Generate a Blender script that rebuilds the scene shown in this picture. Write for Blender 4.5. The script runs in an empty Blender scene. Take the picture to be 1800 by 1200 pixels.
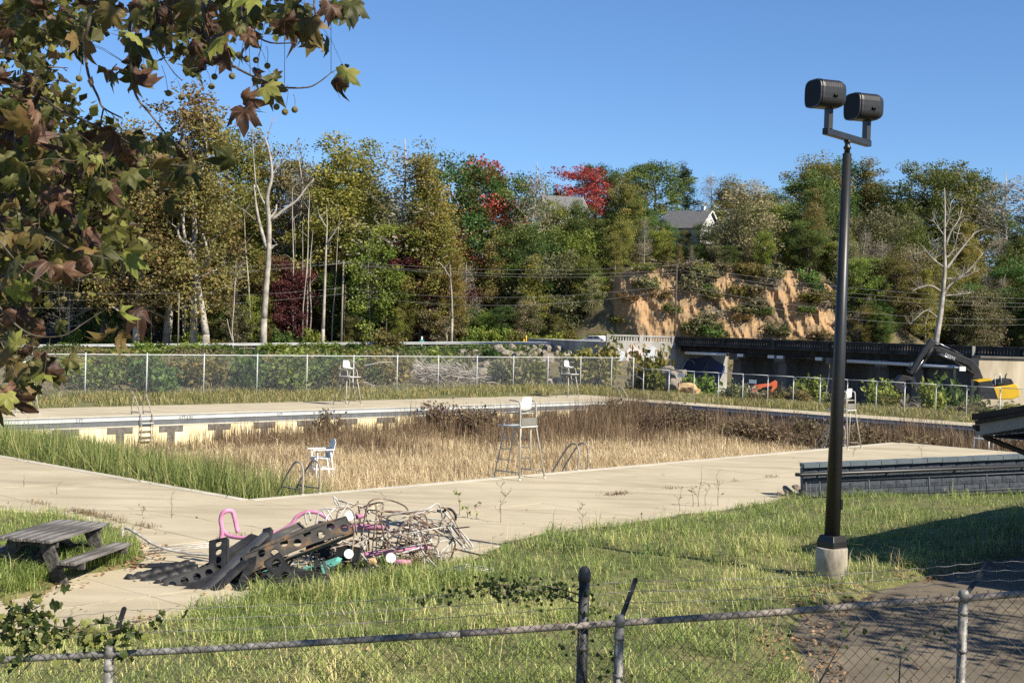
import bpy, math, random
import numpy as np
from mathutils import Vector, Matrix

scene = bpy.context.scene
COL = scene.collection
rng = random.Random(11)
nrg = np.random.RandomState(23)

# ---------------------------------------------------------------- camera
CAMZ = 4.0
FPX = 2400.0                      # focal length in pixels of the 1800 px wide photograph
PITCH = math.atan(25.0 / FPX)
ROLL = math.atan(0.030)
_R = Vector((1, 0, 0))
_F = Vector((0, math.cos(PITCH), -math.sin(PITCH)))
_U = Vector((0, math.sin(PITCH), math.cos(PITCH)))
RI = _R * math.cos(ROLL) + _U * math.sin(ROLL)
UI = -_R * math.sin(ROLL) + _U * math.cos(ROLL)
cam_data = bpy.data.cameras.new("camera")
cam = bpy.data.objects.new("camera", cam_data)
COL.objects.link(cam)
cam_data.sensor_width = 36.0
cam_data.lens = FPX / 1800.0 * 36.0
cam_data.clip_start = 0.1
cam_data.clip_end = 6000
_m = Matrix((RI, UI, -_F)).transposed().to_4x4()
_m.translation = Vector((0, 0, CAMZ))
cam.matrix_world = _m
scene.camera = cam

# ---------------------------------------------------------------- light
SUN_AZ = math.radians(126)        # clockwise from +Y (straight ahead)
SUN_EL = math.radians(39)
world = bpy.data.worlds.new("World")
scene.world = world
world.use_nodes = True
wn = world.node_tree.nodes
wl = world.node_tree.links
bg = wn["Background"]
sky = wn.new("ShaderNodeTexSky")
sky.sky_type = 'NISHITA'
sky.sun_disc = False
sky.sun_elevation = SUN_EL
sky.sun_rotation = SUN_AZ
sky.altitude = 300
sky.air_density = 0.9
sky.dust_density = 0.0
sky.ozone_density = 9.0
wl.new(sky.outputs[0], bg.inputs[0])
bg.inputs[1].default_value = 0.074
sun_dir = Vector((math.sin(SUN_AZ) * math.cos(SUN_EL), math.cos(SUN_AZ) * math.cos(SUN_EL), math.sin(SUN_EL)))
sl = bpy.data.lights.new("sun", 'SUN')
sl.energy = 4.6
sl.angle = math.radians(0.53)
sl.color = (1.0, 0.92, 0.77)
sun = bpy.data.objects.new("sun", sl)
COL.objects.link(sun)
sun.rotation_euler = (-sun_dir).to_track_quat('-Z', 'Y').to_euler()
sun.location = sun_dir * 60
scene.view_settings.view_transform = 'Standard'
scene.view_settings.look = 'None'
scene.view_settings.exposure = 1.0
scene.view_settings.gamma = 1.0
scene.cycles.max_bounces = 5
scene.cycles.transparent_max_bounces = 16
scene.cycles.diffuse_bounces = 3
scene.cycles.use_denoising = False

# ---------------------------------------------------------------- survey helpers
def ray(px, py):
    return RI * ((px - 900) / FPX) - UI * ((py - 600) / FPX) + _F
def P(px, py, z=0.0):             # point on the level z seen at a pixel of the photograph
    r = ray(px, py)
    t = (z - CAMZ) / r.z
    return Vector((r.x * t, r.y * t, z))
def PY(px, py, Y):                # point at distance Y
    r = ray(px, py)
    t = Y / r.y
    return Vector((r.x * t, Y, CAMZ + r.z * t))
def zat(px, py, Y):
    return PY(px, py, Y).z

O = P(437, 877.5)
_e = P(1574, 777) - O
UX = Vector((_e.x, _e.y, 0)).normalized()          # along the pool's long side
VX = Vector((-UX.y, UX.x, 0))                      # across the pool, away from the camera
NEAR_LEN = Vector((_e.x, _e.y)).length             # length of the near deck edge
POOL_L, POOL_W, POOL_Z = 43.6, 23.6, -1.45
EXT_T = -16.0                                      # the pool's arm towards the camera, right
def ST(s, t, z=0.0):
    p = O + UX * s + VX * t
    return Vector((p.x, p.y, z))
def toST(X, Y):
    dx, dy = X - O.x, Y - O.y
    return dx * UX.x + dy * UX.y, dx * VX.x + dy * VX.y
UANG = math.atan2(UX.y, UX.x)

# ---------------------------------------------------------------- object helpers
def tag(o, label=None, cat=None, group=None, kind=None):
    if label: o["label"] = label
    if cat: o["category"] = cat
    if group: o["group"] = group
    if kind: o["kind"] = kind
    return o
def empty(name, loc=(0, 0, 0), rz=0.0, label=None, cat=None, group=None, scale=None):
    o = bpy.data.objects.new(name, None)
    COL.objects.link(o)
    o.empty_display_size = 0.2
    o.location = loc
    o.rotation_euler = (0, 0, rz)
    if scale: o.scale = scale
    return tag(o, label, cat, group)
def link(name, mesh, parent=None):
    o = bpy.data.objects.new(name, mesh)
    COL.objects.link(o)
    if parent is not None: o.parent = parent
    return o
def copy_tree(o, parent=None):
    c = o.copy()
    COL.objects.link(c)
    c.parent = parent
    for ch in list(o.children):
        copy_tree(ch, c)
    return c

class MB:
    """collects pieces of one part and links them as one mesh object"""
    def __init__(self):
        self.v = []; self.f = []; self.mi = []; self.sm = []
    def add(self, verts, faces, mi=0, smooth=False):
        b = len(self.v)
        self.v.extend([tuple(p) for p in verts])
        for f in faces:
            self.f.append(tuple(b + i for i in f)); self.mi.append(mi); self.sm.append(smooth)
        return self
    def box(self, c, size, rot=None, mi=0):
        sx, sy, sz = size[0] / 2, size[1] / 2, size[2] / 2
        vs = [Vector((x, y, z)) for x in (-sx, sx) for y in (-sy, sy) for z in (-sz, sz)]
        if rot is not None: vs = [rot @ p for p in vs]
        vs = [p + Vector(c) for p in vs]
        return self.add(vs, [(0, 1, 3, 2), (4, 6, 7, 5), (0, 4, 5, 1), (2, 3, 7, 6), (0, 2, 6, 4), (1, 5, 7, 3)], mi)
    def bar(self, p, q, w, h, up=(0, 0, 1), mi=0):
        p, q = Vector(p), Vector(q)
        d = q - p
        L = d.length
        if L < 1e-6: return self
        x = d / L
        u = Vector(up)
        y = u.cross(x)
        if y.length < 1e-4: y = Vector((0, 1, 0)).cross(x)
        if y.length < 1e-4: y = Vector((1, 0, 0)).cross(x)
        y.normalize()
        z = x.cross(y)
        return self.box((p + q) / 2, (L, w, h), Matrix((x, y, z)).transposed(), mi)
    def tube(self, pts, r, n=8, mi=0, caps=True, closed=False):
        pts = [Vector(p) for p in pts]
        m = len(pts)
        rs = [r] * m if not hasattr(r, '__len__') else list(r)
        tang = []
        for i in range(m):
            a = pts[(i - 1) % m] if (i > 0 or closed) else pts[i]
            b = pts[(i + 1) % m] if (i < m - 1 or closed) else pts[i]
            d = (b - a)
            tang.append(d.normalized() if d.length > 1e-9 else Vector((0, 0, 1)))
        ref = Vector((0, 0, 1)) if abs(tang[0].z) < 0.9 else Vector((1, 0, 0))
        N = (ref - tang[0] * ref.dot(tang[0])).normalized()
        vs = []
        for i in range(m):
            N = N - tang[i] * N.dot(tang[i])
            if N.length < 1e-6:
                N = tang[i].orthogonal()
            N.normalize()
            B = tang[i].cross(N)
            for k in range(n):
                a = 2 * math.pi * k / n
                vs.append(pts[i] + (N * math.cos(a) + B * math.sin(a)) * rs[i])
        fs = []
        for i in range(m if closed else m - 1):
            j = (i + 1) % m
            for k in range(n):
                k2 = (k + 1) % n
                fs.append((i * n + k, i * n + k2, j * n + k2, j * n + k))
        self.add(vs, fs, mi, True)
        if caps and not closed:
            b = len(self.v) - len(vs)
            self.f.append(tuple(b + k for k in reversed(range(n)))); self.mi.append(mi); self.sm.append(False)
            self.f.append(tuple(b + (m - 1) * n + k for k in range(n))); self.mi.append(mi); self.sm.append(False)
        return self
    def lathe(self, prof, n=24, c=(0, 0, 0), mi=0, smooth=True):
        c = Vector(c)
        vs = [c + Vector((r * math.cos(2 * math.pi * k / n), r * math.sin(2 * math.pi * k / n), z)) for r, z in prof for k in range(n)]
        fs = [(i * n + k, i * n + (k + 1) % n, (i + 1) * n + (k + 1) % n, (i + 1) * n + k) for i in range(len(prof) - 1) for k in range(n)]
        self.add(vs, fs, mi, smooth)
        b = len(self.v) - len(vs)
        self.f.append(tuple(b + k for k in reversed(range(n)))); self.mi.append(mi); self.sm.append(False)
        self.f.append(tuple(b + (len(prof) - 1) * n + k for k in range(n))); self.mi.append(mi); self.sm.append(False)
        return self
    def prism(self, poly, o, ax, ay, az, t, mi=0):
        """polygon in the plane (ax, ay) at o, thickness t along az (centred)"""
        o, ax, ay, az = Vector(o), Vector(ax), Vector(ay), Vector(az)
        n = len(poly)
        a = [o + ax * x + ay * y - az * (t / 2) for x, y in poly]
        b = [o + ax * x + ay * y + az * (t / 2) for x, y in poly]
        fs = [tuple(reversed(range(n))), tuple(range(n, 2 * n))]
        fs += [(i, (i + 1) % n, n + (i + 1) % n, n + i) for i in range(n)]
        return self.add(a + b, fs, mi)
    def xform(self, M):
        self.v = [tuple(M @ Vector(p)) for p in self.v]
        return self
    def mesh(self, name, mats):
        me = bpy.data.meshes.new(name)
        me.from_pydata(self.v, [], self.f)
        if not isinstance(mats, (list, tuple)): mats = [mats]
        for m in mats: me.materials.append(m)
        me.polygons.foreach_set("material_index", self.mi)
        me.polygons.foreach_set("use_smooth", self.sm)
        me.update()
        return me
    def build(self, name, mats, parent=None, bevel=0.0):
        o = link(name, self.mesh(name, mats), parent)
        if bevel:
            md = o.modifiers.new("bevel", 'BEVEL'); md.width = bevel; md.segments = 2
            md.limit_method = 'ANGLE'
        return o

def spline(pts, k=6):
    pts = [Vector(p) for p in pts]
    if len(pts) < 3: return pts
    e = [pts[0] * 2 - pts[1]] + pts + [pts[-1] * 2 - pts[-2]]
    out = []
    for i in range(1, len(e) - 2):
        p0, p1, p2, p3 = e[i - 1], e[i], e[i + 1], e[i + 2]
        for j in range(k):
            t = j / k
            out.append(0.5 * ((2 * p1) + (p2 - p0) * t + (2 * p0 - 5 * p1 + 4 * p2 - p3) * t * t + (3 * p1 - p0 - 3 * p2 + p3) * t ** 3))
    out.append(pts[-1])
    return out

def np_mesh(name, V, T, mat, rnd=None, smooth=False):
    """triangles from numpy arrays, with a random value per point"""
    me = bpy.data.meshes.new(name)
    V = np.asarray(V, np.float32); T = np.asarray(T, np.int32)
    k = T.shape[1]
    me.vertices.add(len(V)); me.vertices.foreach_set("co", V.ravel())
    me.loops.add(T.size); me.loops.foreach_set("vertex_index", T.ravel())
    me.polygons.add(len(T))
    me.polygons.foreach_set("loop_start", np.arange(0, T.size, k, dtype=np.int32))
    me.polygons.foreach_set("loop_total", np.full(len(T), k, np.int32))
    me.polygons.foreach_set("use_smooth", np.full(len(T), smooth))
    if rnd is not None:
        at = me.attributes.new("rnd", 'FLOAT', 'POINT')
        at.data.foreach_set("value", np.asarray(rnd, np.float32))
    me.materials.append(mat)
    me.update(calc_edges=True)
    return me

def blades(pos, h, w, lean, rnd, r=None, az=None):
    """curved grass blades: 5 points and 3 triangles each"""
    r = r or nrg
    n = len(pos)
    if az is None: az = r.rand(n) * 2 * np.pi
    fa = az + np.pi / 2 + (r.rand(n) - .5) * 1.2
    d = np.stack([np.cos(az), np.sin(az), np.zeros(n)], 1) * (lean * h)[:, None]
    wv = np.stack([np.cos(fa), np.sin(fa), np.zeros(n)], 1) * (w / 2)[:, None]
    up = np.zeros((n, 3)); up[:, 2] = h
    m = pos + d * .28 + up * .6
    tip = pos + d + up * (1 - .35 * np.clip(lean, 0, 1.2))[:, None]
    V = np.stack([pos - wv, pos + wv, m + wv * .8, m - wv * .8, tip], 1).reshape(-1, 3)
    b = (np.arange(n) * 5)[:, None]
    T = np.concatenate([b + [[0, 1, 2]], b + [[0, 2, 3]], b + [[3, 2, 4]]], 1).reshape(-1, 3)
    return V, T, np.repeat(rnd, 5)

def leaf_quads(C, size, rnd, r=None, flat=0.0, asp=0.6):
    """bent leaf diamonds: 4 points, 2 triangles each"""
    r = r or nrg
    n = len(C)
    a = r.normal(size=(n, 3)); a[:, 2] *= (1 - flat)
    a /= np.linalg.norm(a, axis=1)[:, None] + 1e-9
    b = np.cross(a, r.normal(size=(n, 3)) * [1 - flat * .7, 1 - flat * .7, 1]); b /= np.linalg.norm(b, axis=1)[:, None] + 1e-9
    c = np.cross(a, b)
    s = size[:, None]
    V = np.stack([C - a * s * .5, C - b * s * .5 * asp + c * s * .1, C + a * s * .5, C + b * s * .5 * asp + c * s * .1], 1).reshape(-1, 3)
    q = (np.arange(n) * 4)[:, None]
    T = np.concatenate([q + [[0, 1, 2]], q + [[0, 2, 3]]], 1).reshape(-1, 3)
    return V, T, np.repeat(rnd, 4)

def join_np(parts):
    Vs, Ts, Rs, b = [], [], [], 0
    for V, T, rr in parts:
        Vs.append(V); Ts.append(T + b); Rs.append(rr); b += len(V)
    return np.concatenate(Vs), np.concatenate(Ts), np.concatenate(Rs)

def vnoise(X, Y, seed=0):
    """cheap smooth value noise"""
    X = np.asarray(X, float); Y = np.asarray(Y, float)
    xi, yi = np.floor(X), np.floor(Y)
    fx, fy = X - xi, Y - yi
    fx = fx * fx * (3 - 2 * fx); fy = fy * fy * (3 - 2 * fy)
    def hsh(a, b):
        s = np.sin(a * 127.1 + b * 311.7 + seed * 74.7) * 43758.5453
        return s - np.floor(s)
    return (hsh(xi, yi) * (1 - fx) + hsh(xi + 1, yi) * fx) * (1 - fy) + (hsh(xi, yi + 1) * (1 - fx) + hsh(xi + 1, yi + 1) * fx) * fy
def fbm(X, Y, seed=0, o=4):
    v = 0; a = .5; f = 1
    for i in range(o):
        v = v + a * vnoise(np.asarray(X) * f, np.asarray(Y) * f, seed + i * 3); a *= .5; f *= 2.03
    return v
def sstep(x, a, b):
    t = np.clip((np.asarray(x, float) - a) / (b - a), 0, 1)
    return t * t * (3 - 2 * t)

# ---------------------------------------------------------------- materials
def _ramp(nt, stops):
    r = nt.nodes.new("ShaderNodeValToRGB")
    e = r.color_ramp.elements
    while len(e) < len(stops): e.new(0.5)
    for i, (p, c) in enumerate(stops):
        e[i].position = p; e[i].color = (*c, 1)
    return r
def mat(name, cols, scale=3.0, rough=0.8, metal=0.0, bump=0.0, bscale=None, detail=6.0, spec=0.3, stretch=None, obj=False, lo=.3, hi=.7):
    """surface whose colours wander by noise; cols is one colour or a list"""
    m = bpy.data.materials.new(name); m.use_nodes = True
    nt = m.node_tree; bs = nt.nodes["Principled BSDF"]
    bs.inputs["Roughness"].default_value = rough
    bs.inputs["Metallic"].default_value = metal
    bs.inputs["Specular IOR Level"].default_value = spec
    if not isinstance(cols[0], (tuple, list)): cols = [cols]
    tc = nt.nodes.new("ShaderNodeTexCoord"); co = tc.outputs["Object"] if obj else None
    if co is None:
        g = nt.nodes.new("ShaderNodeNewGeometry"); co = g.outputs["Position"]
    if stretch:
        mp = nt.nodes.new("ShaderNodeMapping"); mp.inputs["Scale"].default_value = stretch
        nt.links.new(co, mp.inputs[0]); co = mp.outputs[0]
    if len(cols) == 1:
        c = cols[0]; cols = [tuple(x * .82 for x in c), c, tuple(min(1, x * 1.1) for x in c)]
    nz = nt.nodes.new("ShaderNodeTexNoise"); nz.inputs["Scale"].default_value = scale; nz.inputs["Detail"].default_value = detail
    nz.inputs["Roughness"].default_value = 0.62
    nt.links.new(co, nz.inputs["Vector"])
    n = len(cols)
    rp = _ramp(nt, [(lo + (hi - lo) * i / (n - 1), c) for i, c in enumerate(cols)])
    nt.links.new(nz.outputs[0], rp.inputs[0])
    nt.links.new(rp.outputs[0], bs.inputs["Base Color"])
    if bump:
        nb = nt.nodes.new("ShaderNodeTexNoise"); nb.inputs["Scale"].default_value = bscale or scale * 4; nb.inputs["Detail"].default_value = 8
        nt.links.new(co, nb.inputs["Vector"])
        bp = nt.nodes.new("ShaderNodeBump"); bp.inputs["Strength"].default_value = bump; bp.inputs["Distance"].default_value = 0.02
        nt.links.new(nb.outputs[0], bp.inputs["Height"]); nt.links.new(bp.outputs[0], bs.inputs["Normal"])
    return m
def leaf_mat(name, cols, trans=0.3, rough=0.55, vary=0.0, patch=None, spec=0.25, gain=1.0):
    """foliage: colour by the random value of each leaf or blade, some light let through"""
    cols = [tuple(min(.85, x * gain) for x in c) for c in cols]
    m = bpy.data.materials.new(name); m.use_nodes = True
    nt = m.node_tree; bs = nt.nodes["Principled BSDF"]; out = nt.nodes["Material Output"]
    bs.inputs["Roughness"].default_value = rough
    bs.inputs["Specular IOR Level"].default_value = spec
    at = nt.nodes.new("ShaderNodeAttribute"); at.attribute_name = "rnd"
    v = at.outputs["Fac"]
    if patch:
        g = nt.nodes.new("ShaderNodeNewGeometry")
        nz = nt.nodes.new("ShaderNodeTexNoise"); nz.inputs["Scale"].default_value = patch[0]; nz.inputs["Detail"].default_value = 3
        nt.links.new(g.outputs["Position"], nz.inputs["Vector"])
        ma = nt.nodes.new("ShaderNodeMath"); ma.operation = 'MULTIPLY_ADD'; ma.inputs[1].default_value = patch[1]; ma.inputs[2].default_value = -patch[1] * .5
        nt.links.new(nz.outputs[0], ma.inputs[0])
        ad = nt.nodes.new("ShaderNodeMath"); ad.operation = 'ADD'; ad.use_clamp = True
        nt.links.new(v, ad.inputs[0]); nt.links.new(ma.outputs[0], ad.inputs[1]); v = ad.outputs[0]
    n = len(cols)
    rp = _ramp(nt, [((i + .0) / (n - 1), c) for i, c in enumerate(cols)])
    nt.links.new(v, rp.inputs[0])
    c = rp.outputs[0]
    if vary:
        oi = nt.nodes.new("ShaderNodeObjectInfo")
        hs = nt.nodes.new("ShaderNodeHueSaturation")
        m1 = nt.nodes.new("ShaderNodeMapRange"); m1.inputs[3].default_value = .5 - vary * .12; m1.inputs[4].default_value = .5 + vary * .12
        m2 = nt.nodes.new("ShaderNodeMapRange"); m2.inputs[3].default_value = 1 - vary; m2.inputs[4].default_value = 1 + vary
        wv = nt.nodes.new("ShaderNodeMath"); wv.operation = 'MULTIPLY'; wv.inputs[1].default_value = 7.31
        fr = nt.nodes.new("ShaderNodeMath"); fr.operation = 'FRACT'
        nt.links.new(oi.outputs["Random"], m1.inputs[0]); nt.links.new(oi.outputs["Random"], wv.inputs[0])
        nt.links.new(wv.outputs[0], fr.inputs[0]); nt.links.new(fr.outputs[0], m2.inputs[0])
        nt.links.new(m1.outputs[0], hs.inputs["Hue"]); nt.links.new(m2.outputs[0], hs.inputs["Value"])
        nt.links.new(c, hs.inputs["Color"]); c = hs.outputs[0]
    nt.links.new(c, bs.inputs["Base Color"])
    tr = nt.nodes.new("ShaderNodeBsdfTranslucent"); nt.links.new(c, tr.inputs[0])
    mx = nt.nodes.new("ShaderNodeMixShader"); mx.inputs[0].default_value = trans
    nt.links.new(bs.outputs[0], mx.inputs[1]); nt.links.new(tr.outputs[0], mx.inputs[2])
    nt.links.new(mx.outputs[0], out.inputs[0])
    return m

M = {}
def concrete_mat(name, cols, stain):
    """cast slab: broad tone changes, stretched water stains, fine speckle and hairline cracks"""
    m = mat(name, cols, scale=.45, rough=.92, bump=.25, bscale=30, detail=10, lo=.25, hi=.75)
    nt = m.node_tree; bs = nt.nodes["Principled BSDF"]; g = nt.nodes.new("ShaderNodeNewGeometry")
    col = bs.inputs["Base Color"].links[0].from_socket
    def layer(col, fac, c):
        mx = nt.nodes.new("ShaderNodeMix"); mx.data_type = 'RGBA'
        nt.links.new(fac, mx.inputs[0]); nt.links.new(col, mx.inputs[6]); mx.inputs[7].default_value = (*c, 1)
        return mx.outputs[2]
    def noise(scale, rot, sc, lo, hi, amt, det=6):
        mp = nt.nodes.new("ShaderNodeMapping"); mp.inputs["Rotation"].default_value = (0, 0, rot); mp.inputs["Scale"].default_value = sc
        nt.links.new(g.outputs["Position"], mp.inputs[0])
        n = nt.nodes.new("ShaderNodeTexNoise"); n.inputs["Scale"].default_value = scale; n.inputs["Detail"].default_value = det; nt.links.new(mp.outputs[0], n.inputs["Vector"])
        r = nt.nodes.new("ShaderNodeMapRange"); r.inputs[1].default_value = lo; r.inputs[2].default_value = hi; r.inputs[3].default_value = 0; r.inputs[4].default_value = amt
        nt.links.new(n.outputs[0], r.inputs[0]); return r.outputs[0]
    col = layer(col, noise(.5, -.15, (.35, 2.2, 1), .50, .68, .55), stain)
    col = layer(col, noise(1.6, -.82, (.25, 2.0, 1), .56, .70, .35), tuple(x * .9 for x in stain))
    col = layer(col, noise(26, 0, (1, 1, 1), .60, .72, .35, 3), tuple(x * .8 for x in stain))
    col = layer(col, noise(.9, .4, (1, 1, 1), .60, .75, .4), tuple(min(1, x * 1.25) for x in cols[-1]))
    v = nt.nodes.new("ShaderNodeTexVoronoi"); v.feature = 'DISTANCE_TO_EDGE'; v.inputs["Scale"].default_value = .13
    w = nt.nodes.new("ShaderNodeTexNoise"); w.inputs["Scale"].default_value = 1.2; w.inputs["Detail"].default_value = 6
    nt.links.new(g.outputs["Position"], w.inputs["Vector"])
    wm = nt.nodes.new("ShaderNodeVectorMath"); wm.operation = 'MULTIPLY_ADD'; wm.inputs[1].default_value = (.7, .7, 0)
    nt.links.new(w.outputs[1], wm.inputs[0]); nt.links.new(g.outputs["Position"], wm.inputs[2]); nt.links.new(wm.outputs[0], v.inputs["Vector"])
    r = nt.nodes.new("ShaderNodeMapRange"); r.inputs[1].default_value = .0; r.inputs[2].default_value = .0022; r.inputs[3].default_value = .55; r.inputs[4].default_value = 0
    nt.links.new(v.outputs[0], r.inputs[0])
    col = layer(col, r.outputs[0], tuple(x * .35 for x in stain))
    nt.links.new(col, bs.inputs["Base Color"])
    return m
M['concrete'] = concrete_mat('deck_concrete', [(.345, .292, .198), (.43, .368, .257), (.485, .422, .302)], (.27, .222, .148))
M['joint'] = mat('joint_filler', (.56, .52, .42), scale=4, rough=.9)
M['subbase'] = mat('weedy_joint', [(.10, .085, .06), (.2, .17, .11), (.34, .29, .2)], scale=5, rough=.95)
M['coping'] = mat('pool_coping', [(.42, .385, .30), (.54, .50, .41)], scale=1.5, rough=.8)
M['gutter'] = mat('gutter_grey', [(.085, .092, .10), (.135, .145, .155)], scale=2.0, rough=.7)
M['gutter_light'] = mat('gutter_pale', [(.20, .215, .23), (.29, .305, .315)], scale=2.0, rough=.7)
M['pool_tile'] = mat('cream_pool_tile', [(.58, .47, .25), (.73, .62, .38), (.80, .71, .49)], scale=1.2, rough=.55, bump=.1)
M['dark_tile'] = mat('dark_lane_tile', [(.07, .065, .06), (.12, .11, .10), (.2, .17, .13)], scale=6, rough=.5)
M['pool_floor'] = mat('pool_silt', [(.12, .09, .05), (.2, .15, .085)], scale=1, rough=.95)
M['soil'] = mat('ground_soil', [(.07, .06, .03), (.12, .10, .055), (.16, .13, .075)], scale=.6, rough=.95, bump=.4, bscale=5)
M['lawn_soil'] = mat('lawn_thatch', [(.07, .085, .028), (.12, .12, .045), (.20, .165, .08)], scale=1.6, rough=.95, bump=.4, bscale=12)
M['asphalt'] = mat('old_driveway', [(.09, .073, .05), (.13, .107, .075), (.18, .148, .105)], scale=1.1, rough=.9, bump=.3, bscale=60, detail=10)
M['road'] = mat('road_asphalt', [(.16, .155, .15), (.21, .20, .19)], scale=.4, rough=.9)

# ================================================================ terrain
def sdist(X, Y, poly):
    """signed distance to a polygon, positive inside"""
    X = np.asarray(X, float); Y = np.asarray(Y, float)
    d = np.full(X.shape, 1e9); ins = np.zeros(X.shape, bool)
    n = len(poly)
    for i in range(n):
        ax, ay = poly[i]; bx, by = poly[(i + 1) % n]
        ex, ey = bx - ax, by - ay
        t = np.clip(((X - ax) * ex + (Y - ay) * ey) / (ex * ex + ey * ey + 1e-12), 0, 1)
        d = np.minimum(d, np.hypot(X - ax - t * ex, Y - ay - t * ey))
        c = (ay > Y) != (by > Y)
        with np.errstate(divide='ignore', invalid='ignore'):
            ins ^= c & (X < (bx - ax) * (Y - ay) / (by - ay + 1e-12) + ax)
    return np.where(ins, d, -d)
def wp(pts, z=0.05):
    return [tuple(P(x, y, z)[:2]) for x, y in pts]
LAWN = [(-14, 5)] + [(-14, 14.2)] + wp([(0, 1122), (230, 1098), (330, 1078), (430, 1050), (560, 990), (700, 978), (800, 985), (850, 968), (900, 950), (960, 936), (1080, 922),
            (1180, 904), (1290, 893), (1350, 880), (1400, 866), (1450, 868)]) + [tuple(P(1800, 850, .2)[:2]), (24, 40), (24, 5)]
LAWN_B = [(-16, 28.2)] + wp([(0, 893), (60, 899), (130, 905), (200, 925), (255, 968), (225, 990), (140, 1004), (70, 1034), (0, 1048)]) + [(-16, 18)]
DRIVE = [tuple(P(1440, 1215, .25)[:2])] + wp([(1385, 1105), (1400, 1074), (1500, 1040), (1560, 1022), (1650, 1002), (1720, 986), (1800, 967)], .25) + [(20, 31), (24, 5), (5, 5)]
def lawn_sd(X, Y):
    n = (fbm(np.asarray(X) * 1.3, np.asarray(Y) * 1.3, 5) - .47) * .9
    a = np.maximum(sdist(X, Y, LAWN), sdist(X, Y, LAWN_B)) + n * .6
    return np.minimum(a, -sdist(X, Y, DRIVE) + n * .5)
def roadz(X):
    return np.clip(-1.45 + (np.asarray(X, float) + 75) / 83 * 3.1, -1.9, 2.65)
def gz(X, Y):
    X = np.asarray(X, float); Y = np.asarray(Y, float)
    s, t = toST(X, Y)
    # lawn, deck and driveway round the pool
    sd = np.maximum(sdist(X, Y, LAWN), sdist(X, Y, LAWN_B)) + (fbm(X * 1.3, Y * 1.3, 5) - .47) * .54
    z = -0.12 + .17 * sstep(sd, -.35, .12) + .20 * sstep(sd, .0, 3.0) + .20 * (fbm(X * .75, Y * .75, 2) - .5) * sstep(sd, -.1, .8)
    z = z + (.09 - z) * sstep(sdist(X, Y, DRIVE) + (fbm(X * 1.3, Y * 1.3, 5) - .47) * .4, -.25, .25)
    # hole under the pool
    pit = np.minimum.reduce([s + 1.0, 44.6 - s, 24.6 - t, np.where(s > NEAR_LEN - 1, t + 17, t + 1.0)])
    z = z - 3.0 * sstep(pit, 0, .8)
    # strip outside the far decks, then the rough bank
    out = np.maximum(t - 28.6, s - 46.2)
    z = np.where(out > -1.5, z + .17 * sstep(out, -.2, .3), z)
    bank = 1.25 * sstep(t, 36, 47) * sstep(s, 52, 36) + .35 * (fbm(X * .16, Y * .16, 9) - .5) * sstep(out, 6, 12)
    z = z + bank
    # beyond: a creek valley, the road on the far bank, the wooded hill
    far = np.maximum(sstep(t, 54, 78), sstep(s, 50, 76))
    slope_front = sstep(Y, 164 - 26 * sstep(X, -22, 2), 186 - 10 * sstep(X, -12, 6))
    zr = roadz(X)
    left = 1 - sstep(X, 14, 21)
    valley = -3.6 + (zr - .25 + 3.6) * slope_front * left
    A = 7.5 + 8.5 * sstep(X, -50, 0)
    hill = zr - .25 + A * sstep(Y, 199, 268) + np.maximum(Y - 268, 0) * .03
    cl = sstep(X, 5, 18.5) * (1 - sstep(X, 44, 66))
    cliff = -3 + 16.0 * sstep(Y, 195.5, 204) + np.maximum(Y - 204, 0) * .10
    hill = hill * (1 - cl) + np.maximum(hill, cliff) * cl
    hill = hill + 2.0 * (fbm(X * .03, Y * .03, 4) - .5) * sstep(Y, 205, 240)
    hill = np.minimum(hill, 34 + .02 * Y)
    right = 1 - left
    zv = np.where(Y < 186, valley, valley + (hill - valley) * np.where(X < 17.5, 1.0, sstep(Y, 190, 197.5)))
    return z * (1 - far) + zv * far
def gz1(x, y):
    return float(gz(np.array([x]), np.array([y]))[0])

def spaced(a, segs):
    out = [a]
    for end, st in segs:
        n = max(1, int(round((end - out[-1]) / st)))
        b = out[-1]
        out += [b + (end - b) * (i + 1) / n for i in range(n)]
    return np.array(out)
gx = spaced(-900, [(-200, 60), (-90, 7), (-14, 2), (18, .25), (90, 2), (220, 7), (900, 60)])
gy = spaced(-60, [(6, 6), (41, .25), (100, 1.0), (215, 2), (330, 6), (1800, 90)])
GX, GY = np.meshgrid(gx, gy)
GZ = gz(GX, GY)
nx, ny = len(gx), len(gy)
ii = np.arange(nx * ny).reshape(ny, nx)
Q = np.stack([ii[:-1, :-1], ii[:-1, 1:], ii[1:, 1:], ii[1:, :-1]], -1).reshape(-1, 4)
me = np_mesh('ground', np.stack([GX, GY, GZ], -1).reshape(-1, 3), Q, M['soil'], smooth=True)
me.materials.append(M['lawn_soil'])
cx = GX[:-1, :-1].ravel(); cy = GY[:-1, :-1].ravel()
cs, ct = toST(cx, cy)
nearsel = ((np.maximum(ct - 28.6, cs - 46.2) < 8) & (cy < 120)).astype(np.int32)
me.polygons.foreach_set("material_index", nearsel)
tag(link('ground', me), kind='structure')

# ---------------------------------------------------------------- driveway
mb = MB()
mb.add([(x, y, .16) for x, y in DRIVE], [tuple(range(len(DRIVE)))])
tag(mb.build('driveway', M['asphalt']), kind='structure')

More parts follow.
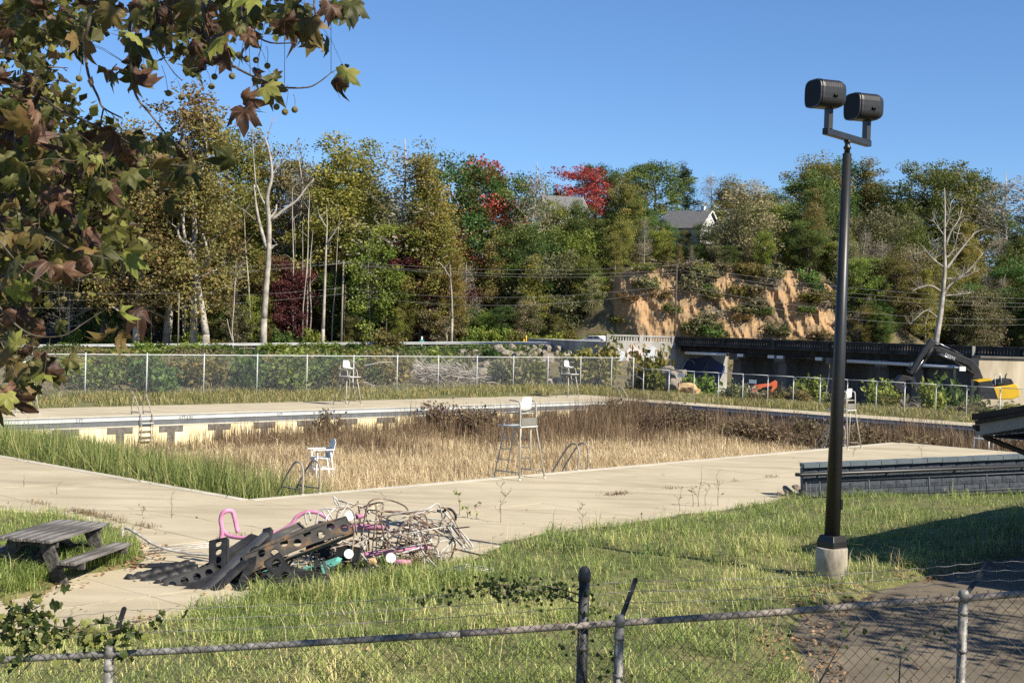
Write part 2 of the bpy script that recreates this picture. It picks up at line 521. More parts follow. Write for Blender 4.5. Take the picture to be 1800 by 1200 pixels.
# ---------------------------------------------------------------- pool deck of concrete slabs
mb = MB()
def flat_st(mb, s0, s1, t0, t1, z, mi=0):
    mb.add([ST(s0, t0, z), ST(s1, t0, z), ST(s1, t1, z), ST(s0, t1, z)], [(0, 1, 2, 3)], mi)
flat_st(mb, -15, NEAR_LEN, -15, 0, -.012)
flat_st(mb, -15, 0, 0, 28.6, -.012)
flat_st(mb, 0, 46.2, POOL_W, 28.6, -.012)
flat_st(mb, POOL_L, 46.2, EXT_T, POOL_W, -.012)
deck = mb.build('pool_deck', M['joint'])
tag(deck, kind='structure')
_slabs = {}
def slab(s0, s1, t0, t1):
    g = .022
    c = ST((s0 + s1) / 2, (t0 + t1) / 2)
    q = [ST(a, b) for a in (s0, (s0 + s1) / 2, s1) for b in (t0, (t0 + t1) / 2, t1)]
    if all(lawn_sd(np.array([p.x]), np.array([p.y]))[0] > .9 for p in q): return
    key = (round(s1 - s0, 2), round(t1 - t0, 2))
    if key not in _slabs:
        b = MB(); w, d = key[0] / 2 - g / 2, key[1] / 2 - g / 2; e = .008
        vs = [(x * w, y * d, -.11) for x, y in ((-1, -1), (1, -1), (1, 1), (-1, 1))] + [(x * w, y * d, -e) for x, y in ((-1, -1), (1, -1), (1, 1), (-1, 1))] \
            + [(x * (w - e), y * (d - e), 0) for x, y in ((-1, -1), (1, -1), (1, 1), (-1, 1))]
        fs = [(8, 9, 10, 11)] + [(i, (i + 1) % 4, (i + 1) % 4 + 4, i + 4) for i in range(4)] + [(i + 4, (i + 1) % 4 + 4, (i + 1) % 4 + 8, i + 8) for i in range(4)]
        b.add(vs, fs)
        _slabs[key] = b.mesh('slab', M['concrete'])
    o = link('slab', _slabs[key], deck)
    o.location = c + Vector((0, 0, rng.uniform(-.003, .003)))
    o.rotation_euler = (rng.uniform(-.0006, .0006), rng.uniform(-.0006, .0006), UANG)
sb = [-15, -11, -7.5, -4, 0] + [NEAR_LEN * i / 6 for i in range(1, 7)]
tb = [-15, -11.5, -7.8, -4.2, 0]
for i in range(len(sb) - 1):
    for j in range(len(tb) - 1): slab(sb[i], sb[i + 1], tb[j], tb[j + 1])
tl = [28.6 * i / 6 for i in range(7)]
for i in range(4):
    for j in range(6): slab(sb[i], sb[i + 1], tl[j], tl[j + 1])
for i in range(9): slab(46.2 * i / 9, 46.2 * (i + 1) / 9, POOL_W, 28.6)
for j in range(8): slab(POOL_L, 46.2, EXT_T + (POOL_W - EXT_T) * j / 8, EXT_T + (POOL_W - EXT_T) * (j + 1) / 8)
# dark weedy cracks between two rows of slabs
mb = MB()
for (a, b) in (((-4, -15), (-4, 28)), ((-4, -4.2), (22, -4.2))):
    d = Vector((b[0] - a[0], b[1] - a[1])); n = Vector((-d.y, d.x)).normalized() * .016
    mb.add([ST(a[0] - n.x, a[1] - n.y, -.003), ST(b[0] - n.x, b[1] - n.y, -.003), ST(b[0] + n.x, b[1] + n.y, -.003), ST(a[0] + n.x, a[1] + n.y, -.003)], [(0, 1, 2, 3)])
mb.build('crack_filler', M['subbase'], deck)

# ---------------------------------------------------------------- pool basin
mb = MB()
flat_st(mb, -.2, POOL_L + .2, -.2, POOL_W + .2, POOL_Z)
flat_st(mb, NEAR_LEN, POOL_L + .2, EXT_T, -.2, POOL_Z)
basin = mb.build('pool_basin', M['pool_floor'])
tag(basin, kind='structure')
M['edge_white'] = mat('pale_edge_band', [(.40, .41, .40), (.54, .545, .52)], scale=1.5, rough=.7, stretch=(1, 1, 3))
# outline of the pool, walked so that the basin lies on the left
OUT = [(0, 0), (0, POOL_W), (POOL_L, POOL_W), (POOL_L, EXT_T), (NEAR_LEN, EXT_T), (NEAR_LEN, 0)]
bands = [('coping', -.025, 0.006, .02, 'coping'), ('coping_line', -.095, -.025, .0, 'gutter_light'), ('edge_band', -.21, -.095, .004, 'edge_white'),
         ('gutter_band', -.42, -.21, -.03, 'gutter'), ('gutter_lip', -.465, -.42, .012, 'coping'), ('tile_wall', POOL_Z, -.465, -.01, 'pool_tile')]
for i in range(6):
    a, b = OUT[i], OUT[(i + 1) % 6]
    d = (Vector((b[0], b[1])) - Vector((a[0], a[1]))).normalized()
    nrm = Vector((d.y, -d.x))        # into the basin
    for nm, z0, z1, off, mk in bands:
        mb = MB()
        o0 = nrm * (off); o1 = nrm * (-.25)
        p = [ST(a[0] + q.x, a[1] + q.y, z) for z in (z0, z1) for q in (o1, o0)] + [ST(b[0] + q.x, b[1] + q.y, z) for z in (z0, z1) for q in (o1, o0)]
        mb.add(p, [(0, 1, 3, 2), (4, 6, 7, 5), (0, 4, 5, 1), (2, 3, 7, 6), (1, 5, 7, 3), (0, 2, 6, 4)])
        mb.build(nm, M[mk], basin)
# dark T marks at the end of each lane on the far wall
def on_wall(px, py, t=POOL_W):
    r = ray(px, py); n = VX; o = Vector((0, 0, CAMZ))
    k = (t - (o - O).dot(n)) / r.dot(n)
    p = o + r * k
    return (p - O).dot(UX), p.z
s1 = on_wall(211, 752)[0]; s2 = on_wall(301, 749)[0]
for k in range(-2, 13):
    sc = s1 + (s2 - s1) * k
    if sc < .8 or sc > POOL_L - 1: continue
    mb = MB()
    x = ST(sc, POOL_W - .012)
    Rz = Matrix.Rotation(UANG, 3, 'Z')
    mb.box(x + Vector((0, 0, -.59)), (1.15, .012, .25), Rz); mb.box(x + Vector((0, 0, -1.08)), (.36, .012, .72), Rz)
    mb.build('lane_target', M['dark_tile'], basin)
M['ink'] = mat('painted_figures', (.06, .065, .075), rough=.8)
def text_mesh(txt, size, m, ext=.004):
    c = bpy.data.curves.new('lettering', 'FONT'); c.body = txt; c.size = size; c.extrude = ext; c.align_x = 'CENTER'; c.align_y = 'CENTER'
    o = bpy.data.objects.new('lettering', c); COL.objects.link(o)
    bpy.context.view_layer.update()
    me = bpy.data.meshes.new_from_object(o.evaluated_get(bpy.context.evaluated_depsgraph_get()))
    bpy.data.objects.remove(o)
    me.materials.clear(); me.materials.append(m)
    return me
for px, txt in ((140, '5 FT'), (327, '4 FT 6 IN'), (492, '4 FT'), (743, '4 FT')):
    sc = on_wall(px, 726 - px * .02)[0]
    o = link('depth_marking', text_mesh(txt, .17, M['ink']), basin)
    o.location = ST(sc, POOL_W - .006, -.155); o.rotation_euler = (math.pi / 2, 0, UANG)

# ================================================================ grass and reeds
M['lawn'] = leaf_mat('lawn_grass', [(.045, .07, .017), (.092, .128, .030), (.155, .187, .052), (.255, .25, .095), (.36, .30, .15)], trans=.33, patch=(.7, .6), gain=2.05)
M['dry'] = leaf_mat('dry_grass', [(.19, .142, .078), (.29, .225, .128), (.385, .31, .19), (.45, .375, .25)], trans=.3, patch=(.35, .6), gain=1.9)
M['weed'] = leaf_mat('dead_weeds', [(.075, .05, .032), (.13, .088, .055), (.19, .125, .07), (.17, .13, .07)], trans=.15, patch=(.4, .4), gain=1.15)
M['reed'] = leaf_mat('green_reeds', [(.06, .095, .02), (.12, .16, .04), (.21, .23, .075), (.34, .31, .13)], trans=.35, patch=(.3, .5), gain=1.25)
M['rough'] = leaf_mat('rough_grass', [(.09, .10, .03), (.16, .16, .055), (.25, .22, .09), (.32, .25, .12)], trans=.3, patch=(.25, .6), gain=1.4)
M['litter'] = leaf_mat('fallen_leaves', [(.13, .075, .04), (.22, .135, .07), (.34, .22, .12)], trans=.1, gain=1.2)

def scatter(n, x0, x1, y0, y1):
    return nrg.uniform(x0, x1, n), nrg.uniform(y0, y1, n)
def in_view(X, Y, z, margin=60):
    """keep what the frame (with a margin) can see"""
    v = np.stack([X, Y, z - CAMZ], -1)
    d = v @ np.array(_F); x = v @ np.array(RI) / d * FPX + 900; y = 600 - v @ np.array(UI) / d * FPX
    return (d > .5) & (x > -margin) & (x < 1800 + margin) & (y < 1200 + margin)

def field(name, X, Y, Z, h, w, lean, m, kind='stuff', label=None, cat=None, rnd=None):
    n = len(X)
    V, T, rr = blades(np.stack([X, Y, Z], 1), h, w, lean, nrg.rand(n) if rnd is None else rnd)
    o = link(name, np_mesh(name, V, T, m, rr))
    return tag(o, label, cat, None, kind)

# lawn
X, Y = scatter(620000, -13, 19, 11.5, 40)
keep = nrg.rand(len(X)) < np.clip(1.25 - Y / 38, .25, 1)
X, Y = X[keep], Y[keep]
sd = lawn_sd(X, Y)
keep = (sd > -.05) & in_view(X, Y, np.full(len(X), .2), 150)
X, Y, sd = X[keep], Y[keep], sd[keep]
cl = fbm(X * 1.1, Y * 1.1, 31); cl2 = fbm(X * 3.3, Y * 3.3, 33); n = len(X)
tuft = sstep(cl2, .42, .66)
keep = nrg.rand(n) < .45 + .55 * tuft
X, Y, sd, cl, cl2, tuft = [a_[keep] for a_ in (X, Y, sd, cl, cl2, tuft)]; n = len(X)
h = (.07 + .20 * np.clip(cl - .2, 0, 1) + .26 * tuft * np.clip(cl, .25, .8)) * nrg.uniform(.45, 1.35, n) * (1 + .8 * (nrg.rand(n) < .035))
h *= 1 - .35 * sstep(sd, .4, 0)
brown = sstep(fbm(X * .45, Y * .45, 91), .52, .66) + .8 * sstep(Y, 16.5, 13) * sstep(fbm(X * .8, Y * .8, 92), .42, .6)
field('lawn_grass', X, Y, gz(X, Y) - .01, h, .006 + .007 * nrg.rand(n), .45 + 1.25 * nrg.rand(n), M['lawn'], label='unmown green and straw coloured lawn grass in front of the pool deck', cat='grass',
      rnd=np.clip(nrg.beta(1.3, 2.6, n) + brown * .24 + (tuft - .5) * .1, 0, 1))
# seed stems and bents standing above the lawn
X, Y = scatter(30000, -10, 17, 12.5, 36); sd = lawn_sd(X, Y)
keep = (sd > .0) & (fbm(X * .9, Y * .9, 55) > .5) & (nrg.rand(len(X)) < np.where(sd < .7, .4, .05)); X, Y = X[keep], Y[keep]; n = len(X)
field('grass_bents', X, Y, gz(X, Y), nrg.uniform(.25, .55, n), np.full(n, .006), nrg.uniform(.2, .9, n), M['dry'], label='thin straw coloured grass stems standing above the lawn', cat='grass')
# fallen leaves
X, Y = scatter(40000, -13, 14, 12, 30)
sd = lawn_sd(X, Y); pn = fbm(X * .9, Y * .9, 77)
drive_sd = sdist(X, Y, DRIVE)
keep = ((np.abs(sd) < .45) & (X < -4) & (Y < 24) & (pn > .38)) | ((np.abs(drive_sd) < .5) & (pn > .45)) | (nrg.rand(len(X)) < .035)
s_, t_ = toST(X, Y); keep &= in_view(X, Y, np.full(len(X), .1), 20) & ~((s_ > -.1) & (t_ > -.1)) & (sd > -6)
keep &= ~((sd < -.8) & (drive_sd < -.5) & (nrg.rand(len(X)) < .8))
X, Y = X[keep], Y[keep]
Z = np.maximum(gz(X, Y), np.where(sdist(X, Y, DRIVE) > 0, .165, .0)) + .025
V, T, rr = leaf_quads(np.stack([X, Y, Z], 1), nrg.uniform(.04, .09, len(X)), nrg.rand(len(X)), flat=.85, asp=.8)
tag(link('leaf_litter', np_mesh('leaf_litter', V, T, M['litter'], rr)), 'scattered brown fallen leaves on the lawn, slab and driveway edges', 'leaves', None, 'stuff')

# dry grass over the pool floor
def pool_pts(n, s0, s1, t0, t1):
    s, t = nrg.uniform(s0, s1, n), nrg.uniform(t0, t1, n)
    p = np.array([[O.x, O.y]]) + s[:, None] * np.array([[UX.x, UX.y]]) + t[:, None] * np.array([[VX.x, VX.y]])
    return s, t, p[:, 0], p[:, 1]
s, t, X, Y = pool_pts(210000, .3, POOL_L - .2, .3, POOL_W - .2)
gline = 5.5 + .22 * t + 3 * (fbm(s * .3, t * .3, 8) - .5)
keep = (s > gline - 1.2 * nrg.rand(len(s)))
s, t, X, Y = s[keep], t[keep], X[keep], Y[keep]
cl = fbm(s * .35, t * .35, 14)
h = (.30 + .75 * np.clip(cl - .15, 0, 1)) * nrg.uniform(.5, 1.35, len(X)) * (1 + .5 * (nrg.rand(len(X)) < .04))
field('dry_grass', X, Y, np.full(len(X), POOL_Z), h, .009 + .011 * nrg.rand(len(X)), .3 + 1.3 * nrg.rand(len(X)) ** 1.3, M['dry'], label='tawny dry grass filling the drained pool', cat='dry grass')
s, t, X, Y = pool_pts(30000, NEAR_LEN + .3, POOL_L - .2, EXT_T, .3)
field('dry_grass', X, Y, np.full(len(X), POOL_Z), .4 + .6 * nrg.rand(len(X)), .02 + .012 * nrg.rand(len(X)), .3 + .5 * nrg.rand(len(X)), M['dry'], label='brown dry grass in the side arm of the pool beyond the near deck', cat='dry grass')
# dark dead weeds, standing straighter, thickest toward the far wall
s, t, X, Y = pool_pts(150000, 6, POOL_L - .2, 1, POOL_W - .15)
cl = fbm(s * .22, t * .3, 41)
pr = sstep(t, 10.5, 21) * sstep(cl, .36, .62) + .8 * sstep(t, 17, 22) * sstep(s, 13, 22) + .9 * sstep(s, 36, 41) * sstep(cl, .25, .5) + .10 * (cl > .6)
keep = nrg.rand(len(s)) < np.clip(pr, 0, 1) * .6
s, t, X, Y, cl = s[keep], t[keep], X[keep], Y[keep], cl[keep]
h = (.66 + 1.0 * cl) * nrg.uniform(.5, 1.3, len(X)) * (1 + .3 * sstep(s, 36, 41) + .22 * sstep(s, 16, 24) * sstep(t, 14, 20)) * (1 - .28 * sstep(s, 24, 10)) * (.45 + 1.1 * fbm(s * 1.3, t * 1.3, 47))
field('dead_weeds', X, Y, np.full(len(X), POOL_Z), h, .010 + .016 * nrg.rand(len(X)), .05 + .35 * nrg.rand(len(X)) ** 2, M['weed'], label='dark brown dead weeds standing along the far side of the pool', cat='weeds')
s, t, X, Y = pool_pts(26000, NEAR_LEN + .5, POOL_L - .2, EXT_T, .6)
keep = nrg.rand(len(s)) < (.1 + .8 * (s > 37)) * sstep(fbm(s * .5, t * .5, 18), .38, .6)
s, t, X, Y = s[keep], t[keep], X[keep], Y[keep]
field('dead_weeds', X, Y, np.full(len(X), POOL_Z), nrg.uniform(.5, 1.4, len(X)) * (.5 + fbm(s * 1.3, t * 1.3, 47)), .010 + .014 * nrg.rand(len(X)), .05 + .6 * nrg.rand(len(X)) ** 2, M['weed'], label='dark dead weeds in the side arm of the pool beyond the near deck', cat='weeds')
# reeds
s, t, X, Y = pool_pts(90000, .15, 13, .15, POOL_W - .4)
gl = 4.6 + .2 * t + 3.2 * (fbm(s * .3, t * .3, 8) - .5) + 2.2 * (t < 2.6) * nrg.rand(len(s))
edge = np.clip((gl - s) / 2.5, 0, 1)
keep = (nrg.rand(len(s)) < edge) & (nrg.rand(len(s)) < .5 + .5 * (fbm(s * 1.2, t * 1.2, 61) > .45))
s, t, X, Y, edge = s[keep], t[keep], X[keep], Y[keep], edge[keep]
h = (1.6 + .85 * edge * nrg.rand(len(X))) * nrg.uniform(.7, 1.15, len(X)) * (1 - .42 * sstep(s, 1.0, 6)) * (1 - .30 * sstep(t, 3, 0) * sstep(s, .5, 2.5))
field('reed_bed', X, Y, np.full(len(X), POOL_Z), h, .02 + .018 * nrg.rand(len(X)), .08 + .6 * nrg.rand(len(X)) ** 2, M['reed'], label='tall green reeds growing in the near end of the drained pool', cat='reeds')
# rough grass on the strips outside the far decks
def strip(n, s0, s1, t0, t1, hh, lab, m='rough', w=.03):
    s, t, X, Y = pool_pts(n, s0, s1, t0, t1)
    keep = fbm(s * .5, t * .5, 71) > .33
    s, t, X, Y = s[keep], t[keep], X[keep], Y[keep]
    cl = fbm(s * .4, t * .4, 15)
    Z = gz(X, Y) - .02
    field('rough_grass', X, Y, Z, hh * (.4 + 1.1 * cl) * nrg.uniform(.6, 1.3, len(X)), w * nrg.uniform(.6, 1.3, len(X)), .3 + 1.0 * nrg.rand(len(X)), M[m], label=lab, cat='grass')
strip(30000, -12, 54, 28.5, 37, .42, 'yellowing rough grass strip along the foot of the tall fence')
strip(24000, 46.1, 56, -12, 29, .42, 'rough weedy grass strip along the foot of the right hand mesh fence')
# tufts in the deck cracks
cxs = []
for k in range(46):
    if k < 30: q = ST(-4 + rng.gauss(0, .02), rng.gauss(-1.0, 1.6) if rng.random() < .5 else rng.uniform(-9, 16))
    else: q = ST(rng.uniform(-4, 20), -4.2 + rng.gauss(0, .02))
    m_ = rng.randint(3, 40)
    for j in range(m_): cxs.append((q.x + rng.gauss(0, .04 + .003 * m_) * VX.x, q.y + rng.gauss(0, .04 + .003 * m_) * VX.y))
cxs = np.array(cxs); n = len(cxs)
field('crack_grass', cxs[:, 0], cxs[:, 1], np.full(n, -.01), nrg.uniform(.03, .17, n), np.full(n, .010), nrg.uniform(.4, 1.4, n), M['weed'], label='small dry tufts growing in the cracks of the pool deck', cat='weeds')

# ================================================================ trees
M['bark'] = mat('dark_bark', [(.06, .05, .04), (.12, .10, .08), (.18, .155, .125)], scale=2, rough=.95, stretch=(1, 1, .25))
M['pale_bark'] = mat('pale_bark', [(.18, .16, .13), (.30, .27, .225), (.42, .38, .33)], scale=.8, rough=.9)
M['white_bark'] = mat('white_bark', [(.13, .115, .095), (.30, .27, .23), (.44, .41, .36)], scale=.9, rough=.85)
LM = {
 'green': leaf_mat('leaf_green', [(.022, .042, .012), (.045, .075, .018), (.075, .11, .026), (.12, .145, .04)], vary=.28, gain=1.65, trans=.38),
 'olive': leaf_mat('leaf_olive', [(.05, .055, .016), (.095, .10, .024), (.15, .14, .034), (.21, .17, .05)], vary=.25, gain=1.65, trans=.38),
 'gold': leaf_mat('leaf_gold', [(.08, .085, .02), (.14, .135, .03), (.20, .175, .04), (.26, .20, .06)], vary=.22, gain=1.4, trans=.38),
 'rust': leaf_mat('leaf_rust', [(.07, .06, .024), (.13, .10, .035), (.19, .135, .05), (.12, .125, .04)], vary=.22, gain=1.45, trans=.38),
 'red': leaf_mat('leaf_red', [(.16, .03, .028), (.30, .05, .045), (.40, .10, .07), (.30, .13, .07)], vary=.12, gain=1.25, trans=.38),
 'maroon': leaf_mat('leaf_maroon', [(.05, .016, .018), (.095, .03, .03), (.14, .05, .042)], vary=.15, gain=1.5, trans=.38),
 'grey': leaf_mat('leaf_greybrown', [(.10, .085, .065), (.16, .14, .11), (.22, .19, .15), (.17, .16, .08)], vary=.15, gain=1.65, trans=.38),
 'pine': leaf_mat('needle_dark', [(.014, .028, .014), (.028, .048, .02), (.045, .07, .028)], vary=.15, gain=1.7, trans=.38),
 'lime': leaf_mat('leaf_lime', [(.09, .13, .02), (.15, .19, .035), (.22, .25, .05)], vary=.2, gain=1.35, trans=.38),
 'scrub': leaf_mat('leaf_scrub', [(.05, .055, .025), (.10, .10, .045), (.16, .145, .07), (.20, .16, .10)], vary=.3, gain=1.65, trans=.38),
}
def rand_dir(r):
    v = r.normal(size=3); return v / np.linalg.norm(v)
def tree_proto(seed, H, W, lo, prof, nlimb, ncl, per, leaf, rc, trunk_r, bark, leafm, wob=.03, twigs=0):
    """a trunk with limbs, and leaf clumps spread through the crown's volume; returns (trunk mesh, crown mesh)"""
    r = np.random.RandomState(seed)
    mb = MB()
    k = 7
    tp = [Vector((r.normal() * wob * H * i / k, r.normal() * wob * H * i / k, H * .96 * i / (k - 1))) for i in range(k)]
    tp[0] = Vector((0, 0, -.6))
    mb.tube(tp, [trunk_r * (1 - .88 * i / (k - 1)) for i in range(k)], 7)
    def at(f):
        x = f * (k - 1); i = min(k - 2, int(x)); return tp[i].lerp(tp[i + 1], x - i)
    cents = []
    for i in range(nlimb):
        f = lo + (1 - lo) * (i + r.rand() * .8) / nlimb
        f = min(f, .97)
        az = i * 2.399 + r.normal() * .3
        L = W * prof((f - lo) / (1 - lo)) * r.uniform(.7, 1.15) + .4
        up = r.uniform(.15, .7) * L
        b = at(max(.08, f - .08))
        e = b + Vector((math.cos(az) * L, math.sin(az) * L, up))
        m = b.lerp(e, .5) + Vector((r.normal() * .08 * L, r.normal() * .08 * L, -.06 * L))
        r0 = trunk_r * (1 - .8 * f) * .5
        mb.tube([b, m, e], [r0, r0 * .6, r0 * .2], 5, caps=False)
        for j in range(twigs):
            q = b.lerp(e, r.uniform(.3, 1))
            d = Vector(rand_dir(r)); d.z = abs(d.z) * .8 + .3
            ln = L * r.uniform(.25, .55)
            mb.tube([q, q + d * ln * .55 + Vector((r.normal(), r.normal(), 0)) * .05 * ln, q + d * ln], [r0 * .32, r0 * .2, r0 * .07], 4, caps=False)
        for j in range(3):
            cents.append(b.lerp(e, .45 + .28 * j) + Vector(rand_dir(r)) * rc * .5)
    while len(cents) < ncl:
        f = r.rand() ** .8
        az = r.rand() * 6.283
        rad = W * prof(f) * math.sqrt(r.uniform(.25, 1)) * 1.02
        c = at(lo + (1 - lo) * f) + Vector((math.cos(az) * rad, math.sin(az) * rad, r.normal() * .03 * H))
        cents.append(c)
    trunk = mb.mesh('trunk', bark)
    if per <= 0: return trunk, None
    C = []; cr = []
    for c in cents:
        n = int(per * r.uniform(.5, 1.4)); rr = rc * r.uniform(.7, 1.35)
        d = r.normal(size=(n, 3)); d /= np.linalg.norm(d, axis=1)[:, None]
        d *= (r.rand(n) ** .45)[:, None] * rr * np.array([1.15, 1.15, .75])
        C.append(np.array(c)[None] + d); cr.append(np.clip(r.normal(.5, .2) + r.normal(size=n) * .2, 0, 1))
    C = np.concatenate(C); cr = np.concatenate(cr)
    V, T, q = leaf_quads(C, leaf * r.uniform(.6, 1.3, len(C)), cr, r, flat=.25, asp=.75)
    return trunk, np_mesh('crown', V, T, leafm, q)
rnd_prof = lambda x: math.sqrt(max(0, 1 - (2 * x - 1) ** 2 * .92)) * (.75 + .25 * (1 - x))
nar_prof = lambda x: (.55 + .45 * math.sin(math.pi * min(1, x * 1.15 + .12))) * (1 - .55 * x)
cone_prof = lambda x: 1.02 - x * .95
PROTO = {}
def proto(key, *a): PROTO.setdefault(key, []).append(tree_proto(*a) + (a[1],))
B, PB = M['bark'], M['pale_bark']
for sd_ in (1, 2, 3): proto('green', sd_, 18, 5.6, .22, rnd_prof, 26, 140, 120, .28, 1.2, .34, B, LM['green'])
for sd_ in (4, 5, 6): proto('olive', sd_, 18, 4.6, .24, rnd_prof, 26, 130, 110, .27, 1.15, .30, B, LM['olive'])
for sd_ in (7, 8): proto('gold', sd_, 20, 3.6, .22, nar_prof, 26, 130, 105, .26, 1.1, .27, PB, LM['gold'])
for sd_ in (9, 10): proto('rust', sd_, 20, 4.2, .2, nar_prof, 28, 130, 92, .26, 1.15, .30, PB, LM['rust'])
proto('red', 11, 14, 3.4, .25, rnd_prof, 20, 80, 100, .27, 1.0, .22, B, LM['red'])
proto('maroon', 12, 12, 3.4, .12, rnd_prof, 20, 80, 105, .27, 1.0, .2, B, LM['maroon'])
for sd_ in (13, 14): proto('grey', sd_, 20, 3.6, .3, nar_prof, 34, 90, 30, .22, 1.2, .24, PB, LM['grey'], .02, 5)
proto('pine', 15, 20, 4.0, .25, cone_prof, 34, 115, 120, .24, .95, .3, B, LM['pine'])
for sd_ in (16, 17): proto('lime', sd_, 11, 3.4, .12, rnd_prof, 22, 95, 110, .24, .95, .16, B, LM['lime'])
for sd_ in (18, 19): proto('scrub', sd_, 10, 3.6, .08, rnd_prof, 24, 85, 95, .24, 1.0, .14, B, LM['scrub'], .03, 2)
TNAME = {'green': ('broadleaf_tree', 'rounded dark green broadleaf tree', 'dark green trees on the wooded hill'),
 'olive': ('broadleaf_tree', 'olive green broadleaf tree', 'olive trees on the wooded hill'),
 'gold': ('autumn_tree', 'tall yellowing autumn tree', 'yellowing trees on the wooded hill'),
 'rust': ('autumn_tree', 'tall rust brown autumn tree', 'rusty trees on the wooded hill'),
 'red': ('autumn_tree', 'bright red autumn tree', 'red trees on the skyline'),
 'maroon': ('autumn_tree', 'small dark maroon tree', 'maroon trees in the forest'),
 'grey': ('thin_tree', 'thin nearly leafless grey tree', 'nearly bare trees on the wooded hill'),
 'pine': ('pine_tree', 'dark needled pine', 'pines on the wooded hill'),
 'lime': ('young_tree', 'small light green leafy tree', 'light green young trees along the forest edge'),
 'scrub': ('scrub_tree', 'scrubby grey green tree', 'scrub trees on the hillside')}
def zone(X, Y):
    h = 'low at the forest edge' if Y < 206 else ('high on the skyline' if Y > 238 else 'in the forest')
    w = 'behind the guardrail' if X < -22 else ('between guardrail and earth cliff' if X < 14 else ('above the earth cliff' if X < 48 else 'on the hill behind the bridge'))
    return h + ' ' + w
def plant(kind, X, Y, H, wx=1.0, z=None, name=None, label=None, group=None, cat='tree', tilt=.03):
    tr, cr, h0 = rng.choice(PROTO[kind])
    nm, lb, gr = TNAME[kind]
    k = H / h0
    o = empty(name or nm, (X, Y, gz1(X, Y) - .1 if z is None else z), rng.uniform(0, 6.28), label or lb + ' ' + zone(X, Y), cat, group or gr, (k * wx, k * wx, k))
    o.rotation_euler = (rng.gauss(0, tilt), rng.gauss(0, tilt), rng.uniform(0, 6.28))
    link('trunk', tr, o)
    if cr: link('crown', cr, o)
    return o
# skyline trees: pixel x, pixel top, kind, distance, width factor
SKY = [(-40, 200, 'olive', 200, 1), (40, 190, 'rust', 205, 1.1), (120, 215, 'green', 212, 1.1), (190, 205, 'olive', 200, 1.0), (250, 215, 'rust', 196, 1.1), (305, 145, 'rust', 200, 1.25), (352, 185, 'rust', 196, 1.0), (412, 216, 'olive', 212, .8),
       (450, 225, 'gold', 225, .9), (500, 252, 'olive', 222, .8), (535, 258, 'grey', 215, 1.1), (592, 232, 'gold', 208, 1.15), (640, 244, 'gold', 214, 1.1), (706, 226, 'grey', 206, 1.6),
       (750, 262, 'gold', 202, 1.0), (795, 266, 'green', 216, .95), (846, 274, 'red', 222, 1.0), (905, 292, 'green', 222, .8), (941, 272, 'grey', 214, 1.0), (978, 318, 'pine', 250, .8), (1022, 288, 'red', 250, 1.3),
       (1047, 280, 'green', 262, .75), (1095, 294, 'green', 258, 1.0), (1152, 276, 'green', 250, 1.25), (1206, 280, 'pine', 262, 1.0), (1250, 296, 'grey', 258, 1.2), (1290, 306, 'rust', 256, 1.3), (1330, 302, 'grey', 262, 1.0),
       (1372, 330, 'green', 244, .9), (1432, 270, 'olive', 246, 1.25), (1475, 274, 'green', 252, 1.1), (1530, 278, 'rust', 248, 1.2), (1612, 284, 'green', 240, 1.15), (1668, 280, 'olive', 246, 1.2), (1715, 298, 'green', 250, 1.0), (1772, 294, 'grey', 236, 2.0), (1830, 300, 'rust', 236, 1.2), (1870, 320, 'olive', 236, 1.2)]
def skyline(px):
    xs = [a[0] for a in SKY]; ys = [a[1] for a in SKY]
    return float(np.interp(px, xs, ys))
HOUSE_Y = 236
for px, py, kd, Y, wx in SKY:
    top = PY(px, py, Y)
    z0 = gz1(top.x, Y) - .3
    plant(kd, top.x, Y, max(6, top.z - z0), wx, z0)
def filler(n, y0, y1, h0, h1, kinds, px0=-60, px1=1860, drop=14, wx=(.85, 1.25)):
    done = 0; tries = 0
    while done < n and tries < n * 30:
        tries += 1
        px = rng.uniform(px0, px1); Y = rng.uniform(y0, y1)
        X = PY(px, 500, Y).x
        if X > 14 and X < 50 and Y < 206: continue
        if Y < 198.5 and X < 16: continue
        z0 = gz1(X, Y) - .2
        H = rng.uniform(h0, h1)
        lim = skyline(px) + drop + rng.uniform(0, 60)
        if 1140 < px < 1300 and Y < HOUSE_Y + 6: lim = max(lim, 428 if 1170 < px < 1290 else 400)
        if 960 < px < 1030 and Y < 232: lim = max(lim, 372)
        zmax = PY(px, lim, Y).z
        H = min(H, zmax - z0)
        if H < 3.5: continue
        plant(rng.choice(kinds), X, Y, H, rng.uniform(*wx), z0)
        done += 1
filler(46, 208, 262, 12, 19, ['green', 'olive', 'green', 'olive', 'gold', 'scrub'], 640, 1860)
filler(66, 202, 232, 9, 16, ['green', 'olive', 'green', 'rust', 'scrub', 'lime', 'grey', 'gold'], 560, 1860)
filler(26, 222, 250, 14, 26, ['olive', 'green', 'gold', 'olive'], -60, 760, 8)
filler(40, 199, 226, 11, 20, ['rust', 'olive', 'green', 'olive', 'gold', 'grey', 'olive'], -60, 660, 10)
filler(44, 199, 206, 4, 9, ['lime', 'scrub', 'green', 'scrub', 'olive'], -60, 1130)
filler(34, 206, 218, 4, 9, ['lime', 'scrub', 'green', 'olive', 'scrub', 'grey'], 1090, 1500)
filler(14, 194, 202, 3.6, 7, ['scrub', 'olive', 'green', 'grey'], 1420, 1560)
filler(36, 199, 216, 6, 13, ['green', 'lime', 'olive', 'grey', 'scrub', 'gold'], 1480, 1860)
for px, py, Y in ((500, 450, 204), (520, 470, 202), (740, 372, 206), (765, 385, 204), (730, 430, 203)):
    t = PY(px, py, Y); z0 = gz1(t.x, Y); plant('maroon', t.x, Y, t.z - z0, 1.1, z0)
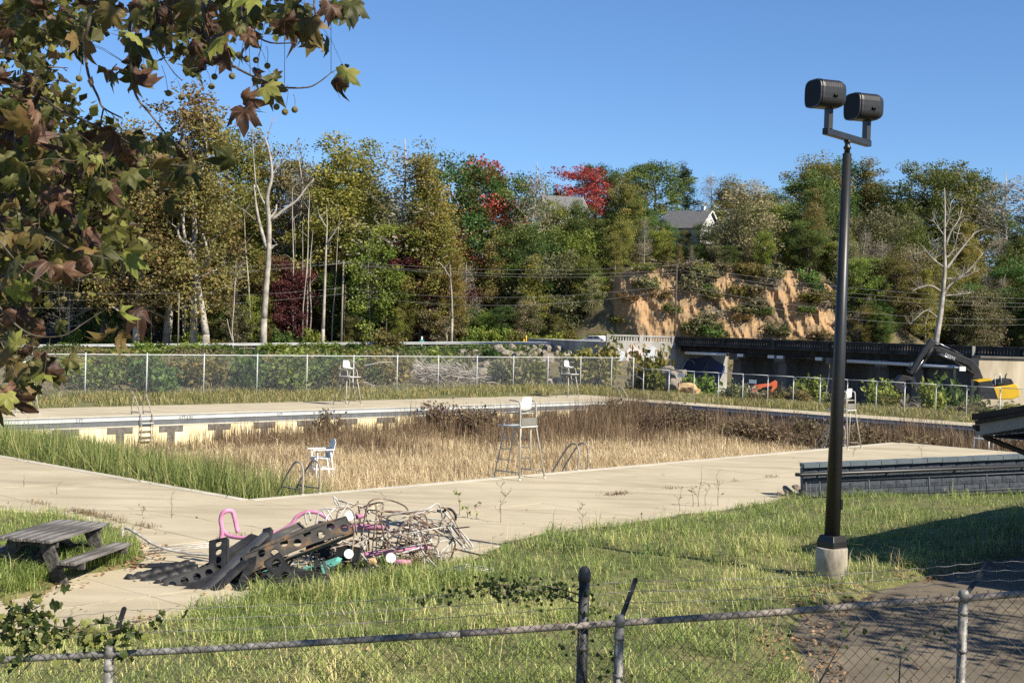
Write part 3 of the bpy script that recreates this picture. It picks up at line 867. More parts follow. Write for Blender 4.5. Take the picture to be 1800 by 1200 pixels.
for px, py, Y, kd in ((780, 375, 200, 'gold'), (790, 430, 199.5, 'gold'), (690, 380, 203, 'lime'), (660, 420, 201, 'lime'), (1090, 380, 207, 'olive'), (1080, 420, 203, 'gold'), (1330, 375, 212, 'grey'), (1360, 470, 207, 'gold'), (1385, 430, 209, 'gold')):
    t = PY(px, py, Y); z0 = gz1(t.x, Y); plant(kd, t.x, Y, t.z - z0, 1.0, z0)

for px, py, Y, kd in ((1178, 392, 226, 'green'), (1205, 402, 224, 'olive'), (1240, 388, 222, 'green'), (1262, 400, 224, 'scrub'), (1285, 378, 228, 'rust'), (1160, 380, 228, 'green'), (1010, 350, 226, 'green'), (972, 352, 224, 'olive'), (1395, 372, 226, 'green'), (1420, 380, 222, 'olive')):
    t = PY(px, py, Y); z0 = gz1(t.x, Y); plant(kd, t.x, Y, t.z - z0, .95, z0)
# ---------------------------------------------------------------- bare pale trees drawn limb by limb
def limbs(mb, Y, paths, seed=0, twig=0, spread=1.5):
    r = random.Random(seed)
    for pts, r0, r1 in paths:
        dy = r.uniform(-spread, spread)
        m = len(pts)
        q = [PY(x, y, Y + dy * i / max(1, m - 1)) for i, (x, y) in enumerate(pts)]
        q = spline(q, 3)
        mb.tube(q, [r0 + (r1 - r0) * i / (len(q) - 1) for i in range(len(q))], 6, caps=True)
        for j in range(twig):
            a = q[r.randrange(len(q) // 3, len(q))]
            d = Vector((r.uniform(-1, 1), r.uniform(-.6, .6), r.uniform(.1, 1))).normalized() * r.uniform(.6, 2.2)
            mb.tube([a, a + d * .5 + Vector((r.gauss(0, .08), 0, r.gauss(0, .08))), a + d], [.035, .025, .012], 4, caps=False)
def bare_tree(name, label, Y, base, paths, m, twig=3, seed=0):
    g = gz1(PY(base[0], base[1], Y).x, Y)
    o = empty(name, (PY(base[0], base[1], Y).x, Y, g), 0, label, 'tree')
    trunk, rest = paths[0], paths[1:]
    b0 = PY(trunk[0][0][0], trunk[0][0][1], Y)
    mb = MB()
    if b0.z > g: mb.tube([Vector((b0.x, Y, g - .4)), b0], [trunk[1] * 1.1, trunk[1]], 8)
    limbs(mb, Y, [trunk], seed, 0, .2)
    mb.xform(Matrix.Translation(-o.location)); mb.build('trunk', m, o)
    for j, rp_ in enumerate(rest):
        mb = MB(); limbs(mb, Y, [rp_], seed + 1 + j, twig); mb.xform(Matrix.Translation(-o.location)); mb.build('branch', m, o)
    return o
bare_tree('dead_tree', 'dead barkless pale tree with forked upswept limbs behind the guardrail', 195.5, (464, 560),
    [([(464, 560), (468, 500), (472, 455), (473, 400), (472, 372)], .46, .30), ([(472, 388), (470, 345), (478, 310), (474, 270), (465, 240)], .34, .10), ([(476, 388), (500, 368), (522, 352), (538, 330), (552, 315)], .26, .06),
     ([(473, 385), (484, 372), (486, 360)], .22, .12), ([(470, 440), (458, 400), (450, 360), (447, 325)], .30, .12), ([(470, 366), (458, 345), (452, 326)], .16, .08), ([(476, 312), (484, 298), (492, 286)], .12, .04),
     ([(450, 330), (446, 280), (444, 235), (450, 205)], .10, .03), ([(470, 245), (476, 222), (478, 210)], .08, .02), ([(474, 440), (482, 432), (488, 430)], .16, .08), ([(452, 390), (432, 372), (415, 362)], .07, .03)], M['white_bark'], 4, 3)
bare_tree('white_trunk_tree', 'leaning white barked tree among rusty leaves behind the guardrail', 194.5, (362, 588),
    [([(362, 588), (355, 545), (345, 490), (334, 450), (328, 425)], .52, .34), ([(328, 428), (316, 418), (313, 400), (320, 385), (310, 350)], .30, .12), ([(331, 430), (342, 425), (346, 405), (343, 380)], .2, .08), ([(345, 485), (352, 470), (366, 460), (362, 430), (356, 410)], .22, .14),
     ([(326, 424), (322, 395), (324, 360), (318, 320)], .24, .08), ([(313, 402), (298, 390), (285, 370)], .12, .05)], M['white_bark'], 2, 5)
bare_tree('pale_trunk_tree', 'straight slender pale trunk behind the power pole', 196, (568, 578), [([(568, 578), (571, 500), (573, 440), (575, 395), (574, 360)], .24, .03), ([(573, 430), (590, 405), (600, 390)], .1, .04), ([(574, 400), (562, 380), (558, 362)], .08, .03)], M['pale_bark'], 3, 6)
bare_tree('pale_trunk_tree', 'thin pale tree standing beside the orange leaved tree by the road', 197, (795, 560), [([(795, 560), (794, 520), (792, 490), (791, 465)], .17, .03), ([(792, 490), (780, 470), (770, 460)], .08, .04)], M['pale_bark'], 3, 7)
bare_tree('bare_tree', 'leafless silvery tree with many upswept branches behind the bridge', 176, (1643, 615),
    [([(1643, 612), (1652, 560), (1657, 520), (1661, 470), (1660, 430), (1661, 370), (1660, 330)], .42, .06), ([(1658, 520), (1670, 500), (1700, 478), (1728, 445)], .22, .04), ([(1661, 476), (1680, 450), (1700, 425), (1712, 410)], .2, .04), ([(1661, 435), (1672, 405), (1683, 390), (1690, 370)], .18, .04),
     ([(1661, 490), (1690, 488), (1722, 474)], .12, .03), ([(1654, 512), (1636, 502), (1615, 506), (1604, 512)], .14, .04), ([(1660, 450), (1645, 435), (1636, 428)], .1, .03), ([(1660, 415), (1648, 398), (1638, 385)], .1, .03), ([(1661, 455), (1675, 440), (1688, 395)], .12, .03),
     ([(1650, 560), (1630, 545), (1612, 558), (1600, 570)], .1, .03), ([(1655, 520), (1680, 518), (1705, 515)], .1, .03), ([(1662, 400), (1668, 380), (1672, 355)], .08, .03), ([(1660, 470), (1640, 455), (1628, 440)], .1, .03)], M['white_bark'], 14, 9)
bare_tree('bare_tree', 'thin double stemmed pale tree low beside the left end of the guardrail', 192, (405, 600), [([(410, 602), (408, 580), (411, 540), (413, 500), (415, 490)], .09, .06), ([(409, 600), (402, 575), (399, 560)], .08, .04), ([(415, 490), (428, 486)], .05, .03)], M['pale_bark'], 0, 8)

# ---------------------------------------------------------------- bushes
def bush_proto(seed, leafm, n=900, leaf=.16, bark=None):
    r = np.random.RandomState(seed)
    mb = MB(); cents = []
    for i in range(11):
        az = i * 2.4 + r.normal() * .3; L = r.uniform(.35, .62); h = r.uniform(.45, 1.0)
        e = Vector((math.cos(az) * L, math.sin(az) * L, h))
        mb.tube([(0, 0, -.1), Vector((e.x * .45, e.y * .45, h * .55)), e], [.022, .014, .004], 4, caps=False)
        cents += [e * .95, e * .7, Vector((e.x * .9, e.y * .9, e.z * .45))]
    C = []
    for c in cents:
        k = n // len(cents); d = r.normal(size=(k, 3)) * [.13, .13, .11]; C.append(np.array(c)[None] + d)
    C = np.concatenate(C); C[:, 2] = np.abs(C[:, 2])
    V, T, q = leaf_quads(C, leaf * r.uniform(.5, 1.3, len(C)), np.clip(r.normal(.5, .25, len(C)), 0, 1), r, flat=.2, asp=.6)
    return mb.mesh('stems', bark or M['bark']), np_mesh('foliage', V, T, leafm, q)
BP = {k: [bush_proto(100 + 7 * i + j, LM[k], 900 if k != 'grey' else 420, .17) for j in range(2)] for i, k in enumerate(('green', 'olive', 'scrub', 'lime', 'rust', 'grey'))}
def bush(kind, loc, h, w, label, group, name='bush'):
    st_, fo = rng.choice(BP[kind])
    o = empty(name, loc, rng.uniform(0, 6.28), label, 'bush', group, (w, w, h))
    link('stems', st_, o); link('foliage', fo, o)
    return o
# rough bank behind the tall fence
for k in range(120):
    s = rng.uniform(-8, 56); t = rng.uniform(35.5, 56)
    p = ST(s, t)
    z = gz1(p.x, p.y)
    d = p.y
    # keep the bank's outline just below the road
    lim = PY(900 + FPX * p.x / d, 613 + rng.uniform(0, 18), d).z
    h = min(rng.uniform(1.2, 2.9), lim - z)
    if h < .5: continue
    px = 900 + FPX * p.x / d
    if 690 < px < 860 and t < 48: continue
    bush(rng.choice(['scrub', 'olive', 'olive', 'green', 'rust', 'green', 'scrub', 'lime']), (p.x, p.y, z - .05), h, rng.uniform(1.5, 2.6),
         'scrubby weed bush on the rough bank behind the tall fence', 'weed bushes on the bank behind the fence')
# green growth on the slope below the road
for k in range(36):
    px = rng.uniform(-20, 700); Y = rng.uniform(178, 187)
    X = PY(px, 600, Y).x; z = gz1(X, Y)
    top = PY(px, 611 + rng.uniform(2, 14), Y).z
    bush(rng.choice(['green', 'green', 'olive', 'lime']), (X, Y, z - .1), max(1.2, top - z), rng.uniform(2, 3.4), 'dark green bush on the slope under the guardrail', 'bushes below the guardrail')
for px, py, w, kd, Y, lab in ((683, 577, 3.2, 'rust', 184, 'big brownish bush rising in front of the guardrail'), (1048, 604, 4.2, 'olive', 150, 'olive bush in front of the guardrail end beside the bridge'), (1010, 612, 2.6, 'olive', 152, 'low olive bush left of the bridge abutment'),
        (1140, 612, 3.4, 'olive', 138, 'olive bush in front of the graffiti covered abutment'), (1165, 640, 2.6, 'olive', 136, 'low spreading bush at the foot of the abutment'), (865, 612, 2.0, 'green', 168, 'dark green bush among the riprap boulders'), (735, 625, 2.0, 'scrub', 120, 'grey green bush beside the heap of cut branches'),
        (1440, 636, 2.0, 'lime', 185, 'bright green bush seen under the bridge between two piers'), (1525, 640, 2.6, 'lime', 188, 'yellow green bush seen under the bridge beside the last pier'), (1232, 662, 2.2, 'lime', 96, 'light green bush behind the mesh fence near the orange boulder'), (1270, 690, 1.8, 'lime', 92, 'low light green bush behind the mesh fence'),
        (1420, 665, 1.6, 'lime', 84, 'yellow green sapling behind the mesh fence beside the lamp post'), (1555, 672, 1.7, 'lime', 84, 'leafy yellow green weed in front of the excavator bucket'), (1640, 676, 1.3, 'lime', 82, 'upright yellow green weed by the mesh fence near the excavator'), (1672, 672, 2.2, 'green', 92, 'dark leafy bush in front of the excavator cab'), (1705, 690, 2.0, 'green', 90, 'dark bush under the excavator body'),
        (1570, 692, 1.4, 'olive', 82, 'low olive weed behind the mesh fence'), (1770, 712, 2.2, 'green', 72, 'dark bush at the right end of the mesh fence'), (1735, 722, 1.6, 'scrub', 73, 'brown green bush behind the end of the mesh fence')):
    p = PY(px, py, Y); z = gz1(p.x, Y)
    bush(kd, (p.x, Y, z - .05), max(.6, p.z - z), w, lab, None)
for k in range(40):
    s = rng.uniform(49.5, 62); t = rng.uniform(-10, 26); p = ST(s, t); z = gz1(p.x, p.y)
    bush(rng.choice(['scrub', 'olive', 'grey', 'rust', 'scrub']), (p.x, p.y, z - .05), rng.uniform(.6, 1.3), rng.uniform(.9, 1.6), 'scrubby weed clump behind the right hand mesh fence', 'weeds behind the right hand fence')
# leafy shrubs on the far verge
for k in range(36):
    px = rng.choice([rng.uniform(420, 660), rng.uniform(800, 980), rng.uniform(-20, 420), rng.uniform(980, 1110)]); Y = rng.uniform(197.5, 200)
    X = PY(px, 580, Y).x; z = gz1(X, Y)
    bush(rng.choice(['lime', 'lime', 'green', 'olive']), (X, Y, z - .1), rng.uniform(1.2, 3.0), rng.uniform(1.8, 2.8), 'light green shrub on the verge across the road', 'shrubs on the far verge')
# slender pale stems standing in the edge of the forest
rt = random.Random(19)
for k in range(22):
    px = rt.uniform(180, 700); Y = rt.uniform(198, 204); top = rt.uniform(330, 440); ln = rt.uniform(-14, 14)
    x0_, z0_ = PY(px, 590, Y).x, 0
    b = PY(px, 592, Y)
    o = empty('slender_trunk', (b.x, Y, gz1(b.x, Y) - .2), 0, 'slender pale bare stem at the edge of the roadside forest', 'tree', 'pale stems along the forest edge')
    t = PY(px + ln, top, Y) - o.location; r0 = rt.uniform(.07, .15)
    mb = MB(); q = [Vector((t.x * f + rt.gauss(0, .12) * (f > 0), rt.gauss(0, .1) * f, t.z * f)) for f in (0, .3, .55, .8, 1)]; mb.tube(q, [r0, r0 * .9, r0 * .75, r0 * .5, r0 * .2], 6); mb.build('trunk', M['pale_bark'], o)
    for j in range(3):
        mb = MB(); a = q[rt.randrange(2, 5)]; d = Vector((rt.uniform(-1, 1), rt.uniform(-.5, .5), rt.uniform(.3, 1))).normalized() * rt.uniform(.8, 2.4); mb.tube([a, a + d * .5 + Vector((0, 0, .1)), a + d], [r0 * .35, r0 * .22, r0 * .08], 4, caps=False); mb.build('branch', M['pale_bark'], o)
# ivy and brambles matting the slope below the road
r = np.random.RandomState(14); n = 26000
X = r.uniform(-82, 4, n); Y = r.uniform(168, 187.5, n); k_ = (fbm(X * .12, Y * .12, 8) > .36); X, Y = X[k_], Y[k_]
Z = gz(X, Y) + r.rand(len(X)) ** 2 * .8 * (.3 + fbm(X * .3, Y * .3, 6))
V, T, q = leaf_quads(np.stack([X, Y, Z], 1), r.uniform(.16, .4, len(X)), np.clip(r.normal(.45, .25, len(X)), 0, 1), r, flat=.3, asp=.75)
tag(link('ivy_cover', np_mesh('ivy_cover', V, T, LM['green'], q)), 'dark green ivy and brambles matting the slope below the road', 'ground cover', None, 'stuff')
r = np.random.RandomState(15); n = 30000
s_, t_, X, Y = pool_pts(n, -14, 54, 35, 58); k_ = (fbm(X * .2, Y * .2, 18) > .38); X, Y = X[k_], Y[k_]
Z = gz(X, Y) + r.rand(len(X)) ** 1.6 * 1.0 * (.2 + fbm(X * .5, Y * .5, 16))
V, T, q = leaf_quads(np.stack([X, Y, Z], 1), r.uniform(.07, .18, len(X)), np.clip(r.normal(.5, .25, len(X)), 0, 1), r, flat=.2, asp=.6)
tag(link('bank_weeds', np_mesh('bank_weeds', V, T, LM['scrub'], q)), 'low weeds covering the rough bank behind the tall fence', 'ground cover', None, 'stuff')
# brown dead shrubs along the right hand wall of the pool
LM['dead'] = leaf_mat('leaf_dead_brown', [(.07, .048, .03), (.12, .085, .05), (.17, .12, .07), (.15, .13, .06)], vary=.2, gain=1.15)
BP['dead'] = [bush_proto(300 + j, LM['dead'], 1100, .11) for j in range(3)]
for k in range(34):
    s = rng.uniform(36.5, 42.8); t = rng.uniform(4, 22.5) if k < 26 else rng.uniform(-8, 4)
    if k > 29: s, t = rng.uniform(16, 34), rng.uniform(19, 22.6)
    p = ST(s, t, POOL_Z - .05)
    bush('dead', p, rng.uniform(1.0, 1.75), rng.uniform(1.0, 1.9), 'brown dead shrub growing in the drained pool near its walls', 'dead shrubs in the pool', 'dead_shrub')

# ================================================================ road, bridge and what lies beyond the fences
M['steel'] = mat('galvanised_steel', [(.42, .43, .43), (.56, .57, .57)], scale=2, rough=.55, metal=.3)
M['rail_steel'] = mat('weathered_guardrail', [(.5, .5, .49), (.66, .66, .64)], scale=.6, rough=.6)
M['wood_pole'] = mat('weathered_pole', [(.16, .14, .11), (.26, .23, .18)], scale=3, rough=.9)
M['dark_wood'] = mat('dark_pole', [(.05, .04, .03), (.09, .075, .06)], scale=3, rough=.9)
M['wire'] = mat('cable', (.30, .30, .29), rough=.6)
M['black_conc'] = mat('blackened_concrete', [(.018, .018, .018), (.035, .034, .032), (.07, .066, .06)], scale=.9, rough=.9, stretch=(1, 1, .4))
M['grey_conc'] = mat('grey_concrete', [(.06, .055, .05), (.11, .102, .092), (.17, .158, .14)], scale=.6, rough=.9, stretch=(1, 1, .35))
M['pale_conc'] = mat('pale_concrete', [(.20, .185, .165), (.31, .295, .265), (.42, .405, .375)], scale=.5, rough=.9, stretch=(1, 1, .4))
M['tan_conc'] = mat('tan_retaining_concrete', [(.24, .20, .14), (.37, .32, .235), (.46, .405, .31)], scale=.5, rough=.9, stretch=(1, 1, .3))
M['graffiti'] = mat('blue_spray_paint', [(.005, .012, .05), (.008, .024, .10), (.018, .04, .14)], scale=1.2, rough=.6)
M['graffiti_white'] = mat('white_spray_paint', (.45, .47, .5), rough=.6)
M['pink_paint'] = mat('pink_spray_paint', [(.50, .40, .38), (.62, .50, .48)], scale=1.5, rough=.8)
M['pipe_white'] = mat('pale_pipe', (.62, .64, .65), rough=.5)
M['cliff'] = mat('cut_earth_and_rock', [(.085, .062, .038), (.17, .122, .072), (.25, .17, .095), (.36, .225, .115), (.21, .155, .095), (.11, .085, .055)], scale=.30, rough=.95, bump=.6, bscale=2.4, detail=10, lo=.28, hi=.72)
M['rock'] = mat('grey_tan_rock', [(.11, .095, .075), (.21, .18, .145), (.31, .275, .23)], scale=1.3, rough=.95, bump=.4, bscale=4)
M['rock_orange'] = mat('orange_rock', [(.28, .17, .08), (.46, .29, .14), (.52, .38, .22)], scale=1.3, rough=.95, bump=.4, bscale=4)
M['stick'] = mat('grey_cut_wood', [(.14, .12, .10), (.27, .24, .21), (.42, .38, .33)], scale=1.1, rough=.9)

# ---------------------------------------------------------------- road
RC = spline([(-260, 191.5, 0), (-120, 191.5, 0), (-40, 191.5, 0), (-8, 189.5, 0), (4, 183, 0), (13, 174.5, 0), (23.6, 167.8, 0), (38, 150.5, 0), (53, 132.8, 0), (75, 106.5, 0)], 8)
def off_path(pts, d):
    out = []
    for i in range(len(pts)):
        a = pts[max(0, i - 1)]; b = pts[min(len(pts) - 1, i + 1)]
        t = (b - a); t.z = 0; t.normalize()
        out.append(pts[i] + Vector((t.y, -t.x, 0)) * d)       # + is the camera side
    return out
def rz_(p): return float(roadz(p.x))
mb = MB()
L = off_path(RC, 4.6); Rr = off_path(RC, -4.6)
vs = []
for a, b in zip(L, Rr): vs += [(a.x, a.y, rz_(a) - .02), (b.x, b.y, rz_(b) - .02)]
mb.add(vs, [(2 * i, 2 * i + 2, 2 * i + 3, 2 * i + 1) for i in range(len(L) - 1)])
road = mb.build('road', M['road']); tag(road, kind='structure')
M['line_paint'] = mat('road_line', (.66, .62, .5), rough=.8)
for d, nm in ((4.2, 'edge_line'), (-4.2, 'edge_line'), (.12, 'centre_line'), (-.12, 'centre_line')):
    mb = MB(); A = off_path(RC, d + .06); B_ = off_path(RC, d - .06); vs = []
    for a, b in zip(A, B_): vs += [(a.x, a.y, rz_(a) - .012), (b.x, b.y, rz_(b) - .012)]
    mb.add(vs, [(2 * i, 2 * i + 2, 2 * i + 3, 2 * i + 1) for i in range(len(A) - 1)])
    mb.build(nm, M['line_paint'], road)

# ---------------------------------------------------------------- guardrail
gp = [p for p in off_path(RC, 5.2) if p.x > -110 and p.x < 8.8]
dense = []
for a, b in zip(gp[:-1], gp[1:]):
    n = max(1, int((b - a).length / .4))
    dense += [a.lerp(b, i / n) for i in range(n)]
dense.append(gp[-1])
gr = empty('guardrail', (dense[0].x, dense[0].y, rz_(dense[0])), 0, 'long pale steel guardrail along the near edge of the road', 'guardrail')
mb = MB()
prof = [(-.02, .38), (.05, .43), (.05, .51), (-.02, .56), (.05, .62), (.05, .70), (-.02, .75)]
vs = []
for i, p in enumerate(dense):
    a = dense[max(0, i - 1)]; b = dense[min(len(dense) - 1, i + 1)]
    t = (b - a).normalized(); nn = Vector((t.y, -t.x, 0)); z = rz_(p)
    for u, h in prof:
        q = p + nn * u; vs.append((q.x, q.y, z + h))
m = len(prof)
mb.add(vs, [(i * m + k, (i + 1) * m + k, (i + 1) * m + k + 1, i * m + k + 1) for i in range(len(dense) - 1) for k in range(m - 1)])
mb.xform(Matrix.Translation(-gr.location)); mb.build('rail', M['rail_steel'], gr)
acc = 0
pm = MB().box((0, 0, 0), (.13, .16, 1.1)).mesh('post', M['dark_wood'])
for a, b in zip(dense[:-1], dense[1:]):
    acc += (b - a).length
    if acc > 1.9:
        acc = 0
        o = link('post', pm, gr); o.location = Vector((a.x, a.y + .14, rz_(a) + .27)) - gr.location

# ---------------------------------------------------------------- bridge
def npt(px, Y): return Vector((PY(px, 600, Y).x, Y, 0))
L1 = npt(1188, 165.5); L2 = npt(1800, 130.0)
DB = (L2 - L1); DB.z = 0; DB.normalize()
NB = Vector((DB.y, -DB.x, 0))
if NB.y > 0: NB = -NB                      # toward the camera
END = L2 + DB * 22
W0 = npt(1066, 163.5)
def along(px):                              # point of the near face under a pixel column
    r = ray(px, 600); o = Vector((0, 0, 0)); d = Vector((r.x, r.y, 0))
    k = (L1.dot(NB)) / d.dot(NB)
    return d * k
br = empty('road_bridge', (L1.x, L1.y, -3.6), 0, 'long low concrete road bridge with blackened balustrade and wall piers', 'bridge')
def bpart(mb, name, m, parent=None):
    mb.xform(Matrix.Translation(-br.location)); return mb.build(name, m, parent or br)
def slab_along(a, b, near, far, z0, z1):
    """box along a-b from offset near to offset far (away from camera positive)"""
    mb = MB(); q = [a - NB * near, b - NB * near, b - NB * far, a - NB * far]
    mb.add([(p.x, p.y, z0) for p in q] + [(p.x, p.y, z1) for p in q], [(3, 2, 1, 0), (4, 5, 6, 7), (0, 1, 5, 4), (1, 2, 6, 5), (2, 3, 7, 6), (3, 0, 4, 7)])
    return mb
bpart(slab_along(L1, END, 0, 9.4, 2.38, 2.62), 'deck_slab', M['black_conc'])
for off in (.9, 3.3, 5.7, 8.0): bpart(slab_along(L1, END, off, off + .45, 1.72, 2.38), 'girder', M['black_conc'])
def balustrade(a, b, m, off, posts=9):
    d = (b - a).length; nd = (b - a).normalized(); nn = Vector((nd.y, -nd.x, 0))
    def bx(p, q, w, z0, z1):
        mb = MB(); mid = Vector((0, 0, (z0 + z1) / 2)); mb.bar(p + mid, q + mid, w, z1 - z0); return mb
    bpart(bx(a, b, .34, 2.62, 2.80), 'balustrade_base', m)
    bpart(bx(a, b, .36, 3.30, 3.50), 'balustrade_rail', m)
    mb = MB(); n = int(d / .34)
    for i in range(n):
        p = a + nd * (d * (i + .5) / n); mb.bar(p + Vector((0, 0, 2.80)), p + Vector((0, 0, 3.30)), .2, .15, nd)
    o = bpart(mb, 'balusters', m); o["kind"] = 'stuff'
    for i in range(posts):
        p = a + nd * (d * i / (posts - 1)); mb = MB(); mb.box(p + Vector((0, 0, 3.06)), (.5, .5, .93), Matrix.Rotation(math.atan2(nd.y, nd.x), 3, 'Z')); bpart(mb, 'balustrade_post', m)
balustrade(L1 - NB * .25, END - NB * .25, M['black_conc'], 0, 10)
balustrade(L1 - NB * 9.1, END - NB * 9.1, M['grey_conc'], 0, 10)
balustrade(W0 + Vector((.2, .3, 0)), L1 + Vector((-.3, .35, 0)), M['pale_conc'], 0, 3)
# abutment with its lit wing wall
ab = [(W0.x, W0.y), (L1.x - .05, L1.y + .1), ((L1 - NB * 9.4).x, (L1 - NB * 9.4).y), (21, 182), (6, 186.5), (2, 183), (6, 172)]
mb = MB(); mb.add([(x, y, -4.2) for x, y in ab] + [(x, y, 2.58) for x, y in ab], [tuple(range(len(ab) - 1, -1, -1)), tuple(range(len(ab), 2 * len(ab)))] + [(i, (i + 1) % len(ab), (i + 1) % len(ab) + len(ab), i + len(ab)) for i in range(len(ab))])
abut = bpart(mb, 'abutment', M['pale_conc'])
wd = (L1 - W0).normalized(); wn_ = Vector((wd.y, -wd.x, 0))
for (a, b, z0, z1, mk) in ((.28, .52, .2, 2.3, 'pink_paint'), (.12, .26, .1, 1.9, 'graffiti_white'), (.55, .74, .4, 2.2, 'graffiti_white'), (.8, .97, -.9, .6, 'pink_paint')):
    pts = []
    for k in range(18):
        an = 6.283 * k / 18; rr = 1 + .16 * math.sin(3 * an + a * 9) + .1 * math.sin(5 * an)
        pts.append(((a + b) / 2 * (L1 - W0).length + (b - a) / 2 * (L1 - W0).length * math.cos(an) * rr, (z0 + z1) / 2 + (z1 - z0) / 2 * math.sin(an) * rr))
    mb = MB(); mb.prism(pts, W0 + wn_ * .012, wd, (0, 0, 1), wn_, .02); bpart(mb, 'graffiti', M[mk])
# dark graffiti on the abutment face under the deck
fx = -NB                                  # across the bridge, away from the camera
def on_face(pts, off, mk, name='graffiti'):
    mb = MB(); mb.prism(pts, L1 + DB * off, fx, (0, 0, 1), DB, .02); bpart(mb, name, M[mk])
blob = [(1.0 + 3.9 + (3.9 + .3 * math.sin(4 * k * .314)) * math.cos(k * .314), -.75 + (1.9 + .25 * math.sin(6 * k * .314)) * math.sin(k * .314)) for k in range(20)]
on_face([(x - .16, y * 1.04) for x, y in blob], .02, 'graffiti_white'); on_face(blob, .045, 'graffiti')
arc = [(2.4 + 1.25 * math.cos(k * .3 + .6), -.7 + 1.35 * math.sin(k * .3 + .6)) for k in range(15)]
mb = MB(); mb.tube([L1 + DB * .07 + fx * x + Vector((0, 0, y)) for x, y in arc], .05, 4); bpart(mb, 'graffiti_line', M['graffiti_white'])
mb = MB(); mb.tube([L1 + DB * .07 + fx * x + Vector((0, 0, y)) for x, y in [(4.6, -2.0), (5.0, -.9), (5.3, .4), (5.8, -.8)]], .05, 4); bpart(mb, 'graffiti_line', M['graffiti_white'])
for px in (1287, 1367, 1458, 1546, 1606):
    p = along(px) - NB * 1.0
    mb = MB()
    T_, Bt = .55, .85
    q0 = [p + DB * Bt, p + DB * Bt - NB * 7.6, p - DB * Bt - NB * 7.6, p - DB * Bt]; q0 = [q0[0] + NB * .35, q0[1] - NB * .35, q0[2] - NB * .35, q0[3] + NB * .35]
    q1 = [p + DB * T_, p + DB * T_ - NB * 7.6, p - DB * T_ - NB * 7.6, p - DB * T_]
    mb.add([(v.x, v.y, -4.4) for v in q0] + [(v.x, v.y, 1.0) for v in q1], [(3, 2, 1, 0), (4, 5, 6, 7), (0, 1, 5, 4), (1, 2, 6, 5), (2, 3, 7, 6), (3, 0, 4, 7)])
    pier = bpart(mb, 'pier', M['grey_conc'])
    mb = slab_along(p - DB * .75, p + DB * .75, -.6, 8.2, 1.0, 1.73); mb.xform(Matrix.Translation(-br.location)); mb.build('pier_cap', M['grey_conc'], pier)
pipe = empty('utility_pipe', (L1.x, L1.y, 1.5), 0, 'pale utility pipe slung under the near edge of the bridge', 'pipe')
for a, b, m, r_ in ((1201, 1274, 'pipe_white', .19), (1274, 1486, 'black_conc', .10), (1486, 1692, 'pipe_white', .19)):
    A, B_ = along(a) - NB * .5, along(b) - NB * .5
    za = 1.55 if a < 1400 else 1.35
    mb = MB(); mb.tube([A + Vector((0, 0, za + (.12 if a > 1400 else 0))), B_ + Vector((0, 0, za))], r_, 10); mb.xform(Matrix.Translation(-pipe.location)); mb.build('pipe_run', M[m], pipe)
for px in (1298, 1352, 1368, 1436):
    A = along(px) - NB * .5; mb = MB(); mb.box(A + Vector((0, 0, 1.55)), (.9, .3, .34), Matrix.Rotation(math.atan2(DB.y, DB.x), 3, 'Z')); mb.xform(Matrix.Translation(-pipe.location)); mb.build('pipe_sleeve', M['pipe_white'], pipe)
# retaining wall on the right of the bridge
RW = empty('retaining_wall', (46, 126.5, -2), 0, 'sunlit tan concrete retaining wall at the right end of the bridge', 'wall')
a, b = npt(1719, 124.5), npt(1719, 124.5) + Vector((22, 8, 0)); a.x -= 0
mb = MB(); d = (b - a).normalized(); mb.bar(a + Vector((0, .5, -.3)), b + Vector((0, .5, -.3)), 1.0, 5.6); mb.xform(Matrix.Translation(-RW.location)); mb.build('wall_face', M['tan_conc'], RW)
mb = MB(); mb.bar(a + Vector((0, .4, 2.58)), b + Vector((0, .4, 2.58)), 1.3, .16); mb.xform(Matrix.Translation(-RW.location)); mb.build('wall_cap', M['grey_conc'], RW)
mb = MB(); q = along(1713) + NB * .12; mb.box(q + Vector((0, 0, 2.85)), (.28, .2, 1.3)); bpart(mb, 'expansion_joint', M['pale_conc'])
# low block building under the bridge
UB = empty('storefront', (along(1660).x, along(1660).y, -3), 0, 'shaded grey block building with dark door and windows under the bridge', 'building')
A, B_ = along(1612) - NB * 1.6, along(1722) - NB * 1.6
ud = (B_ - A).normalized(); Lb = (B_ - A).length
def wbox(u0, u1, z0, z1, off, th, name, m, parent=None):
    mb = MB(); mb.bar(A + ud * u0 + Vector((0, 0, (z0 + z1) / 2)) + NB * off, A + ud * u1 + Vector((0, 0, (z0 + z1) / 2)) + NB * off, th, z1 - z0)
    mb.xform(Matrix.Translation(-UB.location)); return mb.build(name, m, parent or UB)
M['shade_glass'] = mat('dark_window', (.02, .022, .028), rough=.2, spec=.5)
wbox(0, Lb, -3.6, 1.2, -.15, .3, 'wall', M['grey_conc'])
wbox(Lb * .10, Lb * .40, -3.0, -.3, .03, .06, 'garage_door', M['shade_glass'])
for u in (.46, .60):
    w = wbox(Lb * u, Lb * (u + .11), -1.3, -.35, .05, .06, 'window', M['shade_glass']); wbox(Lb * u - .1, Lb * (u + .11) + .1, -1.42, -1.32, .06, .1, 'sill', M['pale_conc'], w)
wbox(Lb * .75, Lb * .93, -3.0, -.5, .03, .06, 'doorway', M['shade_glass'])
wbox(Lb * .44, Lb * .455, -3.4, -.2, .06, .1, 'frame_post', M['pale_conc'])

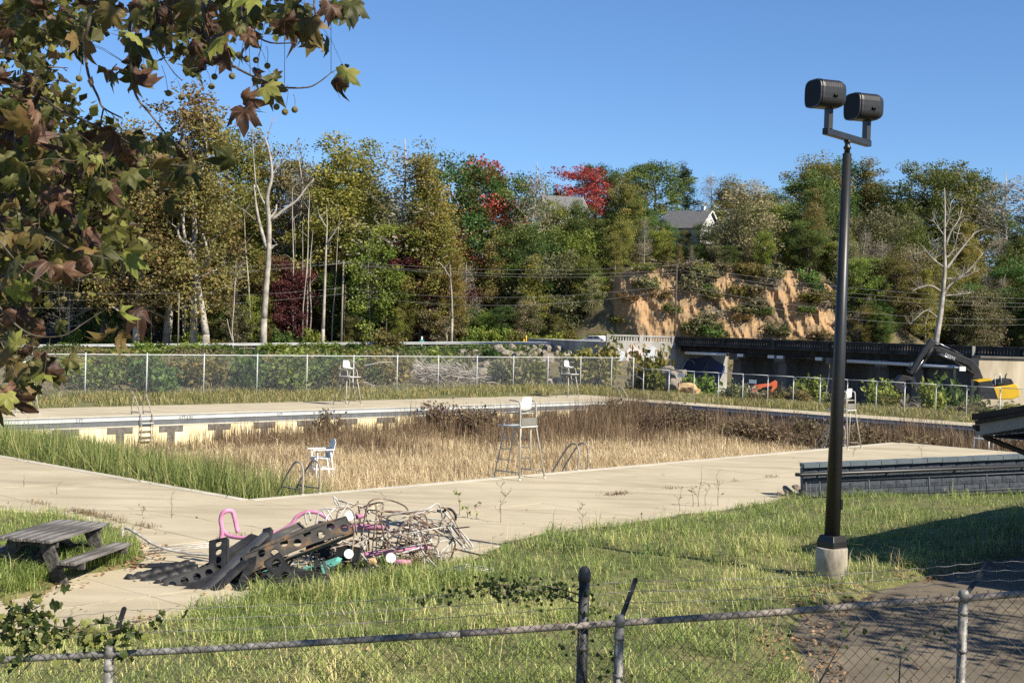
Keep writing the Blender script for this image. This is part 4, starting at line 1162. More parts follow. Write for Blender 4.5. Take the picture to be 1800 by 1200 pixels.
# ---------------------------------------------------------------- earth cliff
nu, nv = 150, 70
uu = np.linspace(0, 1, nu); vv = np.linspace(0, 1, nv)
UU, VV = np.meshgrid(uu, vv)
Xc = 13.5 + 37 * UU
topz = 12.2 + 2.2 * fbm(UU * 9, UU * 0 + 2.5, 3) - 2.2 * sstep(UU, .12, 0) - 3.5 * sstep(UU, .75, 1)
Zc = -4 + (topz + 4) * VV
q_ = np.floor(fbm(Xc * .35 + VV * 1.5, Zc * .5, 6) * 9) / 9
rdg = lambda a, b, k: np.abs(fbm(a, b, k, 5) - .47) * 2
Yc = 194.8 + 6.0 * VV ** 1.1 + 3.2 * rdg(Xc * .16, Zc * .07, 12) - .25 * (q_ - .5) + 1.7 * rdg(Xc * .42 + Zc * .12, Zc * .13, 32) + .45 * rdg(Xc * 1.1, Zc * .4, 22) - 1.2 + 3 * sstep(UU, .12, 0) + 4 * sstep(UU, .85, 1)
ii = np.arange(nu * nv).reshape(nv, nu)
Qc = np.stack([ii[:-1, :-1], ii[:-1, 1:], ii[1:, 1:], ii[1:, :-1]], -1).reshape(-1, 4)
tag(link('earth_cliff', np_mesh('earth_cliff', np.stack([Xc, Yc, Zc], -1).reshape(-1, 3), Qc, M['cliff'])), kind='structure')
for k in range(150):
    u = rng.random(); v = rng.random() ** .8
    if u < .27 and .1 < v < .85 and rng.random() < .85: continue
    if .45 < u < .8 and .35 < v < .9 and rng.random() < .45: continue
    j, i = int(v * (nv - 1)), int(u * (nu - 1))
    bush(rng.choice(['scrub', 'olive', 'scrub', 'green', 'grey', 'rust']), (Xc[j, i], Yc[j, i] - .1, Zc[j, i] - .3), rng.uniform(1.0, 2.4), rng.uniform(1.8, 3.2), 'scrubby bush clinging to the orange earth cliff', 'bushes on the earth cliff')

# ---------------------------------------------------------------- boulders, brush pile
import bmesh
def rock_mesh(seed, m):
    bm = bmesh.new(); bmesh.ops.create_icosphere(bm, subdivisions=3, radius=1)
    r = random.Random(seed); pl = [(Vector((r.gauss(0, 1), r.gauss(0, 1), r.gauss(0, 1))).normalized(), r.uniform(.55, .85)) for _ in range(16)]
    for v in bm.verts:
        for n, d in pl:
            k = v.co.dot(n)
            if k > d: v.co -= n * (k - d)
        v.co *= 1 + r.uniform(-.04, .04)
    me = bpy.data.meshes.new('boulder'); bm.to_mesh(me); bm.free(); me.materials.append(m)
    return me
RM = [rock_mesh(i, M['rock']) for i in range(5)]; RO = rock_mesh(9, M['rock_orange'])
def boulder(p, s, label, group, me=None):
    o = link('boulder', me or rng.choice(RM)); o.location = p; o.scale = (s * rng.uniform(.8, 1.3), s * rng.uniform(.8, 1.2), s * rng.uniform(.55, .85)); o.rotation_euler = (rng.uniform(-.3, .3), rng.uniform(-.3, .3), rng.uniform(0, 6))
    return tag(o, label, 'boulder', group)
for k in range(130):
    px = rng.uniform(815, 1060); Y = rng.uniform(150, 178); X = PY(px, 600, Y).x
    if 856 < px < 874: continue
    boulder((X, Y, gz1(X, Y) + .2), rng.uniform(.45, 1.05), 'grey tan riprap boulder on the slope below the road', 'riprap boulders below the road')
for px, py, Y, s, lab in ((495, 658, 84, .55, 'flat pale boulder on the bank behind the tall fence'), (640, 678, 84, .5, 'pale boulder behind the lifeguard chair on the far deck'), (656, 684, 83, .4, 'small pale boulder behind the lifeguard chair on the far deck')):
    boulder(PY(px, py, Y), s, lab, None)
for px, py, Y, s, me_ in ((1208, 684, 92, .85, RO), (1222, 690, 92, .5, RO), (1186, 664, 96, .75, None), (1172, 652, 98, .65, None), (1198, 656, 97, .5, None), (1180, 676, 95, .6, None)):
    p = PY(px, py, Y); boulder(p, s, ('larger' if s > .7 else 'smaller') + ' orange stained boulder behind the mesh fence near the abutment' if me_ else 'grey boulder stacked behind the mesh fence near the abutment', None if me_ else 'grey boulders by the abutment', me_)
bp_ = empty('brush_pile', ST(41, 41.5, .3), 0, 'heap of grey cut branches piled behind the tall fence', 'brush pile')
mb = MB(); r = random.Random(4)
for k in range(430):
    px = r.gauss(775, 42); Y = r.uniform(88, 93)
    top = 640 + abs(px - 770) * .18
    py = top + r.random() * (694 - top)
    c = PY(px, py, Y); L_ = r.uniform(.8, 3.2); an = r.gauss(0, .5) if r.random() < .75 else r.uniform(0, 3.14); d = Vector((math.cos(an), r.uniform(-.6, .6), math.sin(an) * .8))
    rr = r.choice([.012, .018, .03, .05]) * r.uniform(.7, 1.3)
    m_ = c + Vector((r.gauss(0, .1), r.gauss(0, .1), r.gauss(0, .12)))
    mb.tube([c - d * L_ / 2, m_, c + d * L_ / 2], [rr, rr * .9, rr * .5], 5, caps=False)
mb.xform(Matrix.Translation(-bp_.location)); o = mb.build('cut_branches', M['stick'], bp_); o["kind"] = 'stuff'
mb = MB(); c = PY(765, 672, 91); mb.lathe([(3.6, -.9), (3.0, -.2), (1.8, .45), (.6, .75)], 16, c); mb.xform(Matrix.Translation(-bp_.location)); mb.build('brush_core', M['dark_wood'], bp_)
for px0, py0, px1, py1, Y, rr in ((640, 643, 690, 636, 82, .05), (855, 672, 880, 676, 84, .04), (730, 632, 752, 654, 86, .06)):
    mb = MB(); a, b = PY(px0, py0, Y), PY(px1, py1, Y + 1); mb.tube([a, a.lerp(b, .5) + Vector((0, 0, .08)), b], [rr, rr * .8, rr * .5], 6)
    tag(mb.build('cut_branch', M['pale_bark']), 'long pale cut branch lying on the bank behind the tall fence', 'branch', 'cut branches on the bank')

# ---------------------------------------------------------------- poles, wires, small roadside things
def pole(px, py0, py1, Y, r0, m, label, arm=None):
    t = PY(px, py0, Y); z0 = gz1(t.x, Y)
    b = Vector((PY(px - (py1 - py0) * .0 , py1, Y).x, Y, z0))
    o = empty('utility_pole', (t.x, Y, z0), 0, label, 'utility pole')
    mb = MB(); mb.tube([Vector((0, 0, -.3)), Vector((0, 0, t.z - z0))], [r0, r0 * .7], 8); mb.build('shaft', m, o)
    if arm:
        mb = MB(); mb.box((0, 0, t.z - z0 - .35), (1.6, .1, .12)); ca = mb.build('cross_arm', m, o)
        for x in (-.7, 0, .7):
            mb = MB(); mb.lathe([(.05, 0), (.07, .08), (.04, .16)], 8, (x, 0, t.z - z0 - .28)); mb.build('insulator', M['pipe_white'], ca)
    return t
T1 = pole(604, 457, 600, 193.5 - 6.6 + 10.5, .16, M['wood_pole'], 'tall weathered utility pole standing behind the guardrail', True)
pole(607, 500, 600, 198.2, .12, M['dark_wood'], 'dark stub pole directly beside the tall utility pole')
T3 = pole(315, 515, 602, 185.3, .08, M['wood_pole'], 'slim pale pole rising from behind the guardrail')
T2 = pole(1190, 466, 590, 193.2, .15, M['dark_wood'], 'dark utility pole in front of the orange earth cliff')
pole(680, 545, 590, 198, .1, M['dark_wood'], 'short dark stump pole on the far verge')
def wire(a, b, sag, label, group='overhead wires along the road'):
    pts = [a.lerp(b, i / 20) - Vector((0, 0, sag * (1 - (i / 10 - 1) ** 2))) for i in range(21)]
    mb = MB(); mb.tube(pts, .012, 4)
    tag(mb.build('overhead_wire', M['wire']), label, 'wire', group)
LW = 'thin overhead wire strung along the road between the utility poles'
Yp = 197.4
for py0, py1, py2, sag in ((458, 472, 466, 1.0), (462, 486, 474, 1.1), (463, 489, 480, 1.2), (506, 516, 500, 1.6), (516, 530, 508, 2.0)):
    a = PY(604, py0, Yp); wire(PY(-30, py1 + 8, 192), a, sag * .5, LW); wire(a, PY(1190, py2, 193.2), sag, LW)
    wire(PY(1190, py2, 193.2), PY(1860, py2 + 60, 190), sag, LW)
wire(T3, PY(-30, 505, 184), .4, LW); 
M['sign_green'] = mat('green_sign', (.05, .25, .22), rough=.5)
M['sign_white'] = mat('white_sign', (.75, .76, .74), rough=.6)
M['yellow'] = mat('yellow_marker', (.62, .40, .03), rough=.6)
p = PY(742, 592, 197.6); z0 = gz1(p.x, 197.6)
o = empty('road_sign', (p.x, 197.6, z0), 0, 'small green and white road marker sign on a white post across the road', 'sign')
MB().box((0, 0, .55), (.09, .06, 1.5)).build('post', M['sign_white'], o); MB().box((0, -.05, .95), (.62, .03, .42)).build('green_plate', M['sign_green'], o); MB().box((0, -.06, 1.42), (.22, .03, .5)).build('white_plate', M['sign_white'], o)
for px, h in ((925, 1.7), (921, 1.2)):
    p = PY(px, 592, 196.2); z0 = gz1(p.x, 196.2)
    mb = MB(); mb.tube([(0, 0, -.2), (0, 0, h - .1), (0, 0, h)], [.1, .1, .06], 10); o = mb.build('marker_post', M['yellow']); o.location = (p.x, 196.2, z0)
    tag(o, 'taller yellow marker post on the far verge of the road' if h > 1.5 else 'shorter yellow marker post on the far verge of the road', 'post', None)

# ---------------------------------------------------------------- white car
M['car_white'] = mat('white_car_paint', (.78, .79, .80), rough=.25, spec=.5)
M['glass'] = mat('car_glass', (.03, .035, .04), rough=.08, spec=.6)
M['tyre'] = mat('tyre_rubber', (.025, .025, .025), rough=.85)
M['rim'] = mat('wheel_rim', (.5, .5, .5), rough=.35, metal=.7)
M['lamp'] = mat('car_lamp', (.8, .8, .78), rough=.15)
cp = PY(1046, 596, 181); cz = rz_(cp)
car = empty('white_car', (cp.x, 181.0, cz), math.atan2(-7.5, 9.2) + math.pi, 'white hatchback car passing the end of the guardrail before the bridge', 'car')
prof_c = [(-2.1, .35), (2.05, .35), (2.15, .62), (2.05, .85), (1.2, .98), (.45, 1.42), (-1.1, 1.46), (-1.85, 1.1), (-2.15, .95), (-2.18, .55)]
mb = MB(); mb.prism(prof_c, (0, 0, 0), (1, 0, 0), (0, 0, 1), (0, 1, 0), 1.72); mb.build('body', M['car_white'], car, .06)
for sy in (-1, 1):
    mb = MB(); mb.prism([(.95, 1.0), (.38, 1.36), (-.25, 1.38), (-.25, 1.0)], (0, sy * .862, 0), (1, 0, 0), (0, 0, 1), (0, 1, 0), .02); mb.build('side_window', M['glass'], car)
    mb = MB(); mb.prism([(-.33, 1.0), (-.33, 1.38), (-1.05, 1.38), (-1.5, 1.05)], (0, sy * .862, 0), (1, 0, 0), (0, 0, 1), (0, 1, 0), .02); mb.build('side_window', M['glass'], car)
    MB().box((2.06, sy * .62, .72), (.12, .34, .16)).build('headlight', M['lamp'], car)
    for x in (-1.3, 1.3):
        mb = MB(); mb.lathe([(.30, -.1), (.33, -.06), (.33, .06), (.30, .1)], 20); mb.xform(Matrix.Translation((x, sy * .80, .33)) @ Matrix.Rotation(math.pi / 2, 4, 'X')); w = mb.build('wheel', M['tyre'], car)
        mb = MB(); mb.lathe([(.2, -.02), (.2, .02)], 16); mb.xform(Matrix.Translation((x, sy * .90, .33)) @ Matrix.Rotation(math.pi / 2, 4, 'X')); mb.build('rim', M['rim'], w)
mb = MB(); mb.prism([(-.7, 0), (.7, 0), (.58, .5), (-.58, .5)], (1.17, 0, 1.02), (0, 1, 0), Vector((-.75, 0, .45)).normalized(), (.5, 0, .86), .02); mb.build('windscreen', M['glass'], car)
mb = MB(); mb.prism([(-.68, 0), (.68, 0), (.58, .5), (-.58, .5)], (-1.86, 0, 1.08), (0, 1, 0), Vector((.75, 0, .36)).normalized(), (-.45, 0, .9), .02); mb.build('rear_window', M['glass'], car)

# ---------------------------------------------------------------- houses on the hill
M['siding'] = mat('white_siding', [(.46, .46, .45), (.58, .58, .57)], scale=1.5, rough=.7)
M['shingle'] = mat('grey_shingles', [(.10, .10, .105), (.16, .16, .165)], scale=2.5, rough=.9)
def house(name, loc, rz, w, d, hw, hr, label, chim=True):
    o = empty(name, loc, rz, label, 'house')
    mb = MB(); mb.box((0, 0, hw / 2 - .5), (w, d, hw + 1)); mb.prism([(-d / 2, 0), (d / 2, 0), (0, hr)], (0, 0, hw - .01), (0, 1, 0), (0, 0, 1), (1, 0, 0), w); mb.build('wall', M['siding'], o)
    k = math.hypot(d / 2, hr); ov = .5
    for s in (-1, 1):
        e = Vector((0, s * (d / 2 + ov * d / 2 / k), hw - ov * hr / k)); t = Vector((0, 0, hr + hw))
        nrm = Vector((0, s * hr, d / 2)).normalized()
        mb = MB(); mb.prism([(-w / 2 - .4, 0), (w / 2 + .4, 0), (w / 2 + .4, (t - e).length), (-w / 2 - .4, (t - e).length)], e + nrm * .1, (1, 0, 0), (t - e).normalized(), nrm, .14)
        rf = mb.build('roof', M['shingle'], o)
        for sx in (-1, 1):
            mb = MB(); mb.bar(e + Vector((sx * (w / 2 + .43), 0, -.02)), t + Vector((sx * (w / 2 + .43), 0, -.02)), .06, .32, nrm); mb.build('rake_board', M['siding'], rf)
    if chim:
        MB().box((w * .32, 0, hw + hr + .25), (.6, .6, 1.0)).build('chimney', M['siding'], o)
    for y in (-d * .22, d * .22):
        wdw = MB().box((w / 2 + .02, y, hw * .55), (.06, .9, 1.3)).build('window', M['glass'], o); MB().box((w / 2 + .06, y, hw * .55 - .7), (.12, 1.05, .08)).build('sill', M['siding'], wdw)
    for x in (-w * .3, w * .2):
        wdw = MB().box((x, -d / 2 - .02, hw * .55), (.9, .06, 1.3)).build('window', M['glass'], o); MB().box((x, -d / 2 - .06, hw * .55 - .7), (1.05, .12, .08)).build('sill', M['siding'], wdw)
    return o
hp = PY(1247, 371, HOUSE_Y)
house('hill_house', (hp.x - 3.3, HOUSE_Y, hp.z - 6.1), math.radians(-38), 8.0, 6.4, 3.0, 3.0, 'white house with grey gable roof half hidden by trees above the cliff')
hp = PY(988, 346, 238)
house('hill_house', (hp.x, 238, hp.z - 5.6), math.radians(20), 7, 6, 3.0, 2.6, 'white house mostly hidden in the trees below the red skyline tree', False)

# ---------------------------------------------------------------- chain link fences round the pool
M['mesh_wire'] = mat('fence_wire', (.22, .235, .245), rough=.6)
M['fence_post'] = mat('fence_post_steel', [(.44, .45, .45), (.58, .58, .57)], scale=3, rough=.6)
def link_mesh(mb, a, b, z0, z1, sp, w):
    """two sets of crossing diagonal wires between a and b"""
    d = b - a; L_ = d.length; d.normalize(); n = Vector((d.y, -d.x, 0)); H = z1 - z0
    k = int(L_ / sp) + 1
    for sgn, dep in ((1, .004), (-1, -.004)):
        for i in range(-int(H / sp) - 1, k + 1):
            x0 = i * sp; x1 = x0 + H
            t0, t1 = max(0, -x0 / H), min(1, (L_ - x0) / H)
            if t1 <= t0: continue
            p0, p1 = x0 + H * t0, x0 + H * t1
            h0, h1 = (z0 + H * t0, z0 + H * t1) if sgn > 0 else (z1 - H * t0, z1 - H * t1)
            A_ = a + d * p0 + n * dep; B_ = a + d * p1 + n * dep
            e = w / 2 * .707
            mb.add([(A_.x - d.x * e, A_.y - d.y * e, h0 + e * sgn), (A_.x + d.x * e, A_.y + d.y * e, h0 - e * sgn), (B_.x + d.x * e, B_.y + d.y * e, h1 - e * sgn), (B_.x - d.x * e, B_.y - d.y * e, h1 + e * sgn)], [(0, 1, 2, 3)])
def s_on(px, t):                       # s where a pixel column crosses the line t
    r = ray(px, 690); d = Vector((r.x, r.y, 0)); k = (t + O.dot(VX)) / d.dot(VX); return (d * k - O).dot(UX)
def t_on(px, s):
    r = ray(px, 700); d = Vector((r.x, r.y, 0)); k = (s + O.dot(UX)) / d.dot(UX); return (d * k - O).dot(VX)
FT = 34.5
sA, sB = s_on(149, FT), s_on(257, FT); dS = sB - sA; sE = s_on(1112, FT)
F1 = empty('chain_link_fence', ST(sA, FT, 0), 0, 'tall chain link fence behind the far pool deck', 'fence')
def fpart(mb, name, m, root, par=None):
    mb.xform(Matrix.Translation(-root.location)); return mb.build(name, m, par or root)
FH = 2.12
k = -4
while sA + dS * k < sE - 1:
    p = ST(sA + dS * k, FT, 0); zz = gz1(p.x, p.y) - .1
    mb = MB(); mb.tube([p + Vector((0, 0, zz)), p + Vector((0, 0, FH))], .034, 8); po = fpart(mb, 'post', M['fence_post'], F1)
    mb = MB(); mb.lathe([(.04, 0), (.04, .03), (.02, .06)], 8, p + Vector((0, 0, FH))); fpart(mb, 'post_cap', M['fence_post'], F1, po)
    k += 1
p = ST(sE, FT, 0); mb = MB(); mb.tube([p + Vector((0, 0, -.1)), p + Vector((0, 0, FH))], .045, 8); fpart(mb, 'post', M['fence_post'], F1)
mb = MB(); mb.tube([ST(sA - 4 * dS, FT, FH - .03), ST(sE, FT, FH - .03)], .024, 6); fpart(mb, 'top_rail', M['fence_post'], F1)
mb = MB(); link_mesh(mb, ST(sA - 4 * dS, FT - .04), ST(sE, FT - .04), .02, FH - .02, .055, .0024); o = fpart(mb, 'wire_mesh', M['mesh_wire'], F1); o["kind"] = 'stuff'
FS = 48.6
F2 = empty('chain_link_fence', ST(FS, 10, 0), 0, 'lower mesh panel fence along the right hand pool deck', 'fence')
pxs = [1130, 1175, 1219, 1262, 1305, 1349, 1394, 1441, 1489, 1540, 1590, 1645, 1699, 1758, 1820, 1885]
ts = [t_on(x, FS) for x in pxs]; H2 = 1.72
for j, t in enumerate(ts):
    p = ST(FS, t, 0); mb = MB(); mb.tube([p + Vector((0, 0, -.15)), p + Vector((0, 0, H2))], .035 if j % 3 == 1 else .026, 8); fpart(mb, 'post', M['fence_post'], F2)
for a, b in zip(ts[:-1], ts[1:]):
    for z in (H2 - .02, .1):
        mb = MB(); mb.tube([ST(FS, a, z), ST(FS, b, z)], .02, 6); fpart(mb, 'rail', M['fence_post'], F2)
    mb = MB(); link_mesh(mb, ST(FS, a), ST(FS, b), .1, H2 - .03, .06, .0021); o = fpart(mb, 'wire_mesh', M['mesh_wire'], F2); o["kind"] = 'stuff'
for t, z in ((ts[1] - .9, 1.42), (ts[4] - .7, 1.3)):
    mb = MB(); mb.box(ST(FS - .06, t, z), (.02, .5, .22), Matrix.Rotation(UANG, 3, 'Z')); fpart(mb, 'notice_plate', M['sign_white'], F2)
mb = MB(); mb.tube([ST(sE, FT, H2 - .02), ST(FS, ts[0], H2 - .02)], .02, 6); mb.tube([ST(sE, FT, 1.0), ST(FS, ts[0], 1.0)], .018, 6); fpart(mb, 'corner_rail', M['fence_post'], F2)
mb = MB(); link_mesh(mb, ST(sE, FT), ST(FS, ts[0]), .1, H2, .06, .0021); o = fpart(mb, 'wire_mesh', M['mesh_wire'], F2); o["kind"] = 'stuff'

# ================================================================ pool furniture
M['tube'] = mat('worn_steel_tube', [(.34, .31, .26), (.48, .45, .39)], scale=4, rough=.5, metal=.12)
M['dull_tube'] = mat('stained_steel_tube', [(.16, .135, .11), (.28, .25, .215), (.40, .37, .33)], scale=5, rough=.5, metal=.12)
M['plastic'] = mat('white_plastic', [(.56, .56, .55), (.66, .66, .65)], scale=6, rough=.4)
M['panel'] = mat('grey_panel', [(.13, .125, .11), (.18, .17, .15)], scale=4, rough=.7)
M['board'] = mat('pale_platform', [(.42, .41, .38), (.58, .57, .54)], scale=4, rough=.7)
def chair_build(label):
    o = empty('lifeguard_chair', (0, 0, 0), 0, label, 'lifeguard chair', 'tall lifeguard chairs round the pool')
    R_ = .022; T = M['tube']
    for sx in (-1, 1):
        f0, f1 = Vector((sx * .50, .46, 0)), Vector((sx * .31, .28, 1.36))
        r0, r1 = Vector((sx * .50, -.46, 0)), Vector((sx * .31, -.26, 1.40))
        mb = MB(); mb.tube([f0, f1], R_, 10); lg = mb.build('leg', T, o)
        mb = MB(); mb.lathe([(.032, 0), (.032, .035), (.024, .05)], 10, f0); mb.build('foot_cap', M['plastic'], lg)
        mb = MB(); mb.tube([r0, r1] + spline([r1, Vector((sx * .31, -.24, 1.95)), Vector((sx * .31, -.17, 2.05)), Vector((sx * .31, .02, 2.07)), Vector((sx * .31, .14, 2.07))], 5)[1:], R_, 10); lg = mb.build('leg', T, o)
        mb = MB(); mb.lathe([(.032, 0), (.032, .035), (.024, .05)], 10, r0); mb.build('foot_cap', M['plastic'], lg)
        a = f0.lerp(f1, .14); b = r0.lerp(r1, .14)
        mb = MB(); mb.tube([a, b], .018, 8); mb.build('cross_bar', T, o)
        s0, s1 = a.lerp(b, .46), f1.lerp(r1, .66)
        mb = MB(); mb.tube([s0, s1], .018, 8); mb.build('ladder_stile', T, o)
        for k in range(3):
            w = .26 + .24 * k
            mb = MB(); p = f0.lerp(f1, .14 + .86 * w); q = s0.lerp(s1, w); mb.bar(p, q, .055, .022); mb.build('rung', T, o)
        mb = MB(); mb.tube(spline([Vector((sx * .31, .34, 1.38)), Vector((sx * .31, .27, 1.66)), Vector((sx * .31, .18, 1.73)), Vector((sx * .31, -.05, 1.735)), Vector((sx * .31, -.26, 1.735))], 5), .02, 10); mb.build('arm_rail', T, o)
    MB().box((0, .12, 1.385), (.66, .86, .035)).build('platform', M['board'], o, .008)
    MB().box((0, -.285, 1.52), (.60, .02, .20)).build('back_panel', M['panel'], o)
    for y in (-.02, -.2):
        mb = MB(); mb.tube([(-.31, y, 1.735), (.31, y, 1.735)], .016, 8); mb.build('seat_bar', T, o)
    # moulded seat shell
    prof = [(.22, 1.775), (.16, 1.755), (.02, 1.75), (-.10, 1.765), (-.17, 1.82), (-.205, 1.95), (-.235, 2.10), (-.25, 2.16)]
    vs, n = [], 9
    for i, (y, z) in enumerate(prof):
        w = .22 if i < 6 else (.20 if i == 6 else .15)
        for j in range(n):
            u = -1 + 2 * j / (n - 1); up = .05 * u * u if i < 5 else 0; fw = .05 * u * u if i >= 5 else 0
            vs.append((u * w, y + fw, z + up))
    mb = MB(); fs = [(i * n + j, i * n + j + 1, (i + 1) * n + j + 1, (i + 1) * n + j) for i in range(len(prof) - 1) for j in range(n - 1)]
    mb.add(vs, fs, 0, True); st_ = mb.build('seat', M['plastic'], o)
    md = st_.modifiers.new('thick', 'SOLIDIFY'); md.thickness = .014
    return o
chA = chair_build('tall lifeguard chair on the near deck edge beside the curved grab rails')
chairs = [((8.5, -.40), 0, None), ((24.75, 25.65), math.pi, 'tall lifeguard chair on the far deck in front of the fence and brush pile'),
          ((42.3, 26.6), math.pi, 'tall lifeguard chair on the far deck close to the far corner of the pool'), ((8.2, 25.95), math.pi, 'tall lifeguard chair on the far deck half hidden by overhanging leaves'),
          ((25.95, -.30), 0, 'tall lifeguard chair on the near deck partly hidden by the black lamp post')]
for i, (q, a, lb) in enumerate(chairs):
    o = chA if i == 0 else copy_tree(chA)
    o.location = ST(*q); o.rotation_euler.z = UANG + a
    if lb: o['label'] = lb

def grab_rail(s, t, label, w=.45, flip=False):
    o = empty('grab_rails', ST(s, t), UANG + (math.pi if flip else 0), label, 'grab rails')
    for x in (-w / 2, w / 2):
        mb = MB(); mb.tube(spline([(x, -.08, 0), (x, -.08, .35), (x, -.07, .58), (x, .02, .72), (x, .18, .74), (x, .34, .62), (x, .62, .25), (x, .86, -.12), (x, .9, -.45)], 6), .024, 10); r_ = mb.build('rail', M['dull_tube'], o)
        mb = MB(); mb.lathe([(.06, 0), (.06, .015), (.03, .03)], 12, (x, -.08, 0)); mb.build('base_flange', M['tube'], r_)
    return o
g1 = grab_rail(1.72, .02, 'pair of bent steel grab rails at the near corner of the pool', .5)
mb = MB(); mb.tube([(-.25, -.08, .12), (-.25, .72, .12)], .018, 8); mb.build('lower_bar', M['dull_tube'], g1)
mb = MB(); mb.tube([(.25, -.08, .12), (.25, .72, .12)], .018, 8); mb.build('lower_bar', M['dull_tube'], g1)
grab_rail(11.6, .05, 'pair of curved steel grab rails to the right of the near lifeguard chair', .42)
grab_rail(26.75, .3, 'pair of grab rails behind the lifeguard chair by the lamp post', .5)
grab_rail(42.9, POOL_W - .1, 'pair of grab rails at the far corner of the pool', .5, True)
# ladder on the far wall
sL = on_wall(256, 735)[0]
lad = empty('pool_ladder', ST(sL, POOL_W), UANG, 'steel pool ladder hanging on the cream tiled far wall', 'ladder')
for x in (-.27, .27):
    mb = MB(); mb.tube(spline([(x, .62, 0), (x, .62, .55), (x, .6, .74), (x, .5, .80), (x, .38, .70), (x, .02, .12), (x, -.09, -.05), (x, -.12, -.3), (x, -.12, -1.02)], 6), .024, 10); mb.build('rail', M['dull_tube'], lad)
    mb = MB(); mb.tube([(x, .62, .1), (x, .02, .1)], .018, 8); mb.build('lower_bar', M['dull_tube'], lad)
for z in (-.32, -.58, -.82, -1.0): MB().box((0, -.13, z), (.54, .09, .03)).build('tread', M['board'], lad)
# white ladder frame at the end of the near deck
p = P(1729, 789); wl_ = empty('step_ladder', (p.x, p.y, 0), UANG + math.radians(90), 'small white step frame at the far end of the near deck under the roof corner', 'ladder')
for x in (-.28, .28):
    for y, h in ((-.2, .95), (.2, .42)):
        mb = MB(); mb.tube([(x, y, 0), (x, y, h)], .025, 8); mb.build('leg', M['plastic'], wl_)
for y, z in ((-.2, .35), (-.2, .65), (-.2, .92), (.2, .40)):
    mb = MB(); mb.bar((-.28, y, z), (.28, y, z), .1, .03); mb.build('step', M['plastic'], wl_)
# white guard chair standing in the dry pool
Yc_ = 45.0; p = PY(566, 800, Yc_)
gc = empty('plastic_armchair', (p.x, Yc_, POOL_Z), math.radians(205), 'white plastic armchair with tall rounded back standing in the dry pool grass', 'chair')
zs = PY(566, 803, Yc_).z - POOL_Z          # seat height over the floor
zb = PY(583, 775, Yc_).z - POOL_Z
za = PY(560, 790, Yc_).z - POOL_Z
for sy in (-1, 1):
    mb = MB(); mb.bar((.30, sy * .30, 0), (.25, sy * .27, za), .06, .05); mb.build('leg', M['plastic'], gc)
    mb = MB(); mb.bar((-.40, sy * .30, 0), (-.20, sy * .27, za + .02), .07, .05); mb.build('leg', M['plastic'], gc)
    mb = MB(); mb.bar((.42, sy * .31, za + .02), (-.30, sy * .31, za + .03), .13, .035); mb.build('armrest', M['plastic'], gc)
    mb = MB(); mb.bar((.30, sy * .29, zs - .36), (-.34, sy * .29, zs - .36), .05, .05); mb.build('stretcher', M['plastic'], gc)
mb = MB(); mb.bar((.30, -.29, zs - .36), (.30, .29, zs - .36), .12, .05); mb.build('foot_board', M['plastic'], gc)
for k in range(4): mb = MB(); mb.box((.24 - .15 * k, 0, zs - .01 * k), (.13, .54, .03)); mb.build('seat_slat', M['plastic'], gc)
mb = MB(); mb.bar((.31, -.28, zs - .05), (.31, .28, zs - .05), .03, .12); mb.build('apron', M['plastic'], gc)
H_ = zb - zs + .08
for k in range(5):
    y = -.22 + .11 * k; h = H_ * math.sqrt(1 - (y / .36) ** 2 * .75)
    mb = MB(); mb.bar((-.24, y, zs - .06), (-.24 - .28 * h, y, zs + h), .105, .025, (1, 0, 0)); mb.build('back_slat', M['plastic'], gc)

# ================================================================ lamp post
M['black_metal'] = mat('black_painted_metal', [(.012, .012, .013), (.02, .02, .021)], scale=3, rough=.42, spec=.45, bump=.05)
M['lamp_glass'] = mat('dark_lamp_lens', (.006, .006, .007), rough=.5, spec=.1)
M['base_conc'] = mat('stained_footing', [(.16, .14, .11), (.34, .30, .24), (.52, .47, .38)], scale=4, rough=.95, bump=.3, stretch=(1, 1, .35))
lx, ly = 5.09, 21.3
lz = gz1(lx, ly)
lamp = empty('lamp_post', (lx, ly, lz - .12), 0, 'tall black lamp post with two floodlight heads on a round concrete footing', 'lamp post')
b0 = .72 - (lz - .12)
mb = MB(); mb.lathe([(.245, -.1), (.245, b0 - .02), (.235, b0)], 36); mb.build('footing', M['base_conc'], lamp)
Rz = Matrix.Rotation(math.radians(38), 3, 'Z'); mb = MB()
vs = [Rz @ Vector((x * s, y * s, z)) for s, z in ((.165, b0 + .001), (.165, b0 + .10), (.135, b0 + .19)) for x, y in ((-1, -1), (1, -1), (1, 1), (-1, 1))]
mb.add(vs, [(0, 3, 2, 1), (8, 9, 10, 11)] + [(4 * k + i, 4 * k + (i + 1) % 4, 4 * k + 4 + (i + 1) % 4, 4 * k + 4 + i) for k in range(2) for i in range(4)]); mb.build('base_cover', M['black_metal'], lamp, .008)
zt = 6.86 - lamp.location.z
mb = MB(); mb.tube([(0, 0, b0 + .15), (.02, 0, zt * .5), (.04, 0, zt)], [.122, .095, .066], 28); mb.build('pole', M['black_metal'], lamp)
MB().box((.125, -.03, 1.28), (.03, .07, .16)).build('hand_hole', M['black_metal'], lamp)
mb = MB(); mb.lathe([(.045, 0), (.045, .06), (.06, .07), (.06, .1), (.04, .12), (.04, .16), (.055, .17), (.055, .2)], 16, (.04, 0, zt)); mb.build('tenon', M['black_metal'], lamp)
bd = Vector((.627, .78, 0)).normalized(); cB = Vector((.04, 0, zt + .245))
mb = MB(); mb.bar(cB - bd * .78, cB + bd * .78, .10, .10); mb.build('cross_arm', M['black_metal'], lamp, .008)
ld = Vector((-.94, -.34, 0)).normalized(); lw = Vector((-ld.y, ld.x, 0))
